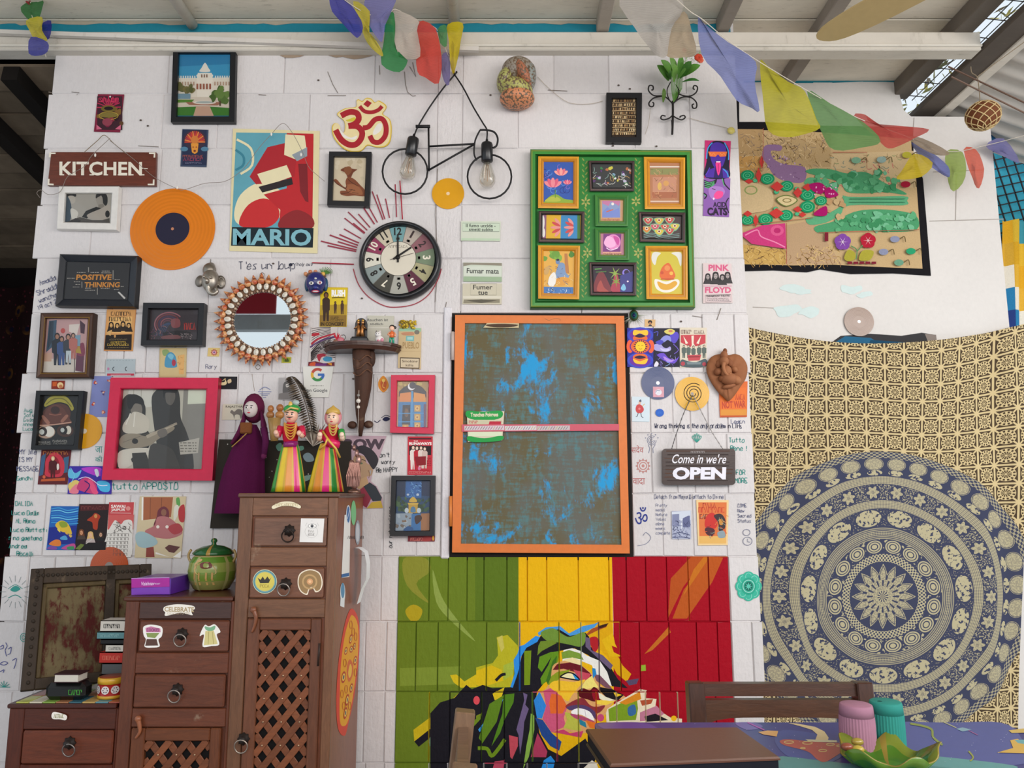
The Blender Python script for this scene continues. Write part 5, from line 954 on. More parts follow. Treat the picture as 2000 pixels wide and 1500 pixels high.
# pink framed door
def f(a):
 a.P('#a8864a', 1235,1040,1650,1040,1640,1700,1225,1700); blobs(a, 14,1240,1045,1640,1130,18,34, ('#b8944c', '#8a7a3c', '#c0a85c')); a.S('#241a2c', 1255,1230,1290,1140,1360,1090,1440,1075,1530,1090,1600,1150,1625,1240).P('#d8843a', 1275,1190,1420,1170,1420,1310,1262,1310).P('#d8903f', 1455,1175,1600,1200,1615,1310,1455,1310).E('#eeeef0', 1425,1100,48,48).E('#2a2438', 1440,1085,44,44)
 a.P('#2a78b0', 1255,1300,1625,1300,1620,1690,1240,1690).P('#1c1a2a', 1310,1340,1410,1340,1405,1600,1300,1600).E('#6a4a34', 1360,1440,26,60).P('#c88a5c', 1235,1130,1262,1160,1245,1690,1228,1690).P('#c88a5c', 1620,1160,1645,1140,1640,1690,1618,1690).L('#3a94cc', 26,1435,1160,1425,1690)
 for (x, y) in ((1500,1385), (1500,1500), (1500,1610), (1345,1640)): a.R('#c8984a', x - 38, y - 45, x + 42, y + 42).E('#e0c078', x, y, 26,30).E('#a8603a', x, y, 12,14)
 for y in (1450,1560): a.L('#3a94cc', 12,1255, y, 1620, y)
 a.R('#6a3a5a', 1585,1330,1612,1680)
framed('pink framed photograph of a blue carved door', 'b6', (1158,948,1730,948,1712,1714,1145,1700), 80, ['#9a1230', '#cc1f46', '#d8274e', '#a8153a'], '#a8864a', f, d=.024)
def f(a):
 a.P('#c42c3c', 785,365,1025,365,1020,730,780,735).R('#4a1420', 795,378,1012,392).T('#f2e6e0', 'THE', 840,402,40,12,0,.02).T('#f6ece6', 'RUNAWAYS', 795,418,220,28,0,.05).P('#221418', 796,455,1012,455,1010,545,796,545)
 for (x, y, h, b) in ((835,445,240, '#e8dcd4'), (872,450,240, '#b81c2c'), (912,450,225, '#e0cfc4'), (948,460,215, '#d0b8ac')): man(a, x, y, h, b, '#e8cdb8', '#3a2420', .13)
 a.P('#8a1420', 850,560,960,555,960,640,870,650).E('#d87a9c', 895,675,14,20).G('#8a1624', 860,690,140,10,11).G('#e8b8b0', 795,705,220,18,11); words_(a, '#8a1624', 970,570,1010,5,12,18)
poster('poster', 'small red band poster below the pink framed door', 'poster', 'b8', (782,362,1026,362,1022,738,778,738), '#d04a54', f)
def f(a):
 a.P('#27486e', 665,795,1000,795,995,1280,655,1285).P('#3468a8', 765,800,915,800,915,960,760,960); lines(a, 26,770,805,905,950,30,6, ('#5a94cc', '#2a5a98', '#7ab0dc')); a.P('#1c2c4c', 665,800,755,800,755,950,665,960).P('#1c2c50', 918,800,1000,800,1000,945,918,940)
 blobs(a, 18,670,960,770,1090,14,30, ('#3f5c34', '#4a6a3c', '#2c4428')); blobs(a, 16,890,960,995,1090,14,28, ('#33512e', '#3f6038', '#2a4426'))
 a.P('#c9a23c', 790,1020,880,1020,880,1110,790,1110).S('#d8b44a', 795,1000,835,950,875,1000).P('#d8b44a', 780,1010,890,1010,880,1030,790,1030).S('#5a84a8', 812,1100,815,1060,835,1045,855,1060,858,1100).E('#c8d4dc', 772,1085,20,26).E('#c8d4dc', 892,1085,20,26).E('#c8d4e0', 880,930,14,12).E('#c8d4e0', 785,930,12,10)
 a.P('#9aa8b4', 660,1115,830,1110,820,1280,655,1282).P('#3f78b0', 820,1120,912,1115,910,1280,815,1280).P('#a8744a', 910,1115,998,1112,995,1280,910,1280).S('#4a2c22', 855,1140,905,1130,920,1170,870,1220,850,1180); blobs(a, 14,665,1130,810,1270,10,22, ('#8a98a8', '#7a6a5c', '#b0bcc4')); blobs(a, 5,730,1180,780,1200,8,14, ('#8a6a50',)); a.S('#2c5a90', 740,1280,780,1240,830,1250,830,1280)
framed('black framed painting of a blue palace garden with a yellow pavilion', 'b8', (622,745,1050,745,1042,1332,606,1336), 50, '#17171b', '#27486e', f, d=.026)
poster('postcard', 'strip of a dark red card peeping from below the blue palace painting', 'postcard', 'b8', (786,1290,1050,1290,1046,1388,782,1388), '#7a2a34', lambda a: a.G('#d87a6c', 810,1350,130,30,9).S('#a03a3a', 940,1340,1010,1345,1000,1382,930,1385).E('#d8a03c', 1030,1355,10,24))
# large cut poster of a face in profile
def f(a):
 a.T('#4a3a44', 'BROW', 70,385,488,105,.0,.06)
 a.S('#ac8c6e', 255,560,300,545,360,560,380,620,440,660,430,740,380,760,390,830,300,880,280,800,300,790,260,740,270,690,250,640).S('#2e2a30', 270,480,330,450,400,470,460,520,495,590,470,660,440,680,400,620,370,570,340,535,280,510).L('#3a2c28', 7,305,600,340,588,375,605, sm=True).E('#5a6a50', 325,625,18,9).L('#4a2c2c', 8,262,700,290,710,275,740, sm=True).P('#2e2a2c', 235,900,270,860,290,880,290,910).P('#8a3040', 285,905,400,815,430,960,380,1060,260,980).P('#32383e', 350,850,410,810,470,850,530,960,520,990,440,995,400,930).P('#c0a23c', 380,1065,430,1005,520,990,540,1060).L('#8a6a52', 6,395,690,410,730,400,770, sm=True).P('#b8956f', 300,790,380,750,400,820,300,880)
 a.P('#9aa0a8', 410,700,425,690,420,740)
m = MB(); Y = YW - .001; a = Art(m, *CR['b8'], pl=PY(Y), off=.0)
a.P('#b79aa4', 120,352,575,358,520,520,495,600,440,700,420,800,480,850,535,960,540,1065,375,1066,100,1050); f(a); m.build('poster', MPRINT, label='large mauve cut-out poster of a woman in profile behind the dolls', cat='poster', org=(m.v[0][0], YW, 1.2))
poster('photo_print', 'faded black-and-white photograph half behind the long fern', 'photo', 'b7', (905,-15,1110,-15,1095,265,895,250), '#a8a3a2', lambda a: a.S('#5a5654', 960,60,1020,30,1070,90,1060,200,960,220).E('#c8c2bc', 1010,80,22,28).P('#77716e', 905,180,1090,150,1090,255,900,245), mat=MPHOTO)
poster('postcard', 'cream travel card with a grey camel behind the purple puppet', 'postcard', 'b7', (220,308,520,308,520,498,208,500), '#d8d0bc', lambda a: a.T('#55503f', 'RAJASTHAN', 255,325,240,34,0,.02).S('#7a726a', 310,410,330,380,360,400,400,370,450,380,460,440,440,490,420,440,370,440,360,490,345,440))
poster('sticker', 'small orange elephant-god sticker beside the pink framed door', 'sticker', 'b6', (985,985,1130,985,1125,1170,985,1165), '#d8cfca', lambda a: a.S('#d88a2c', 990,1050,1020,990,1060,960,1100,1000,1125,1060,1120,1120,1060,1175,1000,1120).S('#c05a2c', 1020,1040,1060,1000,1100,1040,1090,1120,1060,1150,1030,1110).E('#e8c060', 1060,1020,22).L('#e8c060', 8,1060,1040,1050,1100,1080,1120, sm=True).E('#8a3a2c', 1045,1055,6).E('#8a3a2c', 1078,1055,6), th=.0004)
# ---------------------------------------------------------------- more prints: beside and above the hatch
def f(a):
 a.P('#c82c70', 1508,1098,1708,1104,1695,1392,1503,1386).S('#181430', 1520,1260,1525,1160,1560,1110,1610,1100,1660,1115,1695,1170,1698,1300,1690,1390,1510,1385).S('#4a2a9c', 1545,1200,1560,1130,1610,1112,1665,1140,1672,1210,1650,1290,1612,1330,1570,1290).P('#4a2a9c', 1510,1385,1530,1330,1580,1310,1640,1310,1690,1335,1694,1392).P('#2a1660', 1590,1300,1640,1300,1650,1390,1575,1388).L('#3f9ae0', 9,1520,1240,1530,1160,1565,1115, sm=True).L('#3f9ae0', 9,1660,1115,1690,1180,1692,1250, sm=True).L('#5a3ac0', 7,1545,1310,1530,1340,1512,1370).L('#3f9ae0', 8,1650,1320,1680,1350,1690,1385, sm=True)
 a.P('#e8703a', 1532,1185,1680,1185,1672,1222,1625,1225,1610,1205,1590,1225,1545,1222).L('#f0a060', 4,1545,1195,1560,1215,1575,1195,1590,1215).L('#f0a060', 4,1625,1195,1640,1215,1655,1195,1668,1215).E('#3a1040', 1610,1270,24,12).S('#e83a8c', 1592,1270,1628,1270,1630,1320,1612,1372,1596,1320).L('#a01a5c', 5,1611,1280,1612,1345).L('#f4e8f4', 7,1595,1265,1628,1265)
poster('poster', 'purple poster of a face with orange glasses and a long pink tongue', 'poster', 'a3', (1508,1096,1710,1102,1698,1394,1502,1388), '#c82c70', f)
def f(a):
 a.P('#8a5aa8', 1525,302,1748,302,1735,632,1515,622)
 for i in range(4): a.L('#1c1a24', 9,1525,320 + i * 16,1570,335 + i * 14,1620,318 + i * 8,1630,302, sm=True).L('#58b878', 6,1528,328 + i * 16,1570,342 + i * 14,1612,326 + i * 8, sm=True)
 a.L('#1c1a24', 10,1690,305,1700,350,1745,400, sm=True).L('#58b878', 6,1680,305,1690,350,1700,370, sm=True).L('#1c1a24', 10,1520,430,1545,450,1525,480, sm=True).L('#58b878', 6,1522,440,1536,455, sm=True).L('#1c1a24', 9,1735,470,1710,520,1735,600, sm=True).S('#a878c0', 1560,400,1600,370,1680,380,1700,430,1640,480,1580,470).S('#e84a90', 1610,440,1640,410,1685,420,1680,460,1640,480,1612,470).L('#2a1a34', 6,1590,390,1620,400).E('#f0d8ec', 1605,478,8,10).T('#2c1a3c', 'ACID', 1600,505,108,45,0,.03).T('#2c1a3c', 'CATS', 1550,553,168,66,0,.04).T('#1c1028', 'CATS', 1556,560,168,62,0,.0)
poster('poster', 'mauve poster with wavy green lines and dark cat lettering', 'poster', 'a8', (1524,300,1750,302,1738,634,1514,624), '#8a5aa8', f)
def f(a):
 a.P('#d8c4c4', 1515,1035,1755,1040,1765,1370,1515,1375).T('#cf5a80', 'PINK', 1560,1045,180,55,0,.04).T('#cf5a80', 'FLOYD', 1530,1238,225,52,0,.04)
 for (x, y, r) in ((1555,1150,24), (1622,1142,28), (1680,1158,24), (1725,1140,26)): bust(a, x, y, r, '#2c282a', '#a89c9a', '#3a3638', 1.5)
 a.P('#d0b0b8', 1520,1224,1760,1224,1760,1236,1520,1236).L('#5a5454', 4,1535,1310,1752,1302,1755,1365,1535,1370, closed=True).T('#4a4446', 'PARAMOUNT THEATRE', 1545,1312,198,14,-.03,.02).G('#6a6466', 1548,1332,190,12,14); words_(a, '#7a7476', 1550,1350,1740,1,9,9)
poster('poster', 'pale band poster with pink block lettering above and below four heads', 'poster', 'a8', (1512,1032,1760,1036,1768,1376,1514,1378), '#d8c8c4', f)
def f(a):
 a.P('#2a2a94', 158,255,475,255,475,725,158,725)
 for y in (340,650): a.E('#3a4ac0', 315, y, 160,95).E('#6a2a9c', 315, y, 130,76).E('#e06a34', 315, y + (40 if y < 500 else -40), 90,46)
 a.E('#e8603a', 190,480,42,80).E('#e8603a', 445,480,42,80).E('#6a2a8a', 315,480,130,90).E('#e06a34', 315,480,115,82).star('#3a1c3c', 318,480,92,56,18).E('#f0c830', 318,480,62,62).L('#8a4a1c', 5,285,465,305,472).L('#8a4a1c', 5,330,472,352,465).L('#8a4a1c', 5,300,505,318,512,336,505, sm=True).S('#f0c038', 225,330,240,280,310,285,400,280,408,335,370,345,310,320,255,345).S('#2a1c3c', 245,352,310,330,380,352,310,372).S('#f0c038', 225,630,250,680,310,695,380,690,410,630,370,640,310,660,255,640).S('#2a1c3c', 245,612,310,590,385,612,310,632)
poster('postcard', 'purple and orange sun and moon card next to the hatch', 'postcard', 'c3', (155,252,476,254,476,728,157,730), '#2a2a94', f)
def f(a):
 a.P('#1c1a30', 480,258,790,258,790,728,480,728).S('#5a4ac0', 680,330,760,300,788,360,740,440,690,410).S('#d8c86a', 610,290,680,265,740,290,700,335,630,320).E('#c87a5c', 685,292,26,14).S('#8a90d8', 560,400,620,345,680,360,692,420,650,400,600,430).S('#a8a0d8', 480,460,560,450,600,490,640,500,680,480,690,520,640,545,560,540,490,520).S('#4a4ab8', 500,430,560,400,600,420,560,460).S('#c8c4ea', 560,500,620,515,670,505,660,540,590,535).S('#6a4ac8', 520,580,600,560,660,620,740,640,788,600,740,680,640,670,560,620).S('#b088e0', 600,600,680,640,730,640,690,672,620,650).L('#8ab0e8', 5,620,720,680,690,640,670,690,650, sm=True).L('#5a5ad0', 8,480,310,530,300,520,350, sm=True).L('#7a60d0', 8,720,450,780,520,730,570, sm=True).S('#e0dce8', 482,720,510,660,540,690,520,725); lines(a, 18,500,540,760,700,40,4, ('#7a6ac8', '#3a3a90', '#a8a0e0'))
poster('postcard', 'dark violet card with a pale swirling figure, beside the sun and moon card', 'postcard', 'c3', (479,256,793,256,796,728,480,730), '#1c1a30', f)
def f(a):
 a.P('#d8cdb8', 800,250,1125,250,1122,730,805,735).G('#7a5a54', 815,275,125,50,6).G('#7a5a54', 975,280,125,45,6).P('#c4424c', 810,340,1112,335,1112,440,990,480,960,430,930,490,810,430).P('#e8dcc8', 840,350,900,440,870,450).P('#e8dcc8', 940,350,970,345,965,470,945,470).P('#e8dcc8', 1060,345,1000,440,1030,450)
 for (x, y) in ((848,500), (905,500), (965,510), (1035,500), (1095,500)): man(a, x, y - 40,160, '#5a6660', '#d8c0a8', '#2c2a2a', .17)
 a.P('#c04a52', 890,585,1060,580,1040,650,905,655).P('#8a2a34', 900,600,1045,598,1040,612,905,615).S('#4a5a60', 820,640,900,660,1000,670,1112,630,1115,725,820,725).P('#77868a', 880,670,1060,670,1050,700,890,700).E('#b04450', 835,690,26).E('#b04450', 1095,695,24)
poster('postcard', 'cream and red band card above the brown leaf figure', 'postcard', 'c3', (798,248,1128,250,1124,732,802,738), '#d8cdb8', f)
poster('sticker', 'tiny tan sticker with a dark-haired head under the green collage frame', 'sticker', 'c3', (372,148,500,152,498,236,370,238), '#d8b07c', lambda a: a.E('#2a2220', 436,182,26,24).E('#b07a58', 436,196,14,16).P('#3a3a40', 412,232,425,212,450,212,462,232), th=.0005)
def f(a):
 a.P('#d86a2c', 1280,940,1620,920,1615,1335,1295,1340).P('#e0702c', 1300,1000,1610,980,1610,1240,1300,1250)
 for (t, x, y, w_, h) in (('NOT WAR', 1310,1150,290,90),): a.T('#b8422a', t, x, y, w_, h, -.05,.04)
 a.G('#b8422a', 1480,1060,120,70,4).P('#d89038', 1296,1250,1615,1245,1615,1320,1296,1322).L('#b8502c', 14,1296,1332,1615,1328)
poster('postcard', 'orange lettered card under the brown leaf figure', 'postcard', 'c3', (1272,925,1625,905,1618,1340,1290,1346), '#d8642c', f, y=.0006)
def f(a):
 a.P('#cfdde4', 212,1090,430,1098,425,1395,215,1395).G('#8a94b8', 222,1190,90,12,5)
 a.S('#55586a', 300,1145,320,1125,330,1150,312,1165).E('#e0b8a0', 308,1170,16,16).S('#c84a4c', 270,1200,300,1185,335,1200,360,1250,330,1290,280,1290,258,1250).E('#e07a7c', 305,1240,14).L('#4a4a58', 8,290,1290,280,1330,262,1335).L('#4a4a58', 8,322,1290,330,1335,352,1350).L('#d8b04a', 7,340,1210,370,1180)
poster('playing_card', 'pale blue playing card with a small red jester', 'playing card', 'c3', (212,1090,432,1098,428,1398,214,1396), '#cfdde4', f)
poster('sticker', 'round bright blue sticker beside the playing card', 'sticker', 'c3', (548,1238,606,1288,556,1338,500,1288), '#2a62c0', lambda a: a.E('#2a62c0', 553,1288,52,48).G('#3f7ad0', 525,1272,55,28,3), th=.0004)
def f(a):
 a.P('#e8c890', 925,905,1285,905,1275,1410,945,1410).P('#d8743c', 945,930,1265,930,1258,1390,960,1390).P('#e0b060', 955,1310,1260,1310,1255,1395,955,1395).G('#b03a2c', 1000,935,150,60,4).G('#c8462c', 950,985,300,60,8).G('#7a2a24', 965,1060,120,60,4)
 a.S('#c8302a', 1030,1100,1080,1050,1130,1060,1160,1130,1150,1210,1080,1240,1020,1200).S('#4a2430', 1020,1230,1060,1210,1130,1240,1110,1310,1040,1290).S('#3a2c30', 1120,1080,1200,1060,1250,1130,1240,1230,1180,1250,1170,1160).S('#c88a3a', 1180,1120,1225,1130,1220,1180,1185,1180); lines(a, 22,1010,1060,1240,1310,50,5, ('#e06038', '#5a2a2c', '#8a9a8a', '#d8904a')); a.S('#8a9aa0', 1160,1270,1230,1250,1250,1320,1180,1330)
poster('poster', 'orange and red festival poster under the open sign', 'poster', 'c4', (922,902,1288,906,1276,1412,943,1416), '#e8c890', f)
def f(a):
 a.P('#c9d0dc', 645,1040,860,1020,860,1130,648,1130).P('#7a80a0', 650,1065,730,1060,730,1200,652,1200).P('#5a6088', 770,1110,830,1080,850,1080,850,1210,772,1210).L('#e0e4ec', 8,755,1120,758,1240)
 lines(a, 60,655,1130,850,1330,34,5, ('#4a5078', '#6a7098', '#8a90b0', '#3c4268')); a.L('#3c4268', 9,655,1290,740,1270,850,1300, sm=True).L('#3c4268', 9,655,1325,760,1320,850,1335, sm=True)
poster('photo_print', 'small blue-grey photograph of a crowded street', 'photo', 'c4', (645,1030,862,1022,864,1342,652,1342), '#a8aec4', f, mat=MPHOTO)
# ---------------------------------------------------------------- green collage frame
cf = None
def gm(a): a.P('#2f7a35', 60,70,1400,70,1430,1380,50,1380)
def green():
 k = 'a8'; x0, y0, kk = CR[k]
 t = framed('wide green collage frame with carved leaf lines, holding ten small pictures', k, (26,50,1416,58,1446,1416,24,1416), 60, ['#23642a', '#3f7a34', '#7f8f3c', '#3f8a3a', '#1f5a26', '#2a7a32'], '#2c7e34', None, d=.034, prof=[(0,.8), (.15,1), (.3,.92), (.7,.95), (1,.6)], glass=False, pd=.45, mat_in=MFRAME)
 Y = YW - .034 * .45
 # painted leaves on the field
 a = Art(pl=PY(Y), off=.0004).at(*CR[k])
 for (cx, ys) in ((495, (140,470)), (950, (140,470)), (515, (560,900)), (925, (560,900)), (490, (980,1320)), (965, (980,1320))):
  y = ys[0]; i = 0
  while y < ys[1]: a.E('#8a9a48', cx + (14 if i % 2 else -14), y, 6,16,.6 if i % 2 else -.6, n=8); a.n -= 1; y += 24; i += 1
  a.n += 1
 for (x, y) in ((503,505), (935,500), (518,945), (955,945)):
  for i in range(6): a.E('#a8a85a', x + 26 * math.cos(i * 1.047 + .5), y + 26 * math.sin(i * 1.047 + .5), 17,8, i * 1.047 + .5, n=10); a.n -= 1
  a.n += 1
 a.m.build('leaf_pattern', MFRAME, t, kind='stuff')
 def sub(q, bw, cols, bg, fn, lab=None, d=.014):
  px = Q(k, q); base_d = .034 * .45
  # every opening has its own small moulding, print and pane, all parts of the collage frame
  loops = []; w = bw / kk
  def ins(s):
   o = []
   for i in range(4):
    A, B, E_ = V((*px[i], 0)), V((*px[i - 1], 0)), V((*px[(i + 1) % 4], 0)); o.append(A + ((B - A).normalized() + (E_ - A).normalized()) * w * s)
   return o
  for s, dd in ((0,0), (.0,.9), (.3,1), (.45,.8), (.75,.85), (1,.35)): loops.append([W(p.x, p.y, Y - d * dd) for p in ins(s)])
  m = MB(); fs = []; cl = []
  for i in range(5):
   for j in range(4): fs.append((i * 4 + j, (i + 1) * 4 + j, (i + 1) * 4 + (j + 1) % 4, i * 4 + (j + 1) % 4)); cl.append(cols[i % len(cols)])
  m.add([p for l in loops for p in l], fs, cl); f_ = m.build('small_frame', MFRAME, t)
  m = MB(); m.add([V((p.x, Y - d * .3, p.z)) for p in loops[-1]], [(0,3,2,1)], bg); a = Art(m, *CR[k], pl=PY(Y - d * .3), off=0); fn(a); m.build('print', MPHOTO, f_)
 yel = ['#a8741c', '#d8982c', '#e0a030', '#b87a1c', '#d8922a']; blk = ['#241c1c', '#3a2c2c', '#8a6a64', '#2a2222', '#1c1616']; grn = ['#1f5a26', '#3a7a34', '#4f8a3c', '#2c6a2e', '#6a8a44']
 def lotus(a, x, y, s, c1, c2):
  for i in (-2,2,-1,1,0): t = i * .5; a.E(c1 if i % 2 else c2, x + s * .5 * math.sin(t), y - s * .35 * math.cos(t), s * .2, s * .48, t, n=12)
 def f(a):
  a.P('#3558a8', 140,160,390,160,390,520,140,520)
  for i in range(14): a.O(('#5a8ad0', '#7a6ac0', '#2a3a84')[i % 3], 6, U(150,380), U(170,430), U(14,30), None, 12,0,5)
  lotus(a, 220,370,90, '#d8607c', '#e88a94'); lotus(a, 290,270,70, '#e07080', '#f0a098'); lotus(a, 345,350,46, '#d8587a', '#e88a98'); a.S('#8aa83c', 140,510,190,460,250,440,320,480,390,490,390,520,140,520).S('#b0b84a', 150,500,210,460,270,470,280,500).L('#5a8a3c', 6,240,400,240,470)
 sub((94,112,444,114,442,562,92,558), 48, yel, '#3558a8', f)
 def f(a): a.P('#3a3c3c', 560,190,905,190,900,390,555,390); blobs(a, 26,570,200,890,375,8,20, ('#c8c04a', '#7a9ab0', '#b8b0d0', '#3a7a4a', '#b06a44', '#d8d8d0', '#5a3a6a')); lines(a, 26,570,200,880,375,44,4, ('#c8c8c0', '#8aa8a0', '#c09a5c'))
 sub((528,148,924,150,920,412,538,412), 30, blk, '#3a3c3c', f)
 def f(a): a.P('#b07a58', 1050,180,1310,180,1305,520,1050,520).P('#8a8a58', 1060,215,1300,215,1300,270,1060,270).P('#c08a70', 1080,290,1285,290,1280,420,1080,420).P('#a8684c', 1075,420,1290,420,1290,470,1075,470).E('#d8b05c', 1140,370,18,34).E('#d09a5c', 1195,345,24,24).R('#d8c8b8', 1055,195,1310,208).R('#d8c0b0', 1060,495,1305,505); lines(a, 40,1070,220,1290,480,30,3, ('#d8a878', '#7a5a40', '#c8906a'))
 sub((1004,116,1360,122,1358,566,1012,566), 48, yel, '#b07a58', f)
 def f(a):
  a.P('#d8a82c', 165,620,290,620,285,822,160,822).P('#3a84b8', 290,620,440,620,440,822,285,822).P('#8a5a74', 110,615,165,615,160,825,110,825).E('#e0dcd8', 135,680,14,60).E('#e0dcd8', 140,770,14,40).R('#4a7a3c', 430,620,455,825)
  for x, sgn in ((285,-1), (400,-1)):
   for i in (-2,2,-1,1,0): a.E('#c84a4c' if i % 2 else '#e0908a', x - 42 * math.cos(i * .45), 725 + 60 * math.sin(i * .5), 44 - abs(i) * 4,13,-i * .45, n=12)
 sub((98,582,494,586,490,856,96,852), 34, blk, '#d8a82c', f)
 def f(a):
  a.P('#c89a74', 618,490,822,490,820,676,618,676).P('#8a9ac0', 645,495,800,495,800,640,645,640).P('#c07aa0', 645,495,800,495,790,540,720,500,700,540,650,520).E('#e8e0d8', 735,522,12).P('#7a8ac8', 648,590,690,550,740,580,790,555,800,640,645,640).L('#c86a54', 10,680,590,740,570).T('#a85a44', 'madarangs', 640,645,155,26,0,.01)
 sub((582,440,872,446,868,714,586,712), 46, grn, '#c89a74', f)
 def f(a): a.P('#b87a8c', 640,775,820,775,815,970,640,970).P('#7a3a7c', 655,780,810,780,800,940,650,940).E('#e08ac0', 740,850,64,66).S('#f0b0d8', 690,800,740,820,760,880,700,900,660,860).S('#c8509c', 740,800,790,820,780,880).L('#f4d8ec', 7,680,900,720,920,780,900, sm=True).P('#d8a08a', 650,935,810,935,808,968,650,968).T('#6a2a3c', 'madarange', 655,940,155,26,0,.01)
 sub((584,730,878,732,878,1006,588,1004), 46, grn, '#b87a8c', f)
 def f(a):
  a.P('#4a3c3c', 990,620,1330,620,1330,836,985,836)
  for (x, y, c) in ((1040,665, '#c0504c'), (1135,668, '#d0b04a'), (1225,662, '#c0504c'), (1028,740, '#d0843c'), (1100,720, '#c85a6a'), (1185,722, '#c85a4c'), (1270,718, '#d0b84a'), (1135,765, '#d0b84a'), (1225,755, '#c0504c')): a.S('#7ab08a', x - 46, y - 14, x, y - 28, x + 46, y - 14, x, y + 40).S(c, x - 38, y - 12, x, y - 22, x + 38, y - 12, x, y + 30).E('#e8d8c0', x, y - 6,14).E('#6a2a2a', x, y - 6,8)
  for i in range(3): a.L('#7a9a94', 5,1000,790 + i * 14,1080,775 + i * 14,1160,795 + i * 14,1310,780 + i * 14, sm=True)
 sub((958,588,1362,596,1360,856,968,848), 34, blk, '#4a3c3c', f)
 def f(a):
  a.P('#dca84a', 138,930,398,930,395,1300,138,1300); blobs(a, 9,145,935,390,1000,24,44, ('#6a9a3c', '#7fae44', '#4f8434')); a.P('#b87a44', 320,950,345,950,360,1120,325,1120).S('#7a94b8', 255,1080,280,1030,320,1040,330,1110,360,1150,290,1180,240,1150).E('#6a86b0', 262,1020,18,22).E('#2a2c3c', 262,1004,14,10).S('#d8983c', 250,1170,320,1150,370,1180,330,1220,260,1220).S('#e8e4dc', 190,1150,230,1110,250,1160,230,1230,180,1220).S('#c8a060', 145,1080,190,1060,180,1120,150,1130).P('#3f72b0', 138,1235,396,1240,394,1300,138,1298); lines(a, 30,140,1245,380,1295,26,4, ('#7aa8d8', '#1f4a84', '#d8e0e8')); lines(a, 30,150,1040,380,1230,24,3, ('#7a4a2c', '#e8d090', '#5a6a8a'))
 sub((92,878,454,882,446,1344,94,1338), 48, yel, '#dca84a', f)
 def f(a):
  a.P('#2a1a2c', 560,1065,912,1065,910,1285,560,1285).S('#7a3038', 575,1280,590,1160,640,1100,690,1180,720,1285).S('#a84a44', 600,1270,630,1180,660,1240,700,1280).S('#a8384c', 720,1270,740,1180,760,1100,790,1180,800,1280).star('#8aa84a', 755,1120,60,12,6,.2).star('#7a9a3c', 765,1190,54,10,6,.5).E('#8a7ad8', 850,1115,32).E('#2a1a3c', 855,1112,22).P('#3a3a80', 800,1140,912,1100,910,1285,800,1285).S('#7ab8d8', 805,1250,830,1210,850,1250,830,1270).E('#e8d8e8', 865,1190,8).L('#5a9a4a', 8,580,1085,640,1080).L('#4a7a3c', 8,590,1110,680,1105)
 sub((532,1022,942,1026,938,1312,542,1310), 32, blk, '#2a1a2c', f)
 def f(a): a.P('#c9b83a', 1075,935,1330,935,1325,1305,1080,1305).S('#d8d8d0', 1070,1000,1085,940,1150,945,1120,980,1100,1050).S('#d8d8d0', 1330,1000,1320,940,1240,945,1290,980,1320,1060).S('#e4e0d4', 1100,1170,1190,1190,1290,1170,1310,1210,1260,1270,1180,1285,1110,1250).S('#d8a02c', 1120,1190,1200,1215,1270,1185,1290,1215,1230,1260,1150,1255).S('#d8642c', 1140,1150,1160,1070,1215,1030,1250,1080,1275,1150,1210,1180).E('#e08a4a', 1205,1075,24).E('#c04a2c', 1160,1115,14).E('#e8b04a', 1240,1120,16).L('#b03a24', 8,1150,1170,1265,1170)
 sub((1018,884,1380,884,1382,1346,1026,1342), 48, yel, '#c9b83a', f)
green()
# ---------------------------------------------------------------- kitchen sign, open sign
def slab(t, nm, c, q, d, col, mat, y=0, bv=.0): 
 P = [W(px, py, YW - y - d) for px, py in Q(c, q)]; m = MB(); m.prism(P[::-1], (0, d, 0), col); return m.build(nm, mat, t)
def cord(t, pts, r, col, nm='cord', mat=None, sm=True, y=.004):
 P = [W(px, py, YW - y) for px, py in pts]; P = [V(p) for p in cat([tuple(p) for p in P], False, 5)] if sm else P
 m = MB().tube(P, r, 5, col); return m.build(nm, mat or MCLOTH, t) if t else m
b = W(200,363); t = thing('kitchen_sign', (b.x, YW, b.z), 'brown wooden kitchen sign hanging from a string', 'sign')
slab(t, 'board', 'a1', (400,1188,1220,1190,1214,1452,372,1448), .012, '#6a2f1d', WOODX)
a = Art(pl=PY(YW - .012), off=.0004).at(*CR['a1']); a.T('#e4dccb', 'KITCHEN', 465,1262,645,108,.004,.025)
for x in (468,560,700,810,920,1010,1095): a.R('#e4dccb', x, 1362, x + 34,1370); a.n -= 1
a.n += 1
for p in ((385,1192,435,1192,435,1204,400,1204,396,1230,382,1230), (1165,1192,1215,1192,1213,1232,1200,1232,1202,1204,1165,1204), (372,1446,420,1448,420,1436,386,1434,388,1398,375,1398), (1155,1447,1207,1448,1208,1402,1196,1402,1194,1436,1155,1436)): a.P('#e4dccb', *p)
a.L('#e4dccb', 6,1105,1315,1155,1318); a.m.build('lettering', MPRINT, t, kind='stuff')
cord(t, ((165,297), (190,275), (204,264), (222,280), (245,299)), .0013, '#8a7a68', y=.014)
def outline_rr(x0, y0, x1, y1, r, n=5):
 o = []
 for cx, cy, a0 in ((x1 - r, y1 - r, 0), (x0 + r, y1 - r, 90), (x0 + r, y0 + r, 180), (x1 - r, y0 + r, 270)):
  for i in range(n + 1): t = math.radians(a0 + 90 * i / n); o.append((cx + r * math.cos(t), cy + r * math.sin(t)))
 return o
b = W(1364,948); t = thing('open_sign', (b.x, YW, b.z), 'dark wooden open sign hanging by a chain from the yellow record', 'sign')
YO = YW - .022
P = [W(1200 + x / 5.77,820 + y / 5.77, YO) for x, y in outline_rr(540,325,1362,735,40)]; MB().prism(P, (0,.010,0), '#3a241c').build('board', WOODX, t)
a = Art(pl=PY(YO), off=.0003).at(*CR['c4']); 
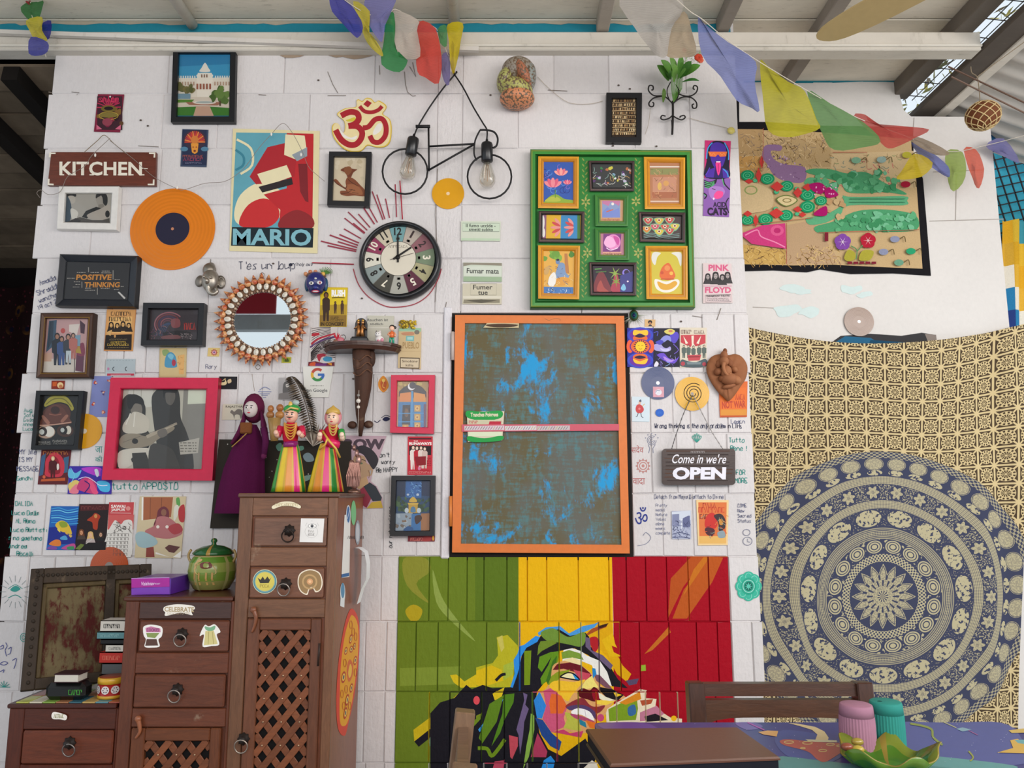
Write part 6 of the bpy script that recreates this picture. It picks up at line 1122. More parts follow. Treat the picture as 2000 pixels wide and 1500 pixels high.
for i in range(9): a.R(rn.choice(('#55331f', '#2a1814', '#4a2c1c')), 560 + U(0,40), 345 + i * 42,1340 - U(0,120), 352 + i * 42 + U(0,8))
a.T('#e9e6ec', 'Come in we\'re', 640,385,610,105,.005,.01,.25).T('#e6e4ee', 'OPEN', 652,532,602,142,.0,.05,.04).G('#b8b0b0', 862,352,155,20,8); a.m.build('lettering', MPRINT, t, kind='stuff')
for pts in (((1352,772), (1335,808), (1320,850), (1312,876)), ((1354,772), (1372,808), (1392,846), (1412,877))):
 P = [W(x, y, YW - .012 - .008 * i / 3) for i, (x, y) in enumerate(pts)]; m = MB(); k = 0
 C_ = cat([tuple(p) for p in P], False, 8); m.tube(C_, [.0011 if i % 2 else .0022 for i in range(len(C_))], 5, '#8a8684'); m.build('chain', MMETAL, t)
# ---------------------------------------------------------------- records and discs
def disc(label, px, py, rx, col, lab=None, rl=.35, hole='#c9b8a0', y=0, art=None, tilt=0, name='record', ct='record', group=None, rh=.035, grooves=True, ymin=None):
 Y = YW - y - .002; c = W(px, py, Y); R = (W(px + rx, py, Y) - c).x; t = thing(name, (c.x, Y + .002, c.z - R), label, ct, group); N = 56
 RX = Matrix.Rotation(math.pi / 2,4, 'X')
 def colf(i, j): return col if not grooves or i % 2 else tuple(k * .93 for k in C(col))
 pr = [(R, -.0018), (R, 0)] + [(R * (1 - .6 * i / 14), 0 if i % 2 else .00012) for i in range(1,15)] + [(R * .3,.0001), (R * rh, .0001), (1e-6,.0001)]
 m = MB().lathe(pr, c, N, lambda i, j: colf(i, j) if i < len(pr) - 3 else (col if i < len(pr) - 2 else hole), RX, 1,0, False); m.build('disc', MVINYL, t)
 if lab: MB().lathe([(R * rl, .0002), (R * rl * .98,.0006), (R * rh, .0006), (1e-6,.0006)], c, 40, lambda i, j: lab if i < 2 else hole, RX, 1,0, False).build('centre_label', MPRINT, t)
 if art: a = Art(pl=PY(Y - .0004), off=.0003); art(a); a.m.build('drawing', MPEN, t)
 return t
disc('large translucent orange record with a dark navy centre', 337,447,83, '#dd7a12', '#1f1c34', .40, '#b87a5c')
disc('small yellow record between the clock and the bicycle lamp', 875,378,31.5, '#d89a10', None, hole='#e8c9a0', rh=.11, grooves=False)
disc('yellow disc half behind the upside-down face picture', 165,842,34, '#d6980f', None, hole='#d9c9b0', rh=.14, grooves=False)
disc('burnt orange record rising behind the old carved window', 213,1106,37, '#b54e22', None, hole='#8a8078', rh=.22, grooves=False)
disc('navy blue record carrying a small pink square', 1285,748,32.5, '#23386a', None, hole='#e0e2ea', rh=.11, grooves=False, art=lambda a: a.at(*CR['c3']).P('#e0a8b4', 470,970,605,972,605,1098,472,1098).E('#e8e8f0', 538,1040,40,36).O('#4a4a78', 6,535,1042,30,26,12,3.1,5.6))
disc('yellow record with a black spiral above the open sign', 1352,769,33.5, '#d8a214', None, hole='#8a8078', rh=.09, grooves=False, art=lambda a: a.at(*CR['c3']).L('#3a3020', 9, *[q for i in range(70) for q in (963 + (28 + i * 1.42) * math.cos(i * .26), 1052 + (28 + i * 1.42) * math.sin(i * .26))]))
disc('brown disc on the recessed wall above the big tapestry', 1678,628,29, '#8a6e5c', None, hole='#f0e8e0', rh=.11, y=-.395, grooves=True)
# ---------------------------------------------------------------- om plaque
b = W(708,296); m = MB(); YO = YW - .003
OUT = (600,975,625,960,650,985,660,1030,690,1030,690,950,640,905,640,880,700,845,780,835,785,790,800,775,830,790,860,765,900,770,930,800,960,785,1015,820,1015,850,990,890,1045,930,1060,1000,1050,1100,1010,1145,940,1150,870,1135,820,1180,740,1185,670,1150,610,1080,592,1010)
P = [W(500 + x / 4, y / 4, YO) for x, y in cat(pairs(OUT), True, 3)]; m.prism(P, (0,.003,0), '#d9b83c', '#b89a34')
a = Art(m, *CR['a2'], pl=PY(YO), off=.0002)
a.S('#e6d4a0', *[c for x, y in pairs(OUT) for c in (x + (825 - x) * .035, y + (985 - y) * .035)])
a.P('#d0c040', 700,940,770,915,785,930,770,950,715,950).S('#e6e0d8', 655,1010,690,1050,740,1075,790,1060,770,1090,700,1080,665,1050).S('#e6e0d8', 915,1030,950,970,985,970,975,1020,925,1055)
RD = '#a5202c'
a.L(RD, 46,665,905,730,876,788,885,803,930,770,970,722,985, sm=True).L(RD, 46,722,985,790,988,828,1030,820,1085,780,1128,725,1130,665,1090,622,1015, sm=True).L(RD, 40,835,1000,880,990,930,935,985,930,1015,985,1010,1060,965,1110,915,1105,890,1060, sm=True).L(RD, 30,810,830,845,868,900,878,955,860,985,830, sm=True).P(RD, 838,815,868,783,905,805,875,840)
m.build('om_plaque', MGLOSS, label='red and yellow om symbol plaque', cat='plaque', org=(b.x, YW, b.z))
# ---------------------------------------------------------------- clock
cx, cy = 780,506; Yc = YW - .035; c = W(cx, cy, Yc); R = (W(cx + 81, cy, Yc) - c).x; c0 = V((c.x, YW, c.z))
t = thing('wall_clock', (c.x, YW, c.z - R), 'round black wall clock with a patchwork dial and large numerals', 'clock')
RX = Matrix.Rotation(math.pi / 2,4, 'X'); MB().lathe([(R * .98,0), (R, .006), (R, .02), (R * .96,.034), (R * .92,.037), (R * .885,.034), (R * .87,.022), (R * .868,.012)], c0,72, '#191b1f', RX).build('rim', MGLOSS, t)
YD = YW - .013; a = Art(pl=PY(YD), off=0); dc_ = W(778,505, YD); rd = (W(778 + 71,505, YD) - dc_).x
def dp(r, th): return V((dc_.x + rd * r * math.sin(th), YD, dc_.z + rd * r * math.cos(th)))
m = a.m; wc = ['#6f9a9c', '#b0a498', '#8a5c62', '#74846a', '#a8a27c', '#5a2a3a', '#a8a69c', '#4a4840', '#8a9694', '#d8d4c4', '#8f3a58', '#c4b9a2']
for i in range(12):
 n = 6; t0 = (i - .5) * math.pi / 6 - .04
 ring_ = [dp(1.0, t0 + math.pi / 6 * k / n) for k in range(n + 1)]; inn = [dp(.49, t0 + math.pi / 6 * k / n) for k in range(n + 1)]
 m.add(ring_ + inn, [(k, k + n + 1, k + n + 2, k + 1) for k in range(n)], wc[i])
 m.add([dp(1, t0 - .008), dp(.49, t0 - .012), dp(.49, t0 + .012), dp(1, t0 + .008)], [(0,1,2,3)], '#6a645c'); m.v[-4:] = [(v[0], v[1] - .0001, v[2]) for v in m.v[-4:]]
m.add([dp(0,0)] + [dp(.49, k * math.pi / 20) for k in range(40)], [(0, (k + 1) % 40 + 1, k + 1) for k in range(40)], '#d6cebc')
m.add([dp(.495, k * math.pi / 20) + V((0,-.0002,0)) for k in range(40)] + [dp(.48, k * math.pi / 20) + V((0,-.0002,0)) for k in range(40)], [(k, k + 40, (k + 1) % 40 + 40, (k + 1) % 40) for k in range(40)], '#4a443c')
for i in range(12):
 th = i * math.pi / 6 - .04; s = str(i or 12); vs, fs = text_tris(s, .03); w_, h_ = {'1': .055, '11': .15, '10': .2, '12': .2}.get(s, .11) * rd * 1.05,.22 * rd
 col = '#e6decb' if i in (3,5,7,10) else '#24211f' if i not in (1,2) else '#3a2c2c'; o = dp(.78, th); ex = V((math.cos(th), 0,-math.sin(th))); ez = V((math.sin(th), 0, math.cos(th)))
 m.add([o + ex * ((x - .5) * w_) + ez * ((.5 - y) * h_) + V((0,-.0003,0)) for x, y in vs], fs, col)
 for q in (-.03,0,.03): o = dp(.57, th + q); m.add([o + ex * a_ * .004 + ez * b_ * .004 + V((0,-.0003,0)) for a_, b_ in ((-1,-1), (1,-1), (1,1), (-1,1))], [(0,1,2,3)], '#5a544c')
a.st = .0003; a.at(0,0,1).G('#6a6258', 759,479,38,5,8)
m.build('dial', MPRINT, t)
def hand(nm, pts, w0, w1, col, yy):
 A, B = W(*pts[0], YD - yy), W(*pts[1], YD - yy); d = (B - A).normalized(); n = V((-d.z, 0, d.x)); MB().prism([A + n * w0, B + n * w1, B - n * w1, A - n * w0][::-1], (0,.0008,0), col).build(nm, MIRON, t)
hand('minute_hand', ((777,512), (777,457)), .0034,.0026, '#1c1a18', .004); hand('hour_hand', ((768,506), (803,483)), .0036,.003, '#1c1a18', .003); hand('second_hand', ((762,507), (808,494)), .0008,.0006, '#3a2c2a', .005)
MB().lathe([(.008,0), (.008,.006), (1e-6,.007)], (W(777,503, YD).x, YD, W(777,503, YD).z), 16, '#1c1a18', RX).build('hub', MIRON, t)
# red rays, arc and sticks round the clock
a = Art(pl=PY(YW), off=.0004)
for (x, y) in ((627,471), (644,459), (663,458), (672,447), (673,426), (680,414), (700,418), (712,408), (718,400), (727,374), (736,380), (753,388), (660,472), (640,480), (690,436), (706,400), (772,360)):
 d = math.hypot(778 - x, 508 - y); k = (d - 84) / d; a.L('#9a3a4a', 2.2 if y < 450 else 2.6, x, y, x + (778 - x) * k, y + (508 - y) * k)
a.L('#a8404c', 1.8,690,525,700,555,720,580,750,597,775,600,810,594,838,575,856,545,862,525, sm=True); a.m.build('drawn_sunburst', MPEN, wall)
for (p, q) in (((610,513), (691,516)), ((781,353), (786,428))): cord(None, (p, q), .0022, '#a8283c', sm=False).build('incense_stick', MMATT, label='thick red stick lying out from the clock rim towards the flat side' if p[1] > 500 else 'thick red stick standing up from the clock rim under the bicycle lamp', cat='stick')
# ---------------------------------------------------------------- bicycle lamp
b = W(880,385); YB_ = YW - .035; t = thing('bicycle_lamp', (b.x, YW, b.z), 'black bicycle-shaped wire lamp with two clear bulbs', 'lamp')
def bt(nm, pts, r, y=.035, sm=False, closed=False, n=8, mat=MIRON, col='#1d1c1e'):
 P = [W(x, y_, YW - y) for x, y_ in pts]; P = [V(p) for p in cat([tuple(p) for p in P], closed, 6)] if sm else P; return MB().tube(P, r, n, col, closed=closed, flat=(1,1)).build(nm, mat, t)
for (x, y, r) in ((791,335,44), (956,345,43)): bt('wheel', [(x + r * math.cos(i * .2618), y + r * math.sin(i * .2618)) for i in range(24)], .0033, closed=True)
bt('frame_tube', ((838,286), (926,281)), .0035); bt('frame_tube', ((836,333), (926,282)), .0035); bt('frame_tube', ((837,247), (838,334)), .0035); bt('saddle', ((812,247), (840,247)), .006); bt('frame_tube', ((937,255), (928,275), (926,300), (931,313)), .003, sm=True); bt('handlebar', ((937,254), (950,254), (965,258), (972,270), (970,284), (963,289)), .0035, sm=True)
bt('cord', ((888,146), (866,172), (840,208), (817,246), (808,268)), .0028, sm=True, y=.02); bt('cord', ((888,146), (905,172), (925,210), (943,240), (951,254), (951,272)), .0028, sm=True, y=.02); bt('hook', ((886,138), (888,147), (892,140)), .004, y=.01)
mg = Mat('bulb_glass'); nt = mg.nt; tr = nt.nodes.new('ShaderNodeBsdfTransparent'); tr.inputs[0].default_value = (.93,.91,.86,1); gl = nt.nodes.new('ShaderNodeBsdfGlossy'); gl.inputs['Roughness'].default_value = .05; lw = nt.nodes.new('ShaderNodeLayerWeight'); lw.inputs[0].default_value = .35; mx = nt.nodes.new('ShaderNodeMixShader'); nt.links.new(lw.outputs['Facing'], mx.inputs[0]); nt.links.new(tr.outputs[0], mx.inputs[1]); nt.links.new(gl.outputs[0], mx.inputs[2]); nt.links.new(mx.outputs[0], nt.nodes['Material Output'].inputs[0])
for (x0, y0, x1, y1) in ((808,268,794,350), (951,278,952,366)):
 A, B = W(x0, y0, YB_), W(x1, y1, YB_); d = B - A; L = d.length; M = d.to_track_quat('Z', 'X').to_matrix().to_4x4()
 MB().lathe([(.004,-.012), (.006,0), (.019,.004), (.021,.01), (.0205, L * .42), (.017, L * .44), (1e-6, L * .44)], A, 20, '#17171a', M).build('lamp_holder', MGLOSS, t)
 bu = MB().lathe([(.012, L * .43), (.014, L * .48), (.022, L * .62), (.0285, L * .78), (.0275, L * .9), (.018, L * .98), (1e-6, L * 1.0)], A, 24, 'fff', M).build('bulb', mg.m, t)
 m = MB()
 for k in range(4): e = V((.008 * math.cos(k * 1.57), .008 * math.sin(k * 1.57), 0)); m.tube([A + M @ V((e.x * .5, e.y * .5, L * .5)), A + M @ V((e.x * 1.3, e.y * 1.3, L * .84))], .0009,4, '#a8743c')
 m.tube([A + M @ V((0,0, L * .44)), A + M @ V((0,0, L * .62))], .003,6, '#c9c4ba').build('filament', MMETAL, bu)
# ---------------------------------------------------------------- thin wire with tiny fairy lights
P = ((78,386), (72,377), (80,371), (95,380), (118,374), (132,345), (165,325), (180,303), (215,270)), ((215,275), (260,310), (300,345), (345,368), (362,370), (400,358), (440,354), (475,330), (505,290), (530,262), (552,241), (570,258), (590,295), (603,326), (622,344), (634,354))
t = thing('fairy_light_wire', W(345,368, YW - .006), 'thin wire with unlit fairy lights draped across the pictures', 'light string')
for p in P: cord(t, p, .0009, '#8a8078', 'wire', y=.027)
for (x, y) in ((186,303), (346,366), (588,302), (530,262)): q = W(x, y, YW - .028); MB().ell(q, .0035,.0035,.007, '#e6e2da', 8,5).build('bulb', MVINYL, t)
P = ((1050,150), (1075,175), (1110,200), (1150,203), (1178,197)), ((1345,230), (1380,240), (1420,250), (1437,258)), ((1260,262), (1267,240), (1270,210)), ((880,400), (900,430), (930,430), (950,415), (956,390))
t = thing('fairy_light_wire', W(1110,200, YW - .004), 'thin pale wire strung between the mosaic ball and the iron wall planter', 'light string')
for p in P[:3]: cord(t, p, .0008, '#b8aa98', 'wire', y=.004)
q = W(1428,255, YW - .01); MB().ell(q, .014,.008,.013, '#d8c86a', 10,6).build('bulb', MVINYL, t)
# ---------------------------------------------------------------- hatch door
HY = -.020; hb = W(1055,1081, HY); hd = thing('hatch_door', (hb.x, -.012, hb.z), 'orange framed hatch door with a scuffed blue and brown panel', 'door')
mh = Mat('scuffed_panel', .7,.2); p = mh.pos(); n1 = mh.noise(mh.pos((1,1,.8)), 6.5,6,.68,.4); n2 = mh.noise(mh.pos((1,1,.35)), 45,5,.7); n3 = mh.noise(p, 3.2,3); n4 = mh.noise(mh.pos((.25,1,2)), 60,4,.7)
c = mh.mix(n3.ss(.4,.6), '#66665f', '#665d42'); c = mh.mix((n2 * .6 + n4 * .4).ss(.46,.64) * .6, c, '#4f8c94'); c = mh.mix(((n1 * .75 + n2 * .25)).ss(.525,.60), c, '#2f98d0'); c = mh.mix((n4 * .5 + n2 * .5).ss(.66,.74) * .6, c, '#8fa8b0'); mh.base(c); mh.bump(n2,.3,.002)
o4 = [W(x, y, HY) for x, y in ((889,615), (1219,617), (1230,1081), (883,1079))]; i4 = [W(x, y, HY) for x, y in ((908,631), (1203,632), (1214,1064), (900,1062))]
for k, nm in enumerate(('rail', 'stile', 'rail', 'stile')):
 A, B, C_, D = o4[k], o4[(k + 1) % 4], i4[(k + 1) % 4], i4[k]; MB().prism([A, B, C_, D][::-1], (0,.016,0), jit('#d8742e', .05)).build(nm, MFRAME, hd)
m = MB().prism([V((p.x, HY + .008, p.z)) for p in i4][::-1], (0,.006,0), '#555'); m.build('door_panel', mh.m, hd)
m = MB(); a = Art(m, pl=PY(HY - .003), off=.0004); m.prism([W(x, y, HY - .003) for x, y in ((902,829), (1209,828), (1209,841), (902,843))][::-1], (0,.006,0), '#bf2a4a')
for (x0, x1, c) in ((907,985, '#c8b4bc'), (986,1048, '#c9bfc4'), (1049,1113, '#b8a8ac')):
 a.P(c, x0,832, x1,831, x1,840, x0,841)
 for i in range(int((x1 - x0) / 5)): a.L(rn.choice(('#6a5a6a', '#8a4a5a', '#a89a5a', '#5a6a4a')), 1.2, x0 + 1 + i * 5,839, x0 + 5 + i * 5,833); a.n -= 1
m.build('crossbar', MGLOSS, hd)
for (x, y0, y1, c) in ((884,648,703, '#c9b8b0'), (880,969,1028, '#d8803c')):
 q0, q1 = W(x, y0,-.016), W(x, y1,-.016); hg = MB().tube([q0, q1], .0055,10, c).box(q0.x, q0.x + .02,-.012,-.009, q1.z, q0.z, c); hg.build('hinge', MFRAME, hd)
a = Art(pl=PY(HY - .0), off=.0005).at(*CR['c1']); a.P('#c8b890', 420,250,455,205,768,208,766,252).S('#4a3424', 440,222,600,212,760,222,690,245,520,246).L('#8a6a48', 3,1020,160,1060,178,1120,160,1170,168,1165,185, sm=True); a.m.build('sticker', MPRINT, hd)
pk = [W(x, y, HY - .001) for x, y in ((912,804), (985,803), (981,860), (914,863))]; m = MB().prism(pk[::-1], (0,.0015,0), '#d8cdb4'); a = Art(m, *CR['c1'], pl=PY(HY - .001), off=.0002)
a.S('#1f9a44', 262,1062,420,1072,592,1062,592,1130,430,1160,268,1130).P('#c9c4a4', 268,1150,600,1150,600,1210,268,1210).P('#b8283c', 480,1165,595,1165,590,1205,470,1205).P('#d8e0c0', 275,1265,600,1265,600,1310,275,1310).S('#1f9a44', 275,1310,430,1330,600,1305,598,1350,430,1368,280,1360).T('#e8dcc0', 'Tranches Poivrees', 295,1080,270,40,-.01,.03).G('#c83a48', 282,1158,85,28,5)
m.build('snack_packet', MPRINT, label='green and cream snack packet tucked behind the bar of the hatch', cat='packet', org=pk[3])
# ---------------------------------------------------------------- shell mirror
mc_ = W(511,624, YW - .02); PXM = 1.0 / 577 * 1.01
t = thing('shell_mirror', (mc_.x, YW, mc_.z - .16), 'round mirror edged with cone shells and white cowries', 'mirror')
mir = Mat('mirror_silver', .015,.5,1.0); mir.base('#e8ecea'); s_ = (W(512,624, YW - .02) - W(511,624, YW - .02)).x
RX = Matrix.Rotation(math.pi / 2,4, 'X'); ctr = V((mc_.x, YW - .012, mc_.z))
MB().add([ctr + V((57 * s_ * math.cos(i * .0982), 0,57 * s_ * math.sin(i * .0982))) for i in range(64)], [tuple(range(64))], 'fff').build('glass', mir.m, t)
MB().lathe([(80 * s_, -.011), (79 * s_, .002), (60 * s_, .002), (57 * s_, -.004)], ctr, 48, '#8a6a52', RX).build('backing', MMATT, t)
m = MB()
for i in range(64): th = i * 2 * math.pi / 64; m.ell(ctr + V((58 * s_ * math.cos(th), -.005,58 * s_ * math.sin(th))), 2.6 * s_, 2.4 * s_, 2.6 * s_, '#7a5a48' if i % 2 else '#c0a58c', 6,4)
m.build('bead_rim', MCERAM, t, kind='stuff')
def inst(ob, loc, rot, sc=1):
 c = ob.copy(); COL.objects.link(c); c.location = loc; c.rotation_euler = rot; c.scale = (sc,) * 3 if not isinstance(sc, tuple) else sc; return c
WL = WORLD_LOC[t.name]; protos = []
for cc in (('#c97a4c', '#b05f38', '#d8985c', '#8a4a2c'), ('#d08a58', '#b8583a', '#c8845a', '#7a3c28'), ('#c88a5c', '#d8a06c', '#a8542c', '#8f5a3a')):
 m = MB(); pr = [(1e-6,-.012), (.009,-.010), (.0125,-.002), (.0105,.003), (.0098,.004), (.0078,.010), (.0072,.011), (.0050,.017), (.0045,.018), (.0022,.023), (1e-6,.027)]
 m.lathe(pr, WL, 10, lambda i, j: cc[(i // 2 + (j > 6)) % 4], None, .8); o_ = m.build('cone_shell', MCERAM, t); o_.location = (9,9,9); protos.append(o_)
wh = MB().ell(WL, .0085,.0062,.0112, '#e6e0d2', 12,8).ell(WL + V((0,-.0045,0)), .004,.0022,.0075, '#cfc6b4', 8,5).build('cowrie_shell', MCERAM, t)
N = 36
for i in range(N):
 th = 2 * math.pi * i / N + .05; r = 78 * s_; L_ = ctr + V((r * math.cos(th), -.010, r * math.sin(th))) - WL; rot = (0, math.pi / 2 - th, 0)
 if i < 3: protos[i].location = L_; protos[i].rotation_euler = rot
 else: inst(protos[i % 3], L_, (random.uniform(-.2,.2), math.pi / 2 - th + random.uniform(-.12,.12), 0), random.uniform(.9,1.12))
N = 30
for i in range(N):
 th = 2 * math.pi * i / N; r = 66 * s_; L_ = ctr + V((r * math.cos(th), -.012, r * math.sin(th))) - WL; rot = (0, math.pi / 2 - th, 0)
 if i == 0: wh.location = L_; wh.rotation_euler = rot
 else: inst(wh, L_, rot, random.uniform(.9,1.1))
m = MB()
for (y0, sg) in ((537,1), (717,-1)): q = W(512 - (8 if sg < 0 else 0), y0, YW - .01); m = MB().tube([q + V((.008 * math.cos(k * .5236), 0,.008 * math.sin(k * .5236))) for k in range(12)], .001,5, '#8a7a68', closed=True); m.build('hanging_ring', MMETAL, t)
# ---------------------------------------------------------------- relief pieces on the wall: one helper for blobs given in picture-plan units
def relief(name, label, ct, items, mat, y=0, k=1 / 577.0):
 """items: (px, py, half width, height off the wall, half height, colour, turn)"""
 m = MB(); lo = 9
 for it in items:
  px, py, a_, b_, c_, col = it[:6]; q = W(px, py, YW - y - b_ * k * .55); rot = Matrix.Rotation(it[6] if len(it) > 6 else 0,4, 'Y'); m.ell(q, a_ * k, b_ * k, c_ * k, col, 16,10, rot); lo = min(lo, q.z - c_ * k)
 q = W(items[0][0], items[0][1], YW); return m, (q.x, YW, lo)
sv = '#a39b90'
m, o_ = relief('', '', '', [(411,548,17,16,24, sv), (409,528,13,12,15, '#8f877c'), (412,520,8,8,8, sv), (390,549,9,4,12, '#8a8278', .2), (431,551,10,4,14, '#8a8278', -.15), (404,545,5,19,4, '#bcb4a8'), (416,546,5,19,4, '#bcb4a8'), (409,552,7,20,8, '#b4aca0')], MMETAL)
m.tube(cat([tuple(W(x, y, YW - .028)) for x, y in ((409,550), (407,562), (410,571), (418,574), (424,569), (421,563))], False, 4), [.011 - .0003 * i for i in range(21)], 8, '#b0a89c'); m.tube([W(411,513, YW - .006), W(411,506, YW - .006)], .001,4, '#6a645c').tube([W(432 + 6 * math.cos(i * .5), 551 + 9 * math.sin(i * .5), YW - .012) for i in range(13)], .0014,5, '#c4bcb0')
m.build('elephant_head_plaque', MMETAL, label='small silvery elephant-god head hung above the shell mirror', cat='plaque', org=o_)
m, o_ = relief('', '', '', [(617,552,20,20,22, '#23286a'), (617,565,15,20,12, '#1d2260'), (600,556,5,6,14, '#1f4a6a'), (636,556,5,6,14, '#1f4a6a'), (617,539,21,14,7, '#6a4a3a')], MGLOSS)
for i, (x, y) in enumerate(((597,535), (606,531), (616,531), (631,535))): m.ell(W(x, y, YW - .024), .0075,.006,.0075, ('#c8865a', '#b8704a', '#c88058', '#d8a84c')[i], 10,6)
for i in range(12): t_ = i * .26 - .3; m.tube([W(631,536, YW - .015), W(636 + 14 * math.cos(t_), 530 - 9 * math.sin(t_), YW - .02)], [.002,.0008], 5, ('#5a8a3a', '#3f6a2c')[i % 2])
Yf = YW - .052
for (x, y, a_, c_, col, d) in ((608,553,5,3.6, '#d8d4d0', 0), (624,552,5.5,3.8, '#e4e0e0', 0), (608,553,1.8,2, '#1a1a20', .002), (625,552,2.2,2.4, '#a03a4a', .002), (616,544,3.4,2.4, '#cfd0c0', -.002), (616,561,4,3, '#2f3a8a', .008), (616,569,8,3.2, '#b8304a', .0), (616,569,6,1.4, '#e8e0e0', .004)): m.ell(W(x, y, Yf - d), a_ / 577,.003, c_ / 577, col, 10,6)
m.build('festival_mask', MGLOSS, label='small dark blue demon mask with a crown of tiny skulls', cat='mask', org=o_)
# mosaic ball
mb = Mat('beaded_mosaic', .4,.4); p = mb.pos(); vo = mb.voro(p, 130); mb.base(mb.mix(vo.ss(.5,.66), mb.scale(mb.col(), mb.noise(p, 40), .85,1.25), '#6c5844')); mb.bump(1 - vo, .6,.002)
bp = W(1010,212); t = thing('mosaic_ball', (bp.x, YW, bp.z), 'knotted ball covered in coloured bead mosaic, high on the white wall', 'ornament')
for (x, y, a_, b_, c_, col, r) in ((1012,138,34,34,27, '#8f8578', 0), (987,157,17,30,26, '#a0a05c', .3), (1020,150,15,42,36, '#a8684c', -.45), (1034,152,14,30,30, '#8a8f8a', .1), (1008,176,35,38,22, '#a8a45c', .25), (1010,193,36,36,20, '#c8825a', 0)):
 MB().ell(W(x, y, YW - .045), a_ / 577, b_ / 620, c_ / 577, col, 24,14, Matrix.Rotation(r, 4, 'Y')).build('lobe', mb.m, t)
# terracotta leaf with a seated figure
TC = '#96603f'; lp = W(1420,783); t = thing('leaf_plaque', (lp.x, YW, lp.z), 'brown heart-shaped leaf plaque with a seated elephant-god relief', 'plaque')
OUTL = (1340,575,1400,585,1470,570,1550,600,1610,680,1625,770,1600,880,1540,970,1480,1060,1420,1130,1380,1145,1320,1090,1250,1020,1170,900,1125,790,1130,690,1180,610,1260,575); YL = YW - .012
P = [(1200 + x / 6.25,600 + y / 6.25) for x, y in cat(pairs(OUTL), True, 3)]; cx, cy = 1419,733; m = MB(); n = len(P); rings = []
for s, d in ((1,.0), (.99,.012), (.75,.016), (.4,.012), (.05,.010)): rings += [W(cx + (x - cx) * s, cy + (y - cy) * s, YW - d - (.004 * (i % 4 == 0) if .3 < s < .95 else 0)) for i, (x, y) in enumerate(P)]
m.add(rings, [(k * n + i, (k + 1) * n + i, (k + 1) * n + (i + 1) % n, k * n + (i + 1) % n) for k in range(4) for i in range(n)], TC, True); m.build('leaf_blade', MMATT, t)
m, _ = relief('', '', '', [(1418,726,11,14,13, '#a06a48'), (1424,740,16,16,12, '#9a6444'), (1436,742,12,13,9, '#a8704c', .4), (1402,726,8,10,7, '#8f5a3c', -.5), (1414,706,9,14,10, '#a06a48'), (1404,710,6,5,9, '#8a5638', .4), (1425,708,6,5,9, '#8a5638', -.4), (1414,694,7,10,9, '#9a6444'), (1416,686,4,7,6, '#8a5638'), (1410,740,7,10,6, '#8a5638', .5), (1424,754,14,9,5, '#9a6444', -.25), (1434,722,7,9,6, '#a06a48', .8)], MMATT, y=.012)
m.tube(cat([tuple(W(x, y, YW - .045)) for x, y in ((1414,708), (1413,718), (1417,728), (1423,733), (1428,729))], False, 4), [.007 - .00022 * i for i in range(17)], 8, '#a8704c'); m.build('seated_figure', MMATT, t)
# ---------------------------------------------------------------- iron wall planter with leaves
pb = W(1313,262); t = thing('wall_planter', (pb.x, YW, pb.z), 'black wrought iron wall scroll holding a sprig of green leaves with a red flower', 'planter')
def sc(*p, r=.0026, y=.02): P = [tuple(W(1000 + a / 4, b / 4, YW - y)) for a, b in pairs(p)]; P = cat(P, False, 5); MB().tube(P, r, 6, '#221e1e').build('iron_scroll', MIRON, t)
sc(1250,805,1215,770,1180,750,1110,747,1068,710,1072,670,1100,672,1102,700,1088,702); sc(1172,753,1110,765,1072,800,1075,828,1100,832,1108,810,1098,798); sc(1262,805,1300,775,1340,758,1400,763,1440,800,1440,840,1415,845,1408,820,1422,812); sc(1298,730,1340,748,1395,750,1440,720,1448,680,1425,668,1415,690,1428,700); sc(1250,905,1225,925,1185,936,1163,925,1172,903,1200,908); sc(1258,905,1290,925,1325,936,1352,920,1345,903,1318,908,1312,918); sc(1240,640,1212,700,1220,760,1252,805,1290,770,1304,710,1280,660, r=.002, y=.045)
sc(1256,790,1257,860,1256,940,1252,1050, r=.004, y=.016); sc(1250,940,1252,1000,1251,1052, r=.003)
def leafpart(t, a, b, wd, bend, col, nm='leaf', mat=MLEAF, nrm=V((0,-1,0))):
 d = b - a; s = d.cross(nrm).normalized(); vs = []; n = 6
 for i in range(n + 1):
  u = i / n; c = a + d * u + nrm * (bend * math.sin(u * math.pi)); w_ = wd * math.sin(math.pi * min(1, u * .92 + .06)) ** .8; vs += [c - s * w_ + nrm * w_ * .25, c, c + s * w_ + nrm * w_ * .25]
 fs = [f for i in range(n) for f in ((3 * i, 3 * i + 3,3 * i + 4,3 * i + 1), (3 * i + 1,3 * i + 4,3 * i + 5,3 * i + 2))]; return MB().add(vs, fs, col, True).build(nm, mat, t)
for (x0, y0, x1, y1, w_, c, d0, d1) in ((1225,630,1135,510,34, '#4f7f2e', .05,.08), (1255,600,1165,470,32, '#5f9238', .05,.1), (1280,600,1235,440,26, '#6a9a42', .05,.09), (1300,600,1320,430,26, '#5a8f38', .05,.1), (1310,610,1400,480,34, '#4c8432', .05,.12), (1320,600,1470,510,34, '#5f9a3c', .05,.1), (1330,640,1462,632,14, '#3f7a34', .05,.09), (1265,640,1270,500,24, '#77a84c', .06,.12), (1180,800,1185,690,17, '#5a7a34', .04,.06), (1290,620,1360,540,26, '#6fa34a', .06,.13), (1240,620,1200,560,24, '#3f6f2a', .05,.07)):
 leafpart(t, W(1000 + x0 / 4, y0 / 4, YW - d0), W(1000 + x1 / 4, y1 / 4, YW - d1), w_ / 4 / 577,.012, c)
m = MB()
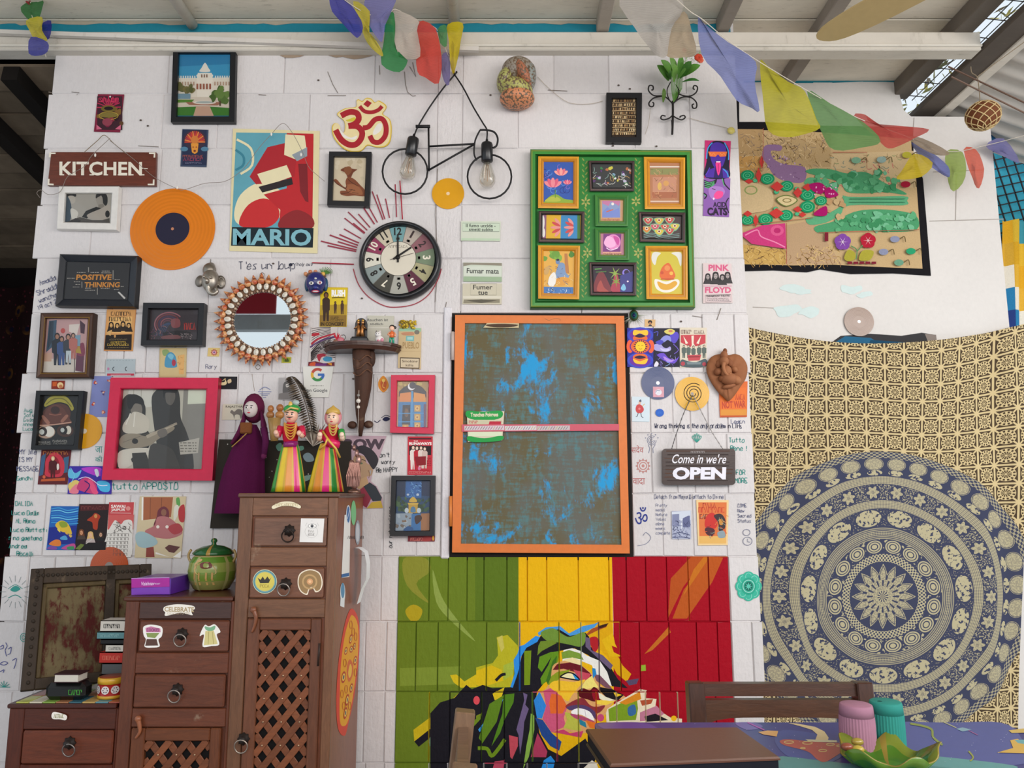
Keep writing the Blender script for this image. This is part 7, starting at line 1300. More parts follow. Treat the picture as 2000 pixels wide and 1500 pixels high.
for i in range(60):
 q = W(1000 + random.uniform(1290,1470) / 4, random.uniform(400,500) / 4, YW - random.uniform(.05,.1)); d = V((random.uniform(-1,1), random.uniform(-.6,.2), random.uniform(-.6,1))).normalized() * random.uniform(.008,.02); s = d.orthogonal().normalized() * .0022; m.add([q, q + d * .5 + s, q + d, q + d * .5 - s], [(0,1,2,3)], random.choice(('#9ac07a', '#6fa04a', '#b8cf98', '#4f8a3a')))
m.build('fine_foliage', MLEAF, t, kind='stuff')
m = MB()
for i in range(10): x = 1240 + i * 9; m.tube([W(1000 + (1262 + i) / 4,800 / 4, YW - .03), W(1000 + (x + 5) / 4,690 / 4, YW - .045), W(1000 + (x + 10) / 4,580 / 4, YW - .05)], .0014,4, '#5f8f3c')
m.build('stem_bundle', MLEAF, t, kind='stuff')
for (x, y, r, c) in ((1455,455,.016, '#c8462e'), (1470,475,.012, '#d8654a'), (1345,398,.009, '#c8707c')):
 q = W(1000 + x / 4, y / 4, YW - .1); m = MB()
 for k in range(7): th = k * .9; m.ell(q + V((r * .5 * math.cos(th), -.004, r * .5 * math.sin(th))), r * .5, r * .3, r * .42, c, 8,5)
 m.build('flower', MMATT, t)
# ---------------------------------------------------------------- carved bracket shelf and the little figures on it
ys = -.085; zs = W(710,667, ys).z; ctr = V((W(710,667,0).x, YW, zs)); R = (W(786,667,-.02) - W(636,667,-.02)).x / 2
t = thing('bracket_shelf', (ctr.x, YW, W(708,850).z), 'dark wooden half-round wall shelf carved as an elephant trunk', 'shelf')
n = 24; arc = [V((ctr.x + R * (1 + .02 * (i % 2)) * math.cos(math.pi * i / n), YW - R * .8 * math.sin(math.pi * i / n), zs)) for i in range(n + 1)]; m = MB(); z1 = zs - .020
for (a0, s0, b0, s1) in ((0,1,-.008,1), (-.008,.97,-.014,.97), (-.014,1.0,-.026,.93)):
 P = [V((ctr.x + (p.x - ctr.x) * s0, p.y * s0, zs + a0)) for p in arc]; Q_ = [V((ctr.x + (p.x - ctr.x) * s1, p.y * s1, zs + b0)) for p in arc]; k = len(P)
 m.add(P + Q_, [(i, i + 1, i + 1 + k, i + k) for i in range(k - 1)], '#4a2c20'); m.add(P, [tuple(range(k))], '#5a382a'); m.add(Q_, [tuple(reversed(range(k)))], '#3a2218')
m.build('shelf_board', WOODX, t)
m = MB(); m.tube([tuple(W(x, y, YW - d)) for x, y, d in ((707,682,.05), (708,705,.052), (710,730,.05), (709,760,.042), (706,790,.034), (704,810,.028), (705,828,.026), (704,852,.016))], [.036,.0365,.034,.030,.024,.017,.0125,.006], 16, '#4a2e20', flat=(1,.9)).ell(W(688,830, YW - .02), .016,.015,.013, '#4a2e20').ell(W(720,829, YW - .02), .016,.015,.013, '#4a2e20').ell(W(700,712, YW - .07), .014,.02,.026, '#553626', 12,8).ell(W(726,700, YW - .05), .013,.02,.03, '#3f261a', 12,8)
m.build('carved_trunk', WOODO, t)
m = MB()
for k in range(3): m.tube([W(690 + 3 * i, 700 + k * 14 + 6 * math.sin(i * .52), YW - .098 + .004 * abs(i - 6)) for i in range(13)], .0018,5, '#6a4630')
m.build('carved_band', WOODO, t)
m = MB().tube([W(701,762, YW - .082), W(699,850, YW - .05)], .0008,4, '#cfc6bc'); 
for (y, r) in ((772,.005), (783,.0075), (795,.0055)): m.ell(W(700, y, YW - .082), r, r * .8, r, '#dcd4c8' if y != 772 else '#8a847c', 12,8)
m.build('bead_string', MCERAM, label='thin string of pale beads hanging before the carved trunk', cat='beads')
def fig(name, label, ct, px, y=-.06): q = W(px, 667, y); return thing(name, (q.x, y, zs), label, ct), V((q.x, y, zs))
t, o = fig('deity_statue', 'small black arch-backed statue of a gilded figure on the bracket shelf', 'statue', 703)
MB().box(o.x - .029, o.x + .029, o.y - .02, o.y + .02, zs, zs + .014, '#17181a', .002).box(o.x - .026, o.x + .026, o.y - .017, o.y + .017, zs + .014, zs + .019, '#1c1d20', .002).build('plinth', MGLOSS, t)
hs = .088; A_ = [V((o.x + .021 * math.cos(math.pi * i / 12), o.y + .012, zs + .065 + .024 * math.sin(math.pi * i / 12))) for i in range(13)] + [V((o.x - .021, o.y + .012, zs + .019)), V((o.x + .021, o.y + .012, zs + .019))]; MB().prism(A_, (0,.006,0), '#151518').build('arch_back', MGLOSS, t)
m = MB()
for s_0, sx in ((-.007,1), (.008,-1)):
 bx = o.x + s_0; m.tube([V((bx, o.y, zs + .02)), V((bx + .002 * sx, o.y - .002, zs + .04)), V((bx, o.y, zs + .058)), V((bx, o.y, zs + .064))], [.007,.006,.0065,.003], 8, '#b07a48').ell(V((bx, o.y - .002, zs + .070)), .005,.005,.006, '#c89460').ell(V((bx, o.y, zs + .077)), .004,.004,.005, '#d8a84c').tube([V((bx - .006 * sx, o.y, zs + .056)), V((bx - .012 * sx, o.y - .006, zs + .048)), V((bx - .003 * sx, o.y - .008, zs + .054))], .0022,6, '#b8885a')
m.build('gilded_couple', MMETAL, t)
t, o = fig('cat_figurine', 'tiny white cat figurine with pink spots on the bracket shelf', 'figurine', 741,-.055)
MB().ell(o + V((0,0,.013)), .0155,.012,.013, '#e6e0dc').ell(o + V((-.004,-.006,.029)), .011,.010,.0095, '#e9e4e0').ell(o + V((.009,-.006,.010)), .007,.006,.007, '#d88a9c').ell(o + V((-.002,-.010,.007)), .005,.004,.004, '#d07a8c').build('body', MCERAM, t)
m = MB()
for s_0 in (-1,1): m.lathe([(.0045,0), (1e-6,.009)], o + V((-.004 + .006 * s_0,-.005,.035)), 8, '#6a605c' if s_0 < 0 else '#e6d8d8').ell(o + V((-.004 + .004 * s_0,-.0155,.030)), .0013,.001,.0015, '#2a2626', 6,4)
m.build('ears_and_eyes', MCERAM, t, kind='stuff')
t, o = fig('girl_figurine', 'tiny doll in an orange top and green trousers on the bracket shelf', 'figurine', 765,-.05)
MB().tube([o + V((-.006,0,0)), o + V((-.005,0,.014)), o + V((-.003,0,.022))], [.0035,.004,.005], 8, '#2f9a7a').tube([o + V((.006,0,0)), o + V((.005,0,.014)), o + V((.003,0,.022))], [.0035,.004,.005], 8, '#2f9a7a').build('legs', MVINYL, t)
MB().tube([o + V((0,0,.02)), o + V((0,0,.032)), o + V((0,0,.042))], [.008,.0085,.005], 10, '#e0703a').tube([o + V((-.007,0,.04)), o + V((-.013,-.003,.03)), o + V((-.006,-.008,.028))], .0028,6, '#e8a07c').tube([o + V((.007,0,.04)), o + V((.013,-.003,.03)), o + V((.011,-.006,.022))], .0028,6, '#e8a07c').build('torso', MVINYL, t)
MB().ell(o + V((0,-.002,.052)), .0085,.008,.009, '#f0c0a4').build('head', MVINYL, t); MB().ell(o + V((0,.002,.056)), .0105,.009,.0095, '#1c1818').ell(o + V((.010,.003,.056)), .005,.004,.005, '#1c1818').build('hair', MVINYL, t)
t, o = fig('spiky_toy', 'tiny red spiky-haired toy at the edge of the bracket shelf', 'toy', 661,-.05)
MB().ell(o + V((.008,0,.011)), .013,.010,.011, '#c8707c').ell(o + V((-.008,0,.007)), .010,.009,.007, '#8a5a48').build('body', MVINYL, t)
m = MB()
for i in range(16): th = random.uniform(.2,2.94); d = V((math.cos(th), random.uniform(-.5,.3), math.sin(th))).normalized(); m.tube([o + V((-.004,0,.012)), o + V((-.004,0,.012)) + d * random.uniform(.018,.027)], [.0028,.0005], 5, '#c81f38')
m.tube(cat([tuple(o + V((.018,0,.012))), tuple(o + V((.024,0,.022))), tuple(o + V((.018,0,.030))), tuple(o + V((.010,0,.028)))], False), .0012,5, '#2a2626'); m.build('spikes', MVINYL, t, kind='stuff')
# dried flowers above the tall pouch
m = MB()
for i in range(70): q = W(random.uniform(780,812), random.uniform(626,641), YW - random.uniform(.004,.014)); m.ell(q, .004,.003,.004, random.choice(('#c8a82c', '#d8c04a', '#8a7424', '#b8962c')), 6,4)
m.build('dried_flowers', MLEAF, kind='stuff', label='cluster of small dried yellow flowers above the tall pouch', cat='flowers')
# peacock feather between hatch and cards
m = MB(); q = W(1238,616, YW - .006)
for i in range(34): th = random.uniform(-2.9,.1); d = V((math.cos(th), -.05, math.sin(th))) * random.uniform(.02,.055); s = V((-d.z, 0, d.x)).normalized() * .0014; m.add([q + s, q + d, q - s], [(0,1,2)], random.choice(('#6a7a5a', '#8a8a78', '#4a6a5a', '#a8a496')))
for r, c, dd in ((.016, '#5a6a3c', .001), (.011, '#2f7a6a', .002), (.006, '#1c2a5a', .003)): m.lathe([(r, 0), (1e-6,.0004)], q + V((0,-dd, 0)), 16, c, Matrix.Rotation(math.pi / 2,4, 'X'), 1.25)
m.build('peacock_feather', MLEAF, label='small peacock feather eye at the top corner of the hatch', cat='feather')
# ---------------------------------------------------------------- on the cabinet: dolls, board, feathers, jar, boxes, books
YD = -.24; S7 = 1 / (6.25 * 628)
def D(x, y, d=0): return W(400 + x / 6.25,740 + y / 6.25, YD - d)
def doll(name, label, org, parts):
 t = thing(name, org, label, 'doll')
 for nm, mat, fn in parts: m = MB(); fn(m); m.build(nm, mat, t)
 return t
def skirt(m, cx, y0, y1, w0, w1, cols, sq=.8):
 A, B = D(cx, y1), D(cx, y0); h = B.z - A.z; N = 48
 m.lathe([(w1 * S7 * (1 - u) ** .8 + w0 * S7 * (1 - (1 - u) ** .8), h * u) for u in (0,.15,.35,.55,.75,.9,1)], A, N, lambda i, j: ('#cfa63c' if j % 4 == 3 else cols[(j // 4) % len(cols)]), None, sq, 0, True, lambda th, i: 1 + .05 * math.cos(12 * th) * (1 - i / 6))
def face(m, x, y, rx, ry, skin, must=False):
 c = D(x, y, .012); k = S7; m.ell(c, rx * k, rx * k * .95, ry * k, skin); f = rx * k * .9
 for s in (-1,1): m.ell(c + V((s * rx * .36 * k, -f, ry * .12 * k)), rx * .2 * k, .002, ry * .1 * k, '#f4f0ea', 8,5).ell(c + V((s * rx * .36 * k, -f - .0012, ry * .12 * k)), rx * .11 * k, .0018, ry * .1 * k, '#1c1a1a', 8,5).ell(c + V((s * rx * .36 * k, -f * .96, ry * .36 * k)), rx * .24 * k, .0018, ry * .05 * k, '#2a2020', 8,4)
 m.ell(c + V((0,-f - .002,-ry * .1 * k)), rx * .1 * k, .004, ry * .17 * k, skin, 8,5).ell(c + V((0,-f * .96,-ry * .48 * k)), rx * .24 * k, .002, ry * .08 * k, '#c83a48', 8,4)
 if must: m.tube([c + V((s * rx * .5 * k, -f * .93,-ry * (.28 - .06 * abs(s)) * k)) for s in (-1,-.5,0,.5,1)], [.0006,.002,.0024,.002,.0006], 6, '#1c1818')
def limb(m, pts, r, col, d=.03): m.tube([D(x, y, d + k * .012) for k, (x, y) in enumerate(pts)], [q * S7 for q in r], 8, col)
def arms(m, L, col, skin):
 for a, b, c in L: limb(m, (a, b), (46,38), col, .01); limb(m, (b, c), (34,26), skin, .022); m.ell(D(c[0], c[1], .036), 30 * S7,26 * S7,32 * S7, skin, 10,7)
def necks(m, x, y0, y1, w, col, n=5):
 for i in range(n): u = (i + 1) / n; m.tube([D(x + w * math.sin(s), y0 + (y1 - y0) * u * math.cos(s), .034 + .006 * math.cos(s)) for s in [-1.4 + .28 * k for k in range(11)]], 9 * S7,5, col)
STR = ('#c81f2c', '#3f9a3a', '#e0c02c', '#d8892c', '#d82a78', '#2f8a34')
o = D(1020,1375); o = V((o.x, YD, ZT)); zz_ = lambda: None
doll('dancer_doll', 'moustached doll in a green turban and striped skirt on the cabinet top', o, (
 ('skirt', MGLOSS, lambda m: skirt(m, 1022,800,1378,92,205, STR)),
 ('torso', MCLOTH, lambda m: m.tube([D(1050,830), D(1045,720), D(1050,600), D(1055,530)], [90 * S7,118 * S7,135 * S7,60 * S7], 14, '#c8203c', flat=(1,.75))),
 ('sash', MGLOSS, lambda m: m.tube([D(1050,835), D(1050,765)], [112 * S7,104 * S7], 16, '#8a1f6a', flat=(1,.8))),
 ('necklace', MGLOSS, lambda m: necks(m, 1045,530,740,75, '#c88a2a', 6)),
 ('arm', MGLOSS, lambda m: arms(m, (((930,590), (890,700), (868,655)),), '#d01f4a', '#e8b8a0')), ('arm', MGLOSS, lambda m: arms(m, (((1180,590), (1195,700), (1150,660)),), '#d01f4a', '#e8b8a0')),
 ('head', MGLOSS, lambda m: face(m, 1055,450,82,92, '#e8b49a', True)),
 ('turban', MGLOSS, lambda m: m.ell(D(1065,372,.006), 104 * S7,88 * S7,62 * S7, '#2f9a44').ell(D(1045,318,.018), 26 * S7,20 * S7,44 * S7, '#d8b050', 10,7).ell(D(1110,290,.006), 46 * S7,20 * S7,34 * S7, '#a8b4b0', 10,6).tube([D(975,400,.02), D(1050,350,.04), D(1140,370,.024)], 12 * S7,6, '#d8c070'))))
o = D(1470,1375); o = V((o.x, YD, ZT))
doll('dancer_doll', 'bride doll with a gold crown, pink sash and striped skirt on the cabinet top', o, (
 ('skirt', MGLOSS, lambda m: skirt(m, 1472,790,1378,80,212, STR[1:] + STR[:1])),
 ('torso', MCLOTH, lambda m: m.tube([D(1545,830), D(1550,720), D(1560,620), D(1565,550)], [100 * S7,110 * S7,120 * S7,50 * S7], 14, '#c81f3c', flat=(1,.75))),
 ('sash', MGLOSS, lambda m: m.tube([D(1440,640,.02), D(1520,760,.04), D(1600,850,.035), D(1650,960,.02)], [14 * S7] * 4,6, '#d8b04a').tube([D(1460,700,.012), D(1560,790,.018), D(1640,800,.01)], [50 * S7,60 * S7,50 * S7], 8, '#d81f5c').tube([D(1400,860,.03), D(1470,800,.04), D(1500,720,.042)], 12 * S7,6, '#d8b04a')),
 ('necklace', MGLOSS, lambda m: necks(m, 1565,545,690,50, '#c8a04a', 4)),
 ('arm', MGLOSS, lambda m: arms(m, (((1440,640), (1400,740), (1405,680)),), '#c81f3c', '#f0d0b8')), ('arm', MGLOSS, lambda m: arms(m, (((1660,630), (1680,740), (1672,680)),), '#2fa044', '#f0d0b8')),
 ('head', MGLOSS, lambda m: face(m, 1562,485,76,86, '#f0c8ac')),
 ('veil', MGLOSS, lambda m: m.ell(D(1566,470,-.008), 108 * S7,70 * S7,118 * S7, '#d88a90').lathe([(92 * S7,0), (78 * S7,50 * S7), (22 * S7,90 * S7), (1e-6,110 * S7)], D(1565,430,.004), 16, '#c8a04a', None, .8))))
YB2 = -.06; SB = 1 / (6.25 * 585)
def E2(x, y, d=0): return W(400 + x / 6.25,740 + y / 6.25, YB2 - d)
def dress(m):
 P = [(560,560,70), (560,640,110), (545,740,150), (520,900,200), (480,1100,240), (450,1350,270), (430,1640,300)]; N = 30; vs = []
 for x, y, w_ in P:
  c = E2(x, y)
  for j in range(N): th = 6.2832 * j / N; vs.append(c + V((w_ * SB * math.cos(th), .038 * math.sin(th) * (.5 + w_ / 400), 0)) * (1 + .04 * math.cos(9 * th)))
 vs = [c for c in vs]; m.add(vs, [(i * N + j, i * N + (j + 1) % N, (i + 1) * N + (j + 1) % N, (i + 1) * N + j) for i in range(6) for j in range(N)], '#54163f', True)
q = E2(560,1640); t = thing('string_puppet', (q.x, YB2, q.z), 'hanging puppet in a long dark purple hooded dress with a white face', 'puppet')
m = MB(); dress(m); cx0 = E2(560,700)
m.v = [(v[0], min(v[1], YB2 + .045), v[2]) for v in m.v]; m.build('dress', MCLOTH, t)
MB().ell(E2(600,360,-.004), 125 * SB, .04,185 * SB, '#5e1f3c').lathe([(60 * SB, 0), (1e-6,80 * SB)], E2(598,260), 12, '#6a2440').tube([E2(500,330,.02), E2(480,480,.02), E2(430,640,.03), E2(330,800,.035)], [30 * SB, 46 * SB, 60 * SB, 40 * SB], 8, '#5a1c40', flat=(1,.5)).tube([E2(690,400,.015), E2(720,560,.02), E2(740,740,.02)], [30 * SB, 60 * SB, 50 * SB], 8, '#5e2044', flat=(1,.5)).build('hood', MCLOTH, t)
YS, k7 = YD, S7; YD, S7 = YB2 - .022, SB; m = MB(); face(m, 562,370,80,100, '#cfc4c0'); m.build('face', MMATT, t); YD, S7 = YS, k7
MB().tube([E2(720,600,.03), E2(745,760,.04), E2(725,930,.045)], [42 * SB, 40 * SB, 30 * SB], 8, '#5a1f48').ell(E2(722,940,.045), .009,.009,.011, '#6a2a50').build('arm', MCLOTH, t)
MB().box(E2(510,0).x, E2(650,0).x, YB2 - .045, YB2 - .03, E2(0,680).z, E2(0,545).z, '#7a4a2c', .004).tube([E2(330,830,.05), E2(420,750,.055), E2(510,665,.05)], .0018,5, '#b08a4a').build('gold_trim', MCLOTH, t)
MB().tube([W(497,764, YB2), W(492,730,-.006)], .0008,4, '#8a7868').build('cord', MCLOTH, t)
# painted board standing behind them
P = [W(x, y, -.014) for x, y in ((428,858), (684,862), (690,1030), (410,1032))]; m = MB().prism(P[::-1], (0,.012,0), '#2f2922'); a = Art(m, *CR['b7'], pl=PY(-.014), off=.0003)
for i in range(34): a.E('#cfcac0', U(160,1750), U(760,1360), U(4,8), n=8)
a.S('#7d8f94', 1200,940,1260,900,1320,940,1330,1000,1240,1010).S('#5f8a78', 870,820,930,780,950,860,900,880).S('#5f8a78', 1140,830,1200,820,1210,860,1150,880).S('#7d9a8c', 1190,1200,1300,1170,1310,1210,1200,1260); m.build('painted_board', MMATT, label='dark painted board with white specks leaning behind the dolls', cat='board', org=P[3])
m = MB()
for (x, y, rx, ry, c) in ((805,365,38,45, '#b8743c'), (918,355,44,48, '#b06a34'), (800,440,50,45, '#a8703c'), (915,440,55,50, '#c08444')): m.ell(W(400 + x / 6.25,740 + y / 6.25,-.10), rx / 3700,.012, ry / 3700, c, 12,8)
m.tube([W(400 + 850 / 6.25,740 + 480 / 6.25,-.10), W(400 + 850 / 6.25,740 + 760 / 6.25,-.10)], [.022,.012], 10, '#b08a50'); o = W(536,862,-.1); m.build('wooden_couple', WOODZ, label='pale carved wooden couple peeping from behind the turbaned doll', cat='carving', org=o)
# fern-like feather and the fan of pale feathers
t = thing('fern_plume', W(612,860,-.05), 'long dark fern-like plume rising behind the dolls', 'plume'); sp = cat([(570,735), (582,752), (592,775), (600,800), (607,830), (611,860)], False, 6); m = MB().tube([W(x, y, -.05) for x, y in sp], .0016,5, '#4a3c2c'); m.build('stem', MLEAF, t); m = MB()
for i, (x, y) in enumerate(sp):
 if i > 26: break
 for s in (-1,1):
  A = W(x, y, -.05); l = (10 + 15 * math.sin(min(i / 24,1) * 2.6 + .25)) / 580
  for j in (0,.5): d = V((s * .9,-.1,-.45 + j * .2)).normalized() * l; q = A + V((0,0,-.003 * j * 2)); m.add([q, q + d * .5 + V((0,-.002,.0032)), q + d, q + d * .5 - V((0,0,.0032))], [(0,1,2,3)], random.choice(('#3a3026', '#57483a', '#2c241c', '#6a5a48')))
m.build('frond', MLEAF, t, kind='stuff')
m = MB(); q = W(611,872,-.04)
for i in range(16): th = .5 + i * .115; d = V((math.cos(th), -.1, math.sin(th))) * random.uniform(.07,.10); s = V((-d.z, 0, d.x)).normalized() * .004; m.add([q, q + d * .6 + s, q + d, q + d * .6 - s], [(0,1,2,3)], random.choice(('#a89a88', '#8a7c6c', '#c0b4a4', '#6a5c50')))
m.build('feather_fan', MLEAF, label='fan of pale brown feathers between the two dolls', cat='feathers')
t = thing('metal_figurine', (W(692,960,-.3).x, -.3, ZT), 'coppery metal figurine at the edge of the cabinet top beside the bride doll', 'figurine'); q = V((W(692,960,-.3).x, -.3, ZT)); m = MB().lathe([(.02,0), (.018,.008), (.01,.012)], q, 14, '#8a6a5c')
for (dx, dz, rx, rz) in ((0,.035,.013,.024), (.002,.07,.015,.022), (-.010,.085,.009,.014), (.010,.098,.009,.016), (.004,.118,.006,.012), (-.004,.135,.005,.009)): m.ell(q + V((dx, 0, dz)), rx, .010, rz, '#b08a80', 12,8)
for i in range(9): m.tube([q + V((-.012 + .003 * i, -.008,.09)), q + V((-.022 + .005 * i, -.010,.05)), q + V((-.018 + .004 * i, -.008,.02))], .0022,5, '#a87c70')
m.build('body', MMETAL, t)
# painted lidded jar
jc = V((-.900,-.235, ZM + .0006)); t = thing('lidded_jar', jc, 'round green lidded jar painted with a camel', 'jar'); R_ = .070
prj = [(.046,0), (.052,.004), (.066,.03), (.070,.055), (.066,.082), (.055,.098), (.050,.104)]; MB().lathe(prj, jc, 40, lambda i, j: ('#6a3a20', '#8a8a4c', '#6f8a34', '#8f9a4c', '#5f8a2c', '#b8a874')[i] if j % 9 else '#a8a468').build('body', MCERAM, t)
MB().lathe([(.058,.103), (.060,.107), (.05,.118), (.03,.127), (.008,.130), (.006,.136), (.010,.142), (.007,.149), (1e-6,.151)], jc, 32, lambda i, j: '#1f5a2c' if j % 8 else '#a8843c').build('lid', MCERAM, t)
for s in (-1,1): MB().tube([jc + V((s * (.058 + .013 * math.sin(k * .45)), -.01,.075 + .007 * k)) for k in range(7)], .004,6, '#a88a54').build('handle', MCERAM, t)
class JarArt(Art):
 def w(s, x, y):
  p = W(s.x0 + x / s.k, s.y0 + y / s.k, jc.y - .05); z = p.z - jc.z
  r = next((a[0] + (b[0] - a[0]) * (z - a[1]) / (b[1] - a[1]) for a, b in zip(prj, prj[1:]) if a[1] <= z <= b[1]), .06); return V((p.x, jc.y - math.sqrt(max(r * r - (p.x - jc.x) ** 2,1e-6)) - .0012 - s.n * .00005, p.z))
a = JarArt(None, 0,1050,4.1667); a.S('#c8a468', 1590,250,1620,220,1660,200,1720,200,1760,240,1770,290,1700,300,1620,295)
for x in (1600,1640,1700,1745): a.L('#c09a5c', 15, x, 280, x - 6,330, x, 385)
a.L('#c8a468', 16,1605,250,1600,215,1630,185).S('#c8a468', 1610,190,1640,172,1660,180,1635,200).S('#6a2c24', 1650,205,1720,195,1740,240,1660,245); a.m.build('camel_painting', MCERAM, t)
m = MB(); x0, x1, y0, y1 = -1.070,-.967,-.365,-.232; m.box(x0, x1, y0, y1, ZM + .0006, ZM + .046, '#5a2a94', .001); a = Art(m, 0,1050,4.1667, pl=PY(y0), off=.0004); a.P('#a81f94', 1070,335,1380,328,1380,400,1070,408).P('#7a3ab0', 1070,412,1380,402,1380,460,1070,466).T('#e8d0ec', 'Vaishnav', 1145,360,110,30,-.02,.01,.2).G('#d8b8e0', 1262,370,42,12,6).L('#c8a0dc', 4,1070,332,1380,325); m.build('incense_box', MGLOSS, label='purple cardboard box on the middle step of the cabinet', cat='box')
# old carved window leaning on the low step
A, B = V((-1.385,-.335, ZL + .014)), V((-1.106,-.165, ZL + .014)); T_ = V((-.055,.09,.325)); ux = (B - A).normalized(); nn = (T_ - ux * T_.dot(ux)).cross(ux).normalized() * -1; nn = nn if nn.y < 0 else -nn; L_ = (B - A).length; H_ = T_.length; uz = T_.normalized()
t = thing('carved_window', ((A + B) / 2), 'old carved dark window panel with worn maroon paint leaning on the low step', 'window panel')
def pl_(u0, u1, v0, v1, d0, d1, col, nm, mat=WOODO): m = MB(); m.obox(A + ux * (u0 + u1) / 2 + uz * (v0 + v1) / 2 + nn * (d0 + d1) / 2, ux * (u1 - u0) / 2, uz * (v1 - v0) / 2, nn * (d1 - d0) / 2, col, .002); return m.build(nm, mat, t)
mw = Mat('worn_maroon_paint', .7,.2); p = mw.pos((1,1,.3)); n1 = mw.noise(p, 55,5,.7); n2 = mw.noise(mw.pos(), 9,4); mw.base(mw.mix((n1 * .6 + n2 * .4).ss(.44,.56), '#4a1410', mw.mix(n2.ss(.4,.6), '#4c4028', '#6a5c40'))); mw.bump(n1,.4,.003)
for u0, u1 in ((0,.034), (.20,.226), (L_ - .034, L_)): pl_(u0, u1,0, H_, 0,.03, '#33261a', 'stile')
for v0, v1 in ((0,.03), (H_ - .045, H_)): pl_(.034, L_ - .034, v0, v1,.001,.03, '#382a1c', 'rail')
for u0, u1 in ((.034,.20), (.226, L_ - .034)):
 pl_(u0, u1,.03, H_ - .045,.006,.012, '#555', 'panel', mw.m)
 for q in ((u0, u0 + .012,.03, H_ - .045), (u0, u1, H_ - .058, H_ - .045)): pl_(*q, .012,.024, '#4f3f20', 'moulding')
m = MB()
for i in range(24): m.ell(A + ux * (.02 + i * (L_ - .04) / 23) + uz * (H_ - .022) + nn * .03,.006,.004,.006, '#2c2116', 8,5)
for i in range(14): m.ell(A + ux * .017 + uz * (.02 + i * .024) + nn * .03,.006,.004,.006, '#2c2116', 8,5)
m.build('carved_rosette', WOODO, t, kind='stuff')
# books, tin, black case
def book(y0, y1, pxl, col, label, yf=-.298, title=None, tc='#ccc', dep=.055):
 z1, z0 = W(215, y0, yf).z, W(215, y1, yf).z; x0 = W(pxl, y0, yf).x; x1 = MXL - .008; t = thing('book', ((x0 + x1) / 2, yf + dep / 2, z0), label, 'book', 'books stacked on the low step')
 MB().box(x0, x1, yf, yf + dep, z0, z0 + .002, col).box(x0, x1, yf, yf + dep, z1 - .002, z1, col).box(x0, x1, yf, yf + .002, z0, z1, col).build('cover', MPRINT, t); MB().box(x0 + .003, x1 - .001, yf + .002, yf + dep - .003, z0 + .002, z1 - .002, '#cfc6b4').build('page_block', MMATT, t)
 if title: a = Art(pl=PY(yf), off=.0004); a.G(tc, pxl + 6, y0 + (y1 - y0) * .3, (236 - pxl) * .8, (y1 - y0) * .4,8); a.m.build('title', MPRINT, t)
ys_ = (1212,1234,1249,1259,1274,1296,1318,1333,1347)
for i, (pxl, col, lab, tt, tc) in enumerate(((197, '#d5cfc4', 'cream-spined book at the very top of the stack on the low step', 1, '#3a3a3a'), (190, '#5f8c90', 'teal book second from the top of the stack', 1, '#8fb8b8'), (197, '#1f1f1f', 'thin black book under the teal one', None, ''), (207, '#d3cec2', 'white book lying on the red one', 1, '#8a8a84'), (195, '#b8322a', 'red book in the stack on the low step', 1, '#d8705c'), (200, '#55585a', 'grey book under the red one', None, ''), (194, '#3a2a24', 'dark brown book near the foot of the stack, behind the tin', None, ''), (192, '#6a5a44', 'tan book at the foot of the stack, behind the tin', None, ''))): book(ys_[i], ys_[i + 1] - .3, pxl, col, lab, -.298, tt, tc)
tc_ = V((-1.125,-.341, ZL + .0037)); t = thing('round_tin', tc_, 'round red and yellow tin with white wheels painted on it', 'tin'); MB().lathe([(.034,0), (.036,.004), (.036,.008), (.0345,.009), (.0345,.042)], tc_, 36, lambda i, j: '#c8982c' if i < 3 else '#a01f1c').build('body', MGLOSS, t); MB().lathe([(.0365,.040), (.0365,.054), (.033,.056), (1e-6,.056)], tc_, 36, lambda i, j: '#d0a02c' if i < 2 else '#9a4a2c').build('lid', MGLOSS, t)
for k in range(-3,4):
 th = -math.pi / 2 + k * .72; n = V((math.cos(th), math.sin(th), 0)); c = tc_ + n * .0352 + V((0,0,.025)); e = V((-n.y, n.x, 0)); m = MB(); m.add([c + e * .011 * math.cos(i * .4488) + V((0,0,.011 * math.sin(i * .4488))) for i in range(14)], [tuple(range(14))], '#d8d0cc')
 for i in range(6): q = c + n * .0005 + e * .006 * math.cos(i * 1.047) + V((0,0,.006 * math.sin(i * 1.047))); m.add([q + e * .002 * math.cos(j * 1.57) + V((0,0,.002 * math.sin(j * 1.57))) for j in range(4)], [(0,1,2,3)], '#4a3048')
 m.build('painted_wheel', MGLOSS, t, kind='stuff')
bx = V((-1.235,-.358, ZL + .0037)); t = thing('black_case', bx, 'rounded black case with green print on the low step', 'case'); MB().box(bx.x - .055, bx.x + .055, bx.y - .027, bx.y + .027, bx.z, bx.z + .046, '#121212', .012).build('shell', MGLOSS, t); a = Art(pl=PY(bx.y - .027), off=.0006).at(0,1200,4.1667); a.G('#3f8a34', 560,612,110,44,5); a.m.build('lettering', MPRINT, t)
t = thing('book', (bx.x + .01, bx.y, bx.z + .0466), 'small dark maroon book lying on the black case', 'book'); z = bx.z + .0468; MB().box(bx.x - .03, bx.x + .04, bx.y - .026, bx.y + .024, z, z + .003, '#2a1216').box(bx.x - .03, bx.x + .04, bx.y - .026, bx.y + .024, z + .021, z + .024, '#33161c').build('cover', MPRINT, t); MB().box(bx.x - .028, bx.x + .036, bx.y - .0255, bx.y + .022, z + .003, z + .021, '#cfc8bc').build('page_block', MMATT, t)
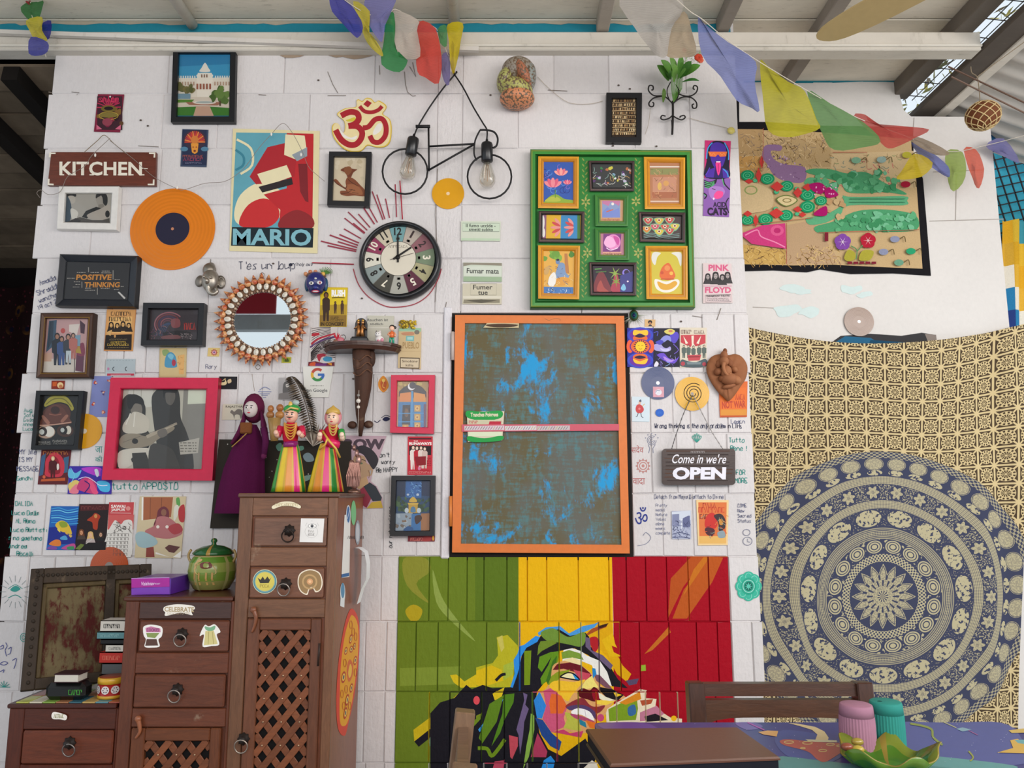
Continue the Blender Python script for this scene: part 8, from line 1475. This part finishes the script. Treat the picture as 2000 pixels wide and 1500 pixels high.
# ---------------------------------------------------------------- textiles on the recessed wall
qt = thing('embroidered_quilt', (1.2, YR, W(1600,530, YR).z), 'beige patchwork embroidery with a black border and green flowers on the recessed wall', 'textile')
a = Art(pl=PY(YR - .004), off=.0).at(*CR['c5']); a.P('#1d1c1f', 60,262,300,262,700,290,1395,300,1402,500,1472,690,1532,1418,1250,1400,930,1405,700,1370,600,1392,350,1378,60,1385).P('#1d1c1f', 62,90,90,84,92,262,62,262)
a.m.add([(v[0], YR - .0005, v[2]) for v in a.m.v], [], 'fff'); a.m.v = a.m.v[:len(a.m.v) // 2]; a.m.build('black_border', MCLOTH, qt)
a = Art(pl=PY(YR - .004), off=.0004).at(*CR['c5']); a.P('#c3a77c', 60,316,700,340,1382,390,1388,500,1420,690,1468,1365,1100,1350,800,1335,500,1340,60,1330)
a.P('#b8986c', 60,316,270,318,262,520,60,520).P('#c89a5c', 60,520,265,520,262,640,60,640).P('#b59a70', 420,380,780,400,775,600,590,605,430,560,350,480).P('#cdb48a', 790,500,1400,480,1420,760,1200,740,1050,640,780,610).P('#c4a05c', 60,1175,440,1225,440,1335,60,1330).P('#b89a78', 440,1040,640,1000,720,1120,860,1330,440,1335)
lines(a, 260,110,330,770,620,40,4, ('#9a7a50', '#d8bc90', '#8f7a6a', '#a88a5c')); lines(a, 150,110,1180,850,1330,40,4, ('#a8844a', '#d8b878', '#8a6a4a')); lines(a, 90,800,500,1420,740,36,5, ('#8f9a6a', '#c86a6a', '#a8906a', '#7a8a7c'))
a.S('#8f6f94', 270,470,300,435,405,440,400,480,330,480,350,540,430,580,585,605,572,715,430,705,350,660,300,580,265,530); blobs(a, 30,300,520,570,700,5,9, ('#b89ab8', '#7a5a80'))
a.S('#4f9a6c', 590,640,640,615,780,620,900,650,1040,640,1180,720,1330,790,1330,810,1180,790,1050,800,900,790,850,720,720,680).S('#5fa87c', 580,710,620,680,720,700,800,760,910,825,1320,820,1350,855,1320,890,920,890,850,960,740,1020,620,1035,590,990,640,975,740,960,880,860,760,760,680,725,590,730).S('#4f9a6c', 660,1050,800,1010,950,940,1100,920,1280,930,1420,970,1425,1070,1250,1090,1000,1080,800,1090,680,1095); blobs(a, 60,640,640,1300,780,14,34, ('#5faa7a', '#3f8a5c', '#74b890')); blobs(a, 60,820,950,1410,1080,14,34, ('#5faa7a', '#3f8a5c', '#74b890')); blobs(a, 16,660,790,860,1000,16,30, ('#c3a77c', '#b8946a')); a.L('#3f7a58', 5,915,845,1330,845).L('#3f7a58', 5,915,870,1330,870)
a.S('#cdb48a', 60,730,200,725,320,780,345,850,320,920,200,950,60,945).E('#8a9a5c', 175,780,50,34).E('#cdb48a', 175,780,40,26).S('#6a7a40', 362,850,440,815,528,855,440,905).S('#d8c494', 372,850,440,823,518,855,440,897).E('#8a7a4c', 445,857,34,16).E('#d8c494', 445,857,26,10)
for (x, y, r) in ((150,670,50), (300,695,52), (445,750,50), (600,815,56), (600,905,56), (700,860,44), (150,1005,48), (285,1000,54), (438,970,52), (205,710,18), (365,795,20), (520,770,18), (360,920,18), (520,960,18)): a.E('#1f8f5f', x, y, r, r * .8).O('#5fc08f', 5, x, y, r * .65, r * .5).O('#5fc08f', 4, x, y, r * .3, r * .22)
for (x, y, w_, h) in ((160,715,34,20), (232,670,22,60), (370,755,50,40), (525,800,34,40), (600,760,40,30), (150,958,34,24), (365,955,56,40), (525,925,34,24), (560,965,30,20), (210,1010,20,50), (255,570,18,50)): a.P('#c8403c', x - w_, y, x, y - h, x + w_, y, x, y + h)
a.S('#a81a66', 610,740,690,725,735,765,700,810,640,790).S('#a81a66', 725,790,760,760,830,815,770,840,735,830).S('#a81a66', 648,950,735,900,740,970,660,972); blobs(a, 16,640,740,820,820,4,7, ('#e8b0d0',)); a.P('#c83f7a', 90,1110,260,1045,430,1030,440,1222,180,1185).L('#e88ab0', 9,130,1120,220,1080,250,1130,350,1170,430,1210, sm=True).E('#d85a8c', 370,1085,50,40).E('#b8326c', 370,1085,26,20)
def fl(x, y, r, c, c2): 
 for i in range(5): a.E(c, x + r * .55 * math.cos(i * 1.257 - 1.57), y + r * .55 * math.sin(i * 1.257 - 1.57), r * .5, r * .4, i * 1.257)
 a.star(c2, x, y, r * .6, r * .08,6)
fl(860,1170,66, '#7f4aa0', '#d8c0e0'); fl(1050,1160,62, '#b02438', '#e8b8b8'); a.L('#5f8a5c', 8,960,1300,965,1230,920,1200, sm=True).L('#5f8a5c', 8,968,1240,1010,1195).S('#a8a03c', 870,1290,900,1230,950,1250,950,1300,900,1315).S('#a8a03c', 980,1300,1010,1235,1090,1240,1070,1300,1020,1312).R('#7a2434', 725,1100,752,1165)
for i in range(5): a.R('#7a2434', 895 + i * 45,1318,930 + i * 45,1336)
for (x, y, c) in ((1250,1150, '#8a8fa8'), (1165,1245, '#8a8fa8'), (1370,1240, '#2f9a6c'), (1280,1325, '#6a9a80'), (1150,555, '#8fa8a0'), (960,560, '#7aa88a'), (1330,740, '#a02038'), (1340,520, '#b0a83c')): a.E(c, x, y, 36,24).L('#6a5a3c', 7, x + 36, y, x + 70, y - 20, x + 80, y + 20, sm=True)
for p in ((265,320,262,640), (440,1030,440,1335), (100,1050,640,990), (680,1100,1430,1080), (785,500,1040,500,1040,620)): a.L('#a85a4a', 4, *p)
a.m.build('patchwork', MCLOTH, qt)
# big printed tapestry
TM = Mat('mandala_print', .9,.1); nt = TM.nt; uvn = nt.nodes.new('ShaderNodeUVMap'); uvn.uv_map = 'UVMap'; sp = nt.nodes.new('ShaderNodeSeparateXYZ'); nt.links.new(uvn.outputs[0], sp.inputs[0]); u, v = X(nt, sp.outputs[0]) * 1000, X(nt, sp.outputs[1]) * 1000
r = (u * u + v * v).sqrt(); th = u.atan2(v); ns = TM.noise(uvn.outputs[0], 130,3,.6); nf = TM.noise(uvn.outputs[0], 330,2,.6)
def seg(a_, b_, x=None): x = x or r; return (x > a_) * (x < b_)
def loc(N, rc): t_ = ((th * (N / 6.28319)).fract() - .5) * (6.28319 * rc / N); return t_, r - rc
def ellp(N, rc, rx, ry): t_, q = loc(N, rc); return ((t_ / rx) ** 2 + (q / ry) ** 2), t_, q
P_ = []
P_.append(seg(0,11) * ((th * 12).cos() > 0)); tri = ((th * (16 / 6.28319)).fract() - .5).abs() * 2; sr = 44 + tri * 20
P_.append(seg(11,66) * ((r < sr) * (1 - ((th * 16).cos() > .55) * seg(20,32)) * (1 - ((th * 16).cos() < -.6) * seg(33,42)) * (1 - ((sr - r - 5).abs() < 1.4)) * (.55 + (nf > .5) * .45))); P_.append(seg(68,83) * ((th * 70).cos() * ((r - 75) * .8).cos() > -.1))
e, _, _ = ellp(16,98,16,12.5); P_.append(seg(84,112) * ((e < 1) * (1 - seg(.50,.68, e)) * (1 - seg(.12,.24, e)) + (e > 1.35) * (ns > .56))); P_.append(seg(112,135) * (.72 * ((r * 1.9).sin() > -.3) + .2 * (((th * 150).cos() > 0) * seg(120,127))))
e, _, _ = ellp(15,154,26,16); P_.append(seg(137,171) * ((e < 1) * (ns > .44) + (e > 1.3) * (nf > .6) * .7)); P_.append(seg(172,187) * (.3 + .5 * ((r * 2.2).sin() > -.2) + .2 * ((th * 190).cos() > 0)))
e, t_, q = ellp(26,203,1,1); pr = e.sqrt(); ph = q.atan2(t_); pet = 10.5 + (ph * 6).cos() * 2.6; P_.append(seg(188,218) * ((pr < pet) * (1 - (pr < 3.2) * .4) * (.72 + .28 * (nf > .5)) + (pr > 15) * (nf > .54) * .8)); P_.append(seg(219,235) * (.3 + .5 * ((r * 2.2).sin() > -.2) + .2 * ((th * 240).cos() > 0)))
e, _, _ = ellp(36,262,19,14); e2, _, _ = ellp(36,243,15,6); P_.append(seg(236,275) * (((e < 1) * (1 - seg(.78,.9, e)) * (.65 + .35 * (nf > .52))).max((e2 < 1) * (ns > .46)))); P_.append(seg(275,289) * (((th * 160).cos() * ((r - 282) * .9).cos() > 0) * .75))
med = P_[0]
for z in P_[1:]: med = med + z
ca, cb = (u / 36.5).fract() - .5, (v / 36.5).fract() - .5; rr = (ca * ca + cb * cb).sqrt() * 36.5; ph = ca.atan2(cb); mxx = ca.abs().max(cb.abs())
grid = ((mxx > .45) * 1.0).max(seg(0,1.6, rr) + seg(1.6,7.6, rr) * ((ph * 12).cos() > .35) + seg(7.6,9.4, rr) + seg(9.4,13, rr) * ((ph * 12).cos() > .0) + seg(13,14, rr) + (rr > 14) * ((ca.abs() - cb.abs()).abs() < .06))
ins = r < 289; f_ = med * ins + grid * (1 - ins); dark = TM.mix(ins, '#4c3f31', '#40445a'); lite = TM.mix(ins, '#cdb98c', '#b5ac8c'); TM.base(TM.mix(f_.min(1.0), dark, lite)); TM.bump(nf, .2,.001)
b_ = TM.b; b_.inputs['Subsurface Weight'].default_value = 0
nx, ny = 90,110; vs = []; uvs = []
sag = lambda x: 34 * (1 - ((x - 1715) / 268) ** 2)
for j in range(ny + 1):
 for i in range(nx + 1):
  x = 1425 + 578 * i / nx - (j / ny) * 14; py = 637 + 930 * j / ny; s = sag(x) * max(0,1 - j / 36); q = W(x, py + s, YR - .03)
  fold = .012 * math.sin((x - 1480) * .055 + j * .10) * math.exp(-((x - 1520 - j * .6) / 70) ** 2) * min(1, j / 14) + .010 * math.sin((x - 1900) * .07 - j * .05) * math.exp(-((x - 1960) / 60) ** 2) + .006 * math.sin(x * .02 + j * .07)
  vs.append((q.x, q.y + fold - .004, q.z)); uvs.append(((x - 1726 + fold * 260) / 1000, (1165 - py - (1165 - py) * 0 + 6 * math.sin(x * .018) * max(0,1 - j / 60)) / 1000))
m = MB().add(vs, [(j * (nx + 1) + i, j * (nx + 1) + i + 1, (j + 1) * (nx + 1) + i + 1, (j + 1) * (nx + 1) + i) for j in range(ny) for i in range(nx)], 'fff', True); tp = m.build('mandala_tapestry', TM.m, label='large cream and navy mandala tapestry hanging on the recessed wall', cat='tapestry', org=(1.3, YR - .03, vs[-1][2])); uvl = tp.data.uv_layers.new(name='UVMap')
for lp in tp.data.loops: uvl.data[lp.index].uv = uvs[lp.vertex_index]
# ---------------------------------------------------------------- prayer flags, fan, coconut
mf = Mat('thin_flag_cloth', .9,.05); nt = mf.nt; p = mf.pos(); w1 = mf.wave(mf.pos((.3,.3,1)), 60,1.5,2, 'Z'); c = mf.scale(mf.col(), w1 * .5 + mf.noise(p, 60) * .5,.82,1.12); mf.base(c); tl = nt.nodes.new('ShaderNodeBsdfTranslucent'); nt.links.new(c, tl.inputs[0]); ts = nt.nodes.new('ShaderNodeBsdfTransparent'); m1 = nt.nodes.new('ShaderNodeMixShader'); m1.inputs[0].default_value = .35; m2 = nt.nodes.new('ShaderNodeMixShader'); m2.inputs[0].default_value = .10
nt.links.new(mf.b.outputs[0], m1.inputs[1]); nt.links.new(tl.outputs[0], m1.inputs[2]); nt.links.new(m1.outputs[0], m2.inputs[1]); nt.links.new(ts.outputs[0], m2.inputs[2]); nt.links.new(m2.outputs[0], nt.nodes['Material Output'].inputs[0])
def flags(label, cordp, fl_):
 q = W(cordp[0][0], cordp[0][1], cordp[0][2]); t = thing('prayer_flag_string', q, label, 'flags'); MB().tube([V(z) for z in cat([tuple(W(*z)) for z in cordp], False, 5)], .0014,5, '#cfc6b8').build('cord', MCLOTH, t)
 for y, c, *pts in fl_:
  P = pairs(pts); P2 = cat(P, True, 3); k = len(P2); cx, cy = sum(p[0] for p in P2) / k, sum(p[1] for p in P2) / k; m = MB(); ring = []
  for s in (1,.6,.25): ring += [W(cx + (x_ - cx) * s + random.uniform(-.6,.6), cy + (y_ - cy) * s, y + .010 * math.sin(i * .9 + s * 4) * s) for i, (x_, y_) in enumerate(P2)]
  ring.append(W(cx, cy, y - .012)); fs = [(g * k + i, (g + 1) * k + i, (g + 1) * k + (i + 1) % k, g * k + (i + 1) % k) for g in (0,1) for i in range(k)] + [(2 * k + i, 3 * k, 2 * k + (i + 1) % k) for i in range(k)]
  m.add(ring, fs, c, True).build('flag', mf.m, t)
flags('string of faded prayer flags sweeping from the ceiling beam down over the quilt', ((1290,-30,-.42), (1345,20,-.38), (1372,38,-.35), (1425,82,-.3), (1482,120,-.25), (1575,176,-.14), (1670,228,-.02), (1770,266,.1), (1850,296,.2), (1925,284,.3), (2010,262,.36)), (
 (-.38, '#b3ada6', 1210,-5,1322,-5,1333,22,1312,55,1303,106,1290,112,1272,98,1240,55), (-.36, '#ab9a82', 1312,52,1336,22,1350,55,1360,104,1338,112,1300,108), (-.33, '#7b84b8', 1363,33,1374,45,1422,82,1476,120,1474,160,1483,216,1468,211,1438,195,1408,150,1370,106), (-.2, '#b3ac34', 1484,119,1500,130,1540,160,1572,178,1594,232,1602,250,1572,262,1535,268,1500,254,1490,190), (-.1, '#649058', 1576,178,1622,202,1688,240,1720,276,1685,288,1630,293,1606,262), (0, '#b8524c', 1668,226,1690,224,1702,240,1760,246,1815,253,1786,270,1760,283,1735,290,1714,272), (.12, '#a89680', 1770,268,1802,270,1852,296,1845,304,1815,298), (.16, '#c8b034', 1786,300,1822,318,1800,345,1752,350,1764,330), (.18, '#7279b8', 1780,278,1820,298,1852,325,1854,346,1835,337,1804,314), (.24, '#96ac58', 1848,296,1880,298,1886,345,1862,374,1850,345), (.28, '#d8644e', 1882,292,1906,292,1922,330,1912,368,1899,348), (.34, '#8480b0', 1925,285,1960,270,1992,318,1960,305)))
flags('bunch of prayer flags hanging above the bicycle lamp', ((640,-30,-.22), (680,5,-.2), (720,28,-.18), (755,34,-.17), (772,18,-.16), (815,42,-.14), (852,56,-.12), (870,95,-.1), (886,138,-.07)), (
 (-.2, '#4c4ca4', 645,-6,672,-4,700,30,709,55,700,73,690,68,660,36,646,16), (-.185, '#c8ba48', 690,2,722,22,712,52,735,80,748,106,742,108,718,85,704,50), (-.18, '#807eb4', 716,-5,770,-5,766,20,752,50,746,82,730,65,714,30), (-.165, '#3a8a50', 755,38,770,26,774,100,796,118,780,141,745,126,750,80), (-.16, '#c9beb2', 770,20,816,38,815,60,821,110,790,114,774,95,768,50), (-.14, '#d24c40', 817,42,850,55,862,110,857,163,830,151,815,140,813,90), (-.12, '#54905a', 855,56,872,50,872,90,860,84), (-.1, '#cdb820', 874,48,904,45,900,80,888,142,880,130,877,80), (-.09, '#766e9c', 862,110,878,106,877,166,864,150)))
flags('short tail of prayer flags hanging by the dark room opening', ((62,-30,-.12), (60,10,-.12), (66,45,-.12), (78,75,-.12), (90,112,-.08)), ((-.12, '#a83a3c', 44,-4,72,-4,62,9,52,6), (-.125, '#3c7a42', 40,18,49,7,83,-2,80,25,70,42,52,35), (-.13, '#c9bc44', 51,40,82,33,82,60,93,79,72,81,60,64), (-.11, '#2f3088', 78,50,100,40,96,76,84,70), (-.135, '#4a4da0', 60,72,92,82,93,101,75,109,56,104)))
hub = V((1.37,-.86,2.70)); t = thing('ceiling_fan', hub, 'cream ceiling fan with one blade reaching into view under the roof', 'fan'); MB().tube([hub + V((0,0,.02)), V((hub.x, hub.y, ZC - .002))], .012,8, '#b8ab94').build('down_rod', MGLOSS, t); MB().lathe([(.03,-.05), (.085,-.03), (.09,.02), (.05,.04), (1e-6,.045)], hub, 24, '#b5a27c').build('motor', MGLOSS, t)
for k in range(3):
 R = Matrix.Rotation(2.197 + k * 2.0944,4, 'Z'); R.translation = hub; m = MB(); o2 = [(.08,-.03), (.2,-.055), (.45,-.062), (.6,-.05), (.655,-.02), (.66,.015), (.6,.04), (.45,.05), (.2,.045), (.08,.03)]; o2 = cat(o2, True, 3); n = len(o2); up = [R @ V((x, y, .004 + y * .2)) for x, y in o2]; dn = [R @ V((x, y, y * .2)) for x, y in o2]; T3 = tess([(x, y, 0) for x, y in o2]); m.add(up + dn, T3 + [tuple(i + n for i in f[::-1]) for f in T3] + [(i, i + n, (i + 1) % n + n, (i + 1) % n) for i in range(n)], '#b8a070').build('blade', MGLOSS, t)
cc = W(1920,226,-.1); rx, rz = 32 / 595,29 / 595; t = thing('coconut_pendant', cc - V((0,0, rz)), 'brown coconut ball in a cream cord net hanging under the lean-to roof', 'ornament'); MB().ell(cc, rx, rx, rz, '#6a3c22', 24,14).build('shell', MMATT, t); m = MB()
for s in (1,-1):
 for k in range(9): m.tube([cc + V((rx * 1.02 * math.sin(p_) * math.cos(k * .698 + s * p_ * 1.1), rx * 1.02 * math.sin(p_) * math.sin(k * .698 + s * p_ * 1.1), rz * 1.02 * math.cos(p_))) for p_ in [.12 + 2.9 * i / 16 for i in range(17)]], .0018,5, '#c9b080')
m.build('cord_net', MCLOTH, t); MB().tube([V(z) for z in cat([tuple(W(*z, -.1)) for z in ((1896,130), (1898,142), (1908,150), (1912,170), (1914,198))], False)], .0016,5, '#8a7c68').tube([W(1908,150,-.1), V((1.815,-.1,2.84))], .0014,5, '#8a7c68').build('hanging_cord', MCLOTH, t)
# ---------------------------------------------------------------- what people wrote and drew on the wall
HW = Art(pl=PY(.0004), off=.0003); TE, INK, BL, PK = '#2f948a', '#5a5f80', '#2c3a8c', '#b86a68'
def wr(name, *rows):
 global HW; HW = Art(pl=PY(.0004), off=.0003)
 for r_ in rows: HW.H(*r_) if isinstance(r_, tuple) else r_(HW)
 HW.m.build(name, MPEN, wall)
wr('handwriting', (INK, "Amada", 75,548,10,1.1,-.35), (INK, "Shraddha", 70,568,10,1.1,-.35), (INK, "wanchana", 74,583,9,1,-.35), (INK, "19 oct 24", 72,598,8,1,-.35))
wr('handwriting', ('#44485c', "T'es un loup", 466,511,15,1.3,-.01,.66), ('#44485c', "(holy owl)", 577,513,6,.7), lambda h: h.E('#2a2c3c', 568,517,3.4,3))
wr('handwriting', (TE, 'Aug', 47,797,8), (TE, 'Sofia', 47,807,7), (TE, 'Giulia', 46,816,7), (TE, 'Anna', 45,825,7), (TE, 'Luca', 45,834,7)); wr('handwriting', (INK, 'MY life', 38,878,9,1.1), (INK, 'IS MY', 36,893,9,1.1), (INK, 'MESSAGE', 33,911,9,1.1), (TE, 'Gandhi', 33,930,8,1)); wr('handwriting', (TE, 'tutto APPOSTO', 218,943,13,1.5,.0,.72))
wr('handwriting', *[(TE, s_, x_, y_, 8.5,1.2,.01,.62) for s_, x_, y_ in (('DALIDA', 30,979), ('Lucio Dalla', 23,997), ('AL Bano', 31,1013), ('Lucio Battisti', 21,1030), ('rino gaetano', 18,1046), ('Andrea', 18,1062), ('Bocelli', 33,1077))]); wr('handwriting', (INK, 'Rory', 402,712,8,.9))
wr('handwriting', ('#3c4046', "Don't", 735,884,9,1.1), ('#3c4046', 'worry', 745,898,8,1.1), ('#3c4046', 'Be HAPPY', 735,914,9,1.1,-.04,.55)); wr('handwriting', ('#3c4046', 'our national song', 758,1070,8,1,-1.57,.6)); wr('handwriting', ('#3a3f5c', 'Wrong thinking is the only problem in LIFE', 1279,827,9,1.1,0,.47), ('#6a6f90', 'Learn', 1428,819,8,.9)); wr('handwriting', (TE, 'Tutto', 1424,855,9,1.2), (TE, 'Bene !', 1427,871,9,1.2), (TE, 'FOR', 1438,918,9,1.2), (TE, 'MORE', 1436,934,9,1.2))
wr('handwriting', (INK, 'Detach from Maya & attach to Divine', 1278,966,8,.8,0,.48)); wr('handwriting', *[('#8084a0', s_, 1281,984 + 9 * i_, 5.5,.7) for i_, s_ in enumerate(('Pretty', 'medal', 'Nature', 'Values', 'alone', 'means', 'complete'))]); wr('handwriting', *[(INK, s_, 1441,984 + 10 * i_, 6.5,.8) for i_, s_ in enumerate(('COME', 'New', 'Sacred', 'Status'))])
def tx(t_, x, y, w_, h, c): return lambda a: a.T(c, t_, x, y, w_, h, 0,.0)
wr('handwriting', tx('\u0938\u0926\u0947\u0935', 1233,870,24,15, PK), tx('\u0935\u093e\u0926\u093e', 1236,934,24,13, PK)); wr('drawing', tx('\u0950', 1240,990,25,34, BL)); wr('handwriting', tx('\u091c\u093e', 186,872,14,12, TE), tx('\u0915\u0940', 186,890,14,12, TE))
def eye(a): a.S('#3f9a90', 20,1152,30,1144,40,1150,30,1156).L(TE, 1.2,16,1150,30,1142,44,1150, sm=True).L(TE, 1.6,16,1168,30,1162,42,1168, sm=True); [a.L('#7a8a8c', .8,30 + 18 * math.cos(t_), 1156 + 20 * math.sin(t_), 30 + 30 * math.cos(t_), 1156 + 32 * math.sin(t_)) for t_ in [i * .393 for i in range(16)]]
wr('drawing', eye); wr('drawing', lambda a: [a.L(BL, 1.2, *p, sm=True) for p in ((0,1264,6,1260,6,1266,0,1268), (11,1255,14,1262,10,1270,13,1282), (16,1268,22,1264,20,1276,15,1278), (0,1296,8,1292,15,1295,8,1299,0,1297), (24,1290,32,1286,30,1298,27,1306), (0,1312,8,1308,6,1314))] + [a.L(TE, 1.2,8,1342,8 + 12 * math.cos(t_), 1342 - 12 * abs(math.sin(t_))) for t_ in (0,.5,1,1.6,2.1,2.6,3.1)] + [a.O(TE, 1.2,46,1245,6,8), a.O(TE, 1,46,1245,3,4)])
wr('drawing', lambda a: (a.L('#2a2c4c', 1.4,731,822,737,825,743,820, sm=True), a.S('#23264a', 747,819,754,814,762,818,754,823), a.L('#2a2c4c', 1.2,745,816,754,811,764,815, sm=True))); wr('drawing', lambda a: [a.L('#7a84b0', 1,517 - w_, y_, 517 + w_, y_) for w_, y_ in ((13,765), (10,769), (6,772), (3,776))] + [a.L('#7a84b0', 1.2,507,762,517,756,528,761, sm=True)])
def lot(a, x, y, s_, c): [a.L(c, 1.1, x, y + s_, x + k * s_ * .55 - s_ * .2, y, x + k * s_ * .6, y - s_ * (1 - abs(k) * .4), x + k * s_ * .55 + s_ * .2, y, x, y + s_, sm=True) for k in (-1.4,-.7,0,.7,1.4)]
wr('drawing', lambda a: lot(a, 1361,855,9, '#3aa090')); wr('drawing', lambda a: [a.O('#7a7f98', 1,1273,860, r_, None, 12,0,5.4) for r_ in (3,6,9)] + [a.L('#7a7f98', 1.1,1266,868,1269,876,1267,885), a.L('#7a7f98', 1.1,1280,868,1275,876,1276,885)] + [a.E('#7a7f98', 1273 + 13 * math.cos(t_), 860 + 13 * math.sin(t_), 1.2, n=6) for t_ in (3.5,4.1,4.7,5.3,5.9)])
wr('drawing', lambda a: (a.star('#c08a84', 1256,910,15,11,12), a.E('#d8d3d2', 1256,910,10), a.O('#c08a84', 2,1256,910,7), a.E('#c08a84', 1256,910,3))); wr('drawing', lambda a: (a.O('#6a6f88', 1,1460,1057,9,8), a.O('#6a6f88', 1,1458,1040,7,6), a.L('#6a6f88', 1,1460,1052,1460,1058,1465,1059), a.L('#7a7f98', 1,1245,1066,1262,1062,1271,1050,1262,1040,1256,1046, sm=True)))
def mand(a):
 for i in range(8): a.E('#3fb89c', 1462 + 16 * math.cos(i * .785), 1145 + 19 * math.sin(i * .785), 10,11, i * .785).O('#8fd8c8', 1,1462 + 16 * math.cos(i * .785), 1145 + 19 * math.sin(i * .785), 6,7,12)
 a.E('#2fa88c', 1462,1145,15,17).O('#a8e0d4', 1.4,1462,1145,11,12).E('#1c6a5c', 1462,1145,8,9).star('#5fc8b0', 1462,1145,8,3,8)
wr('drawing', mand)
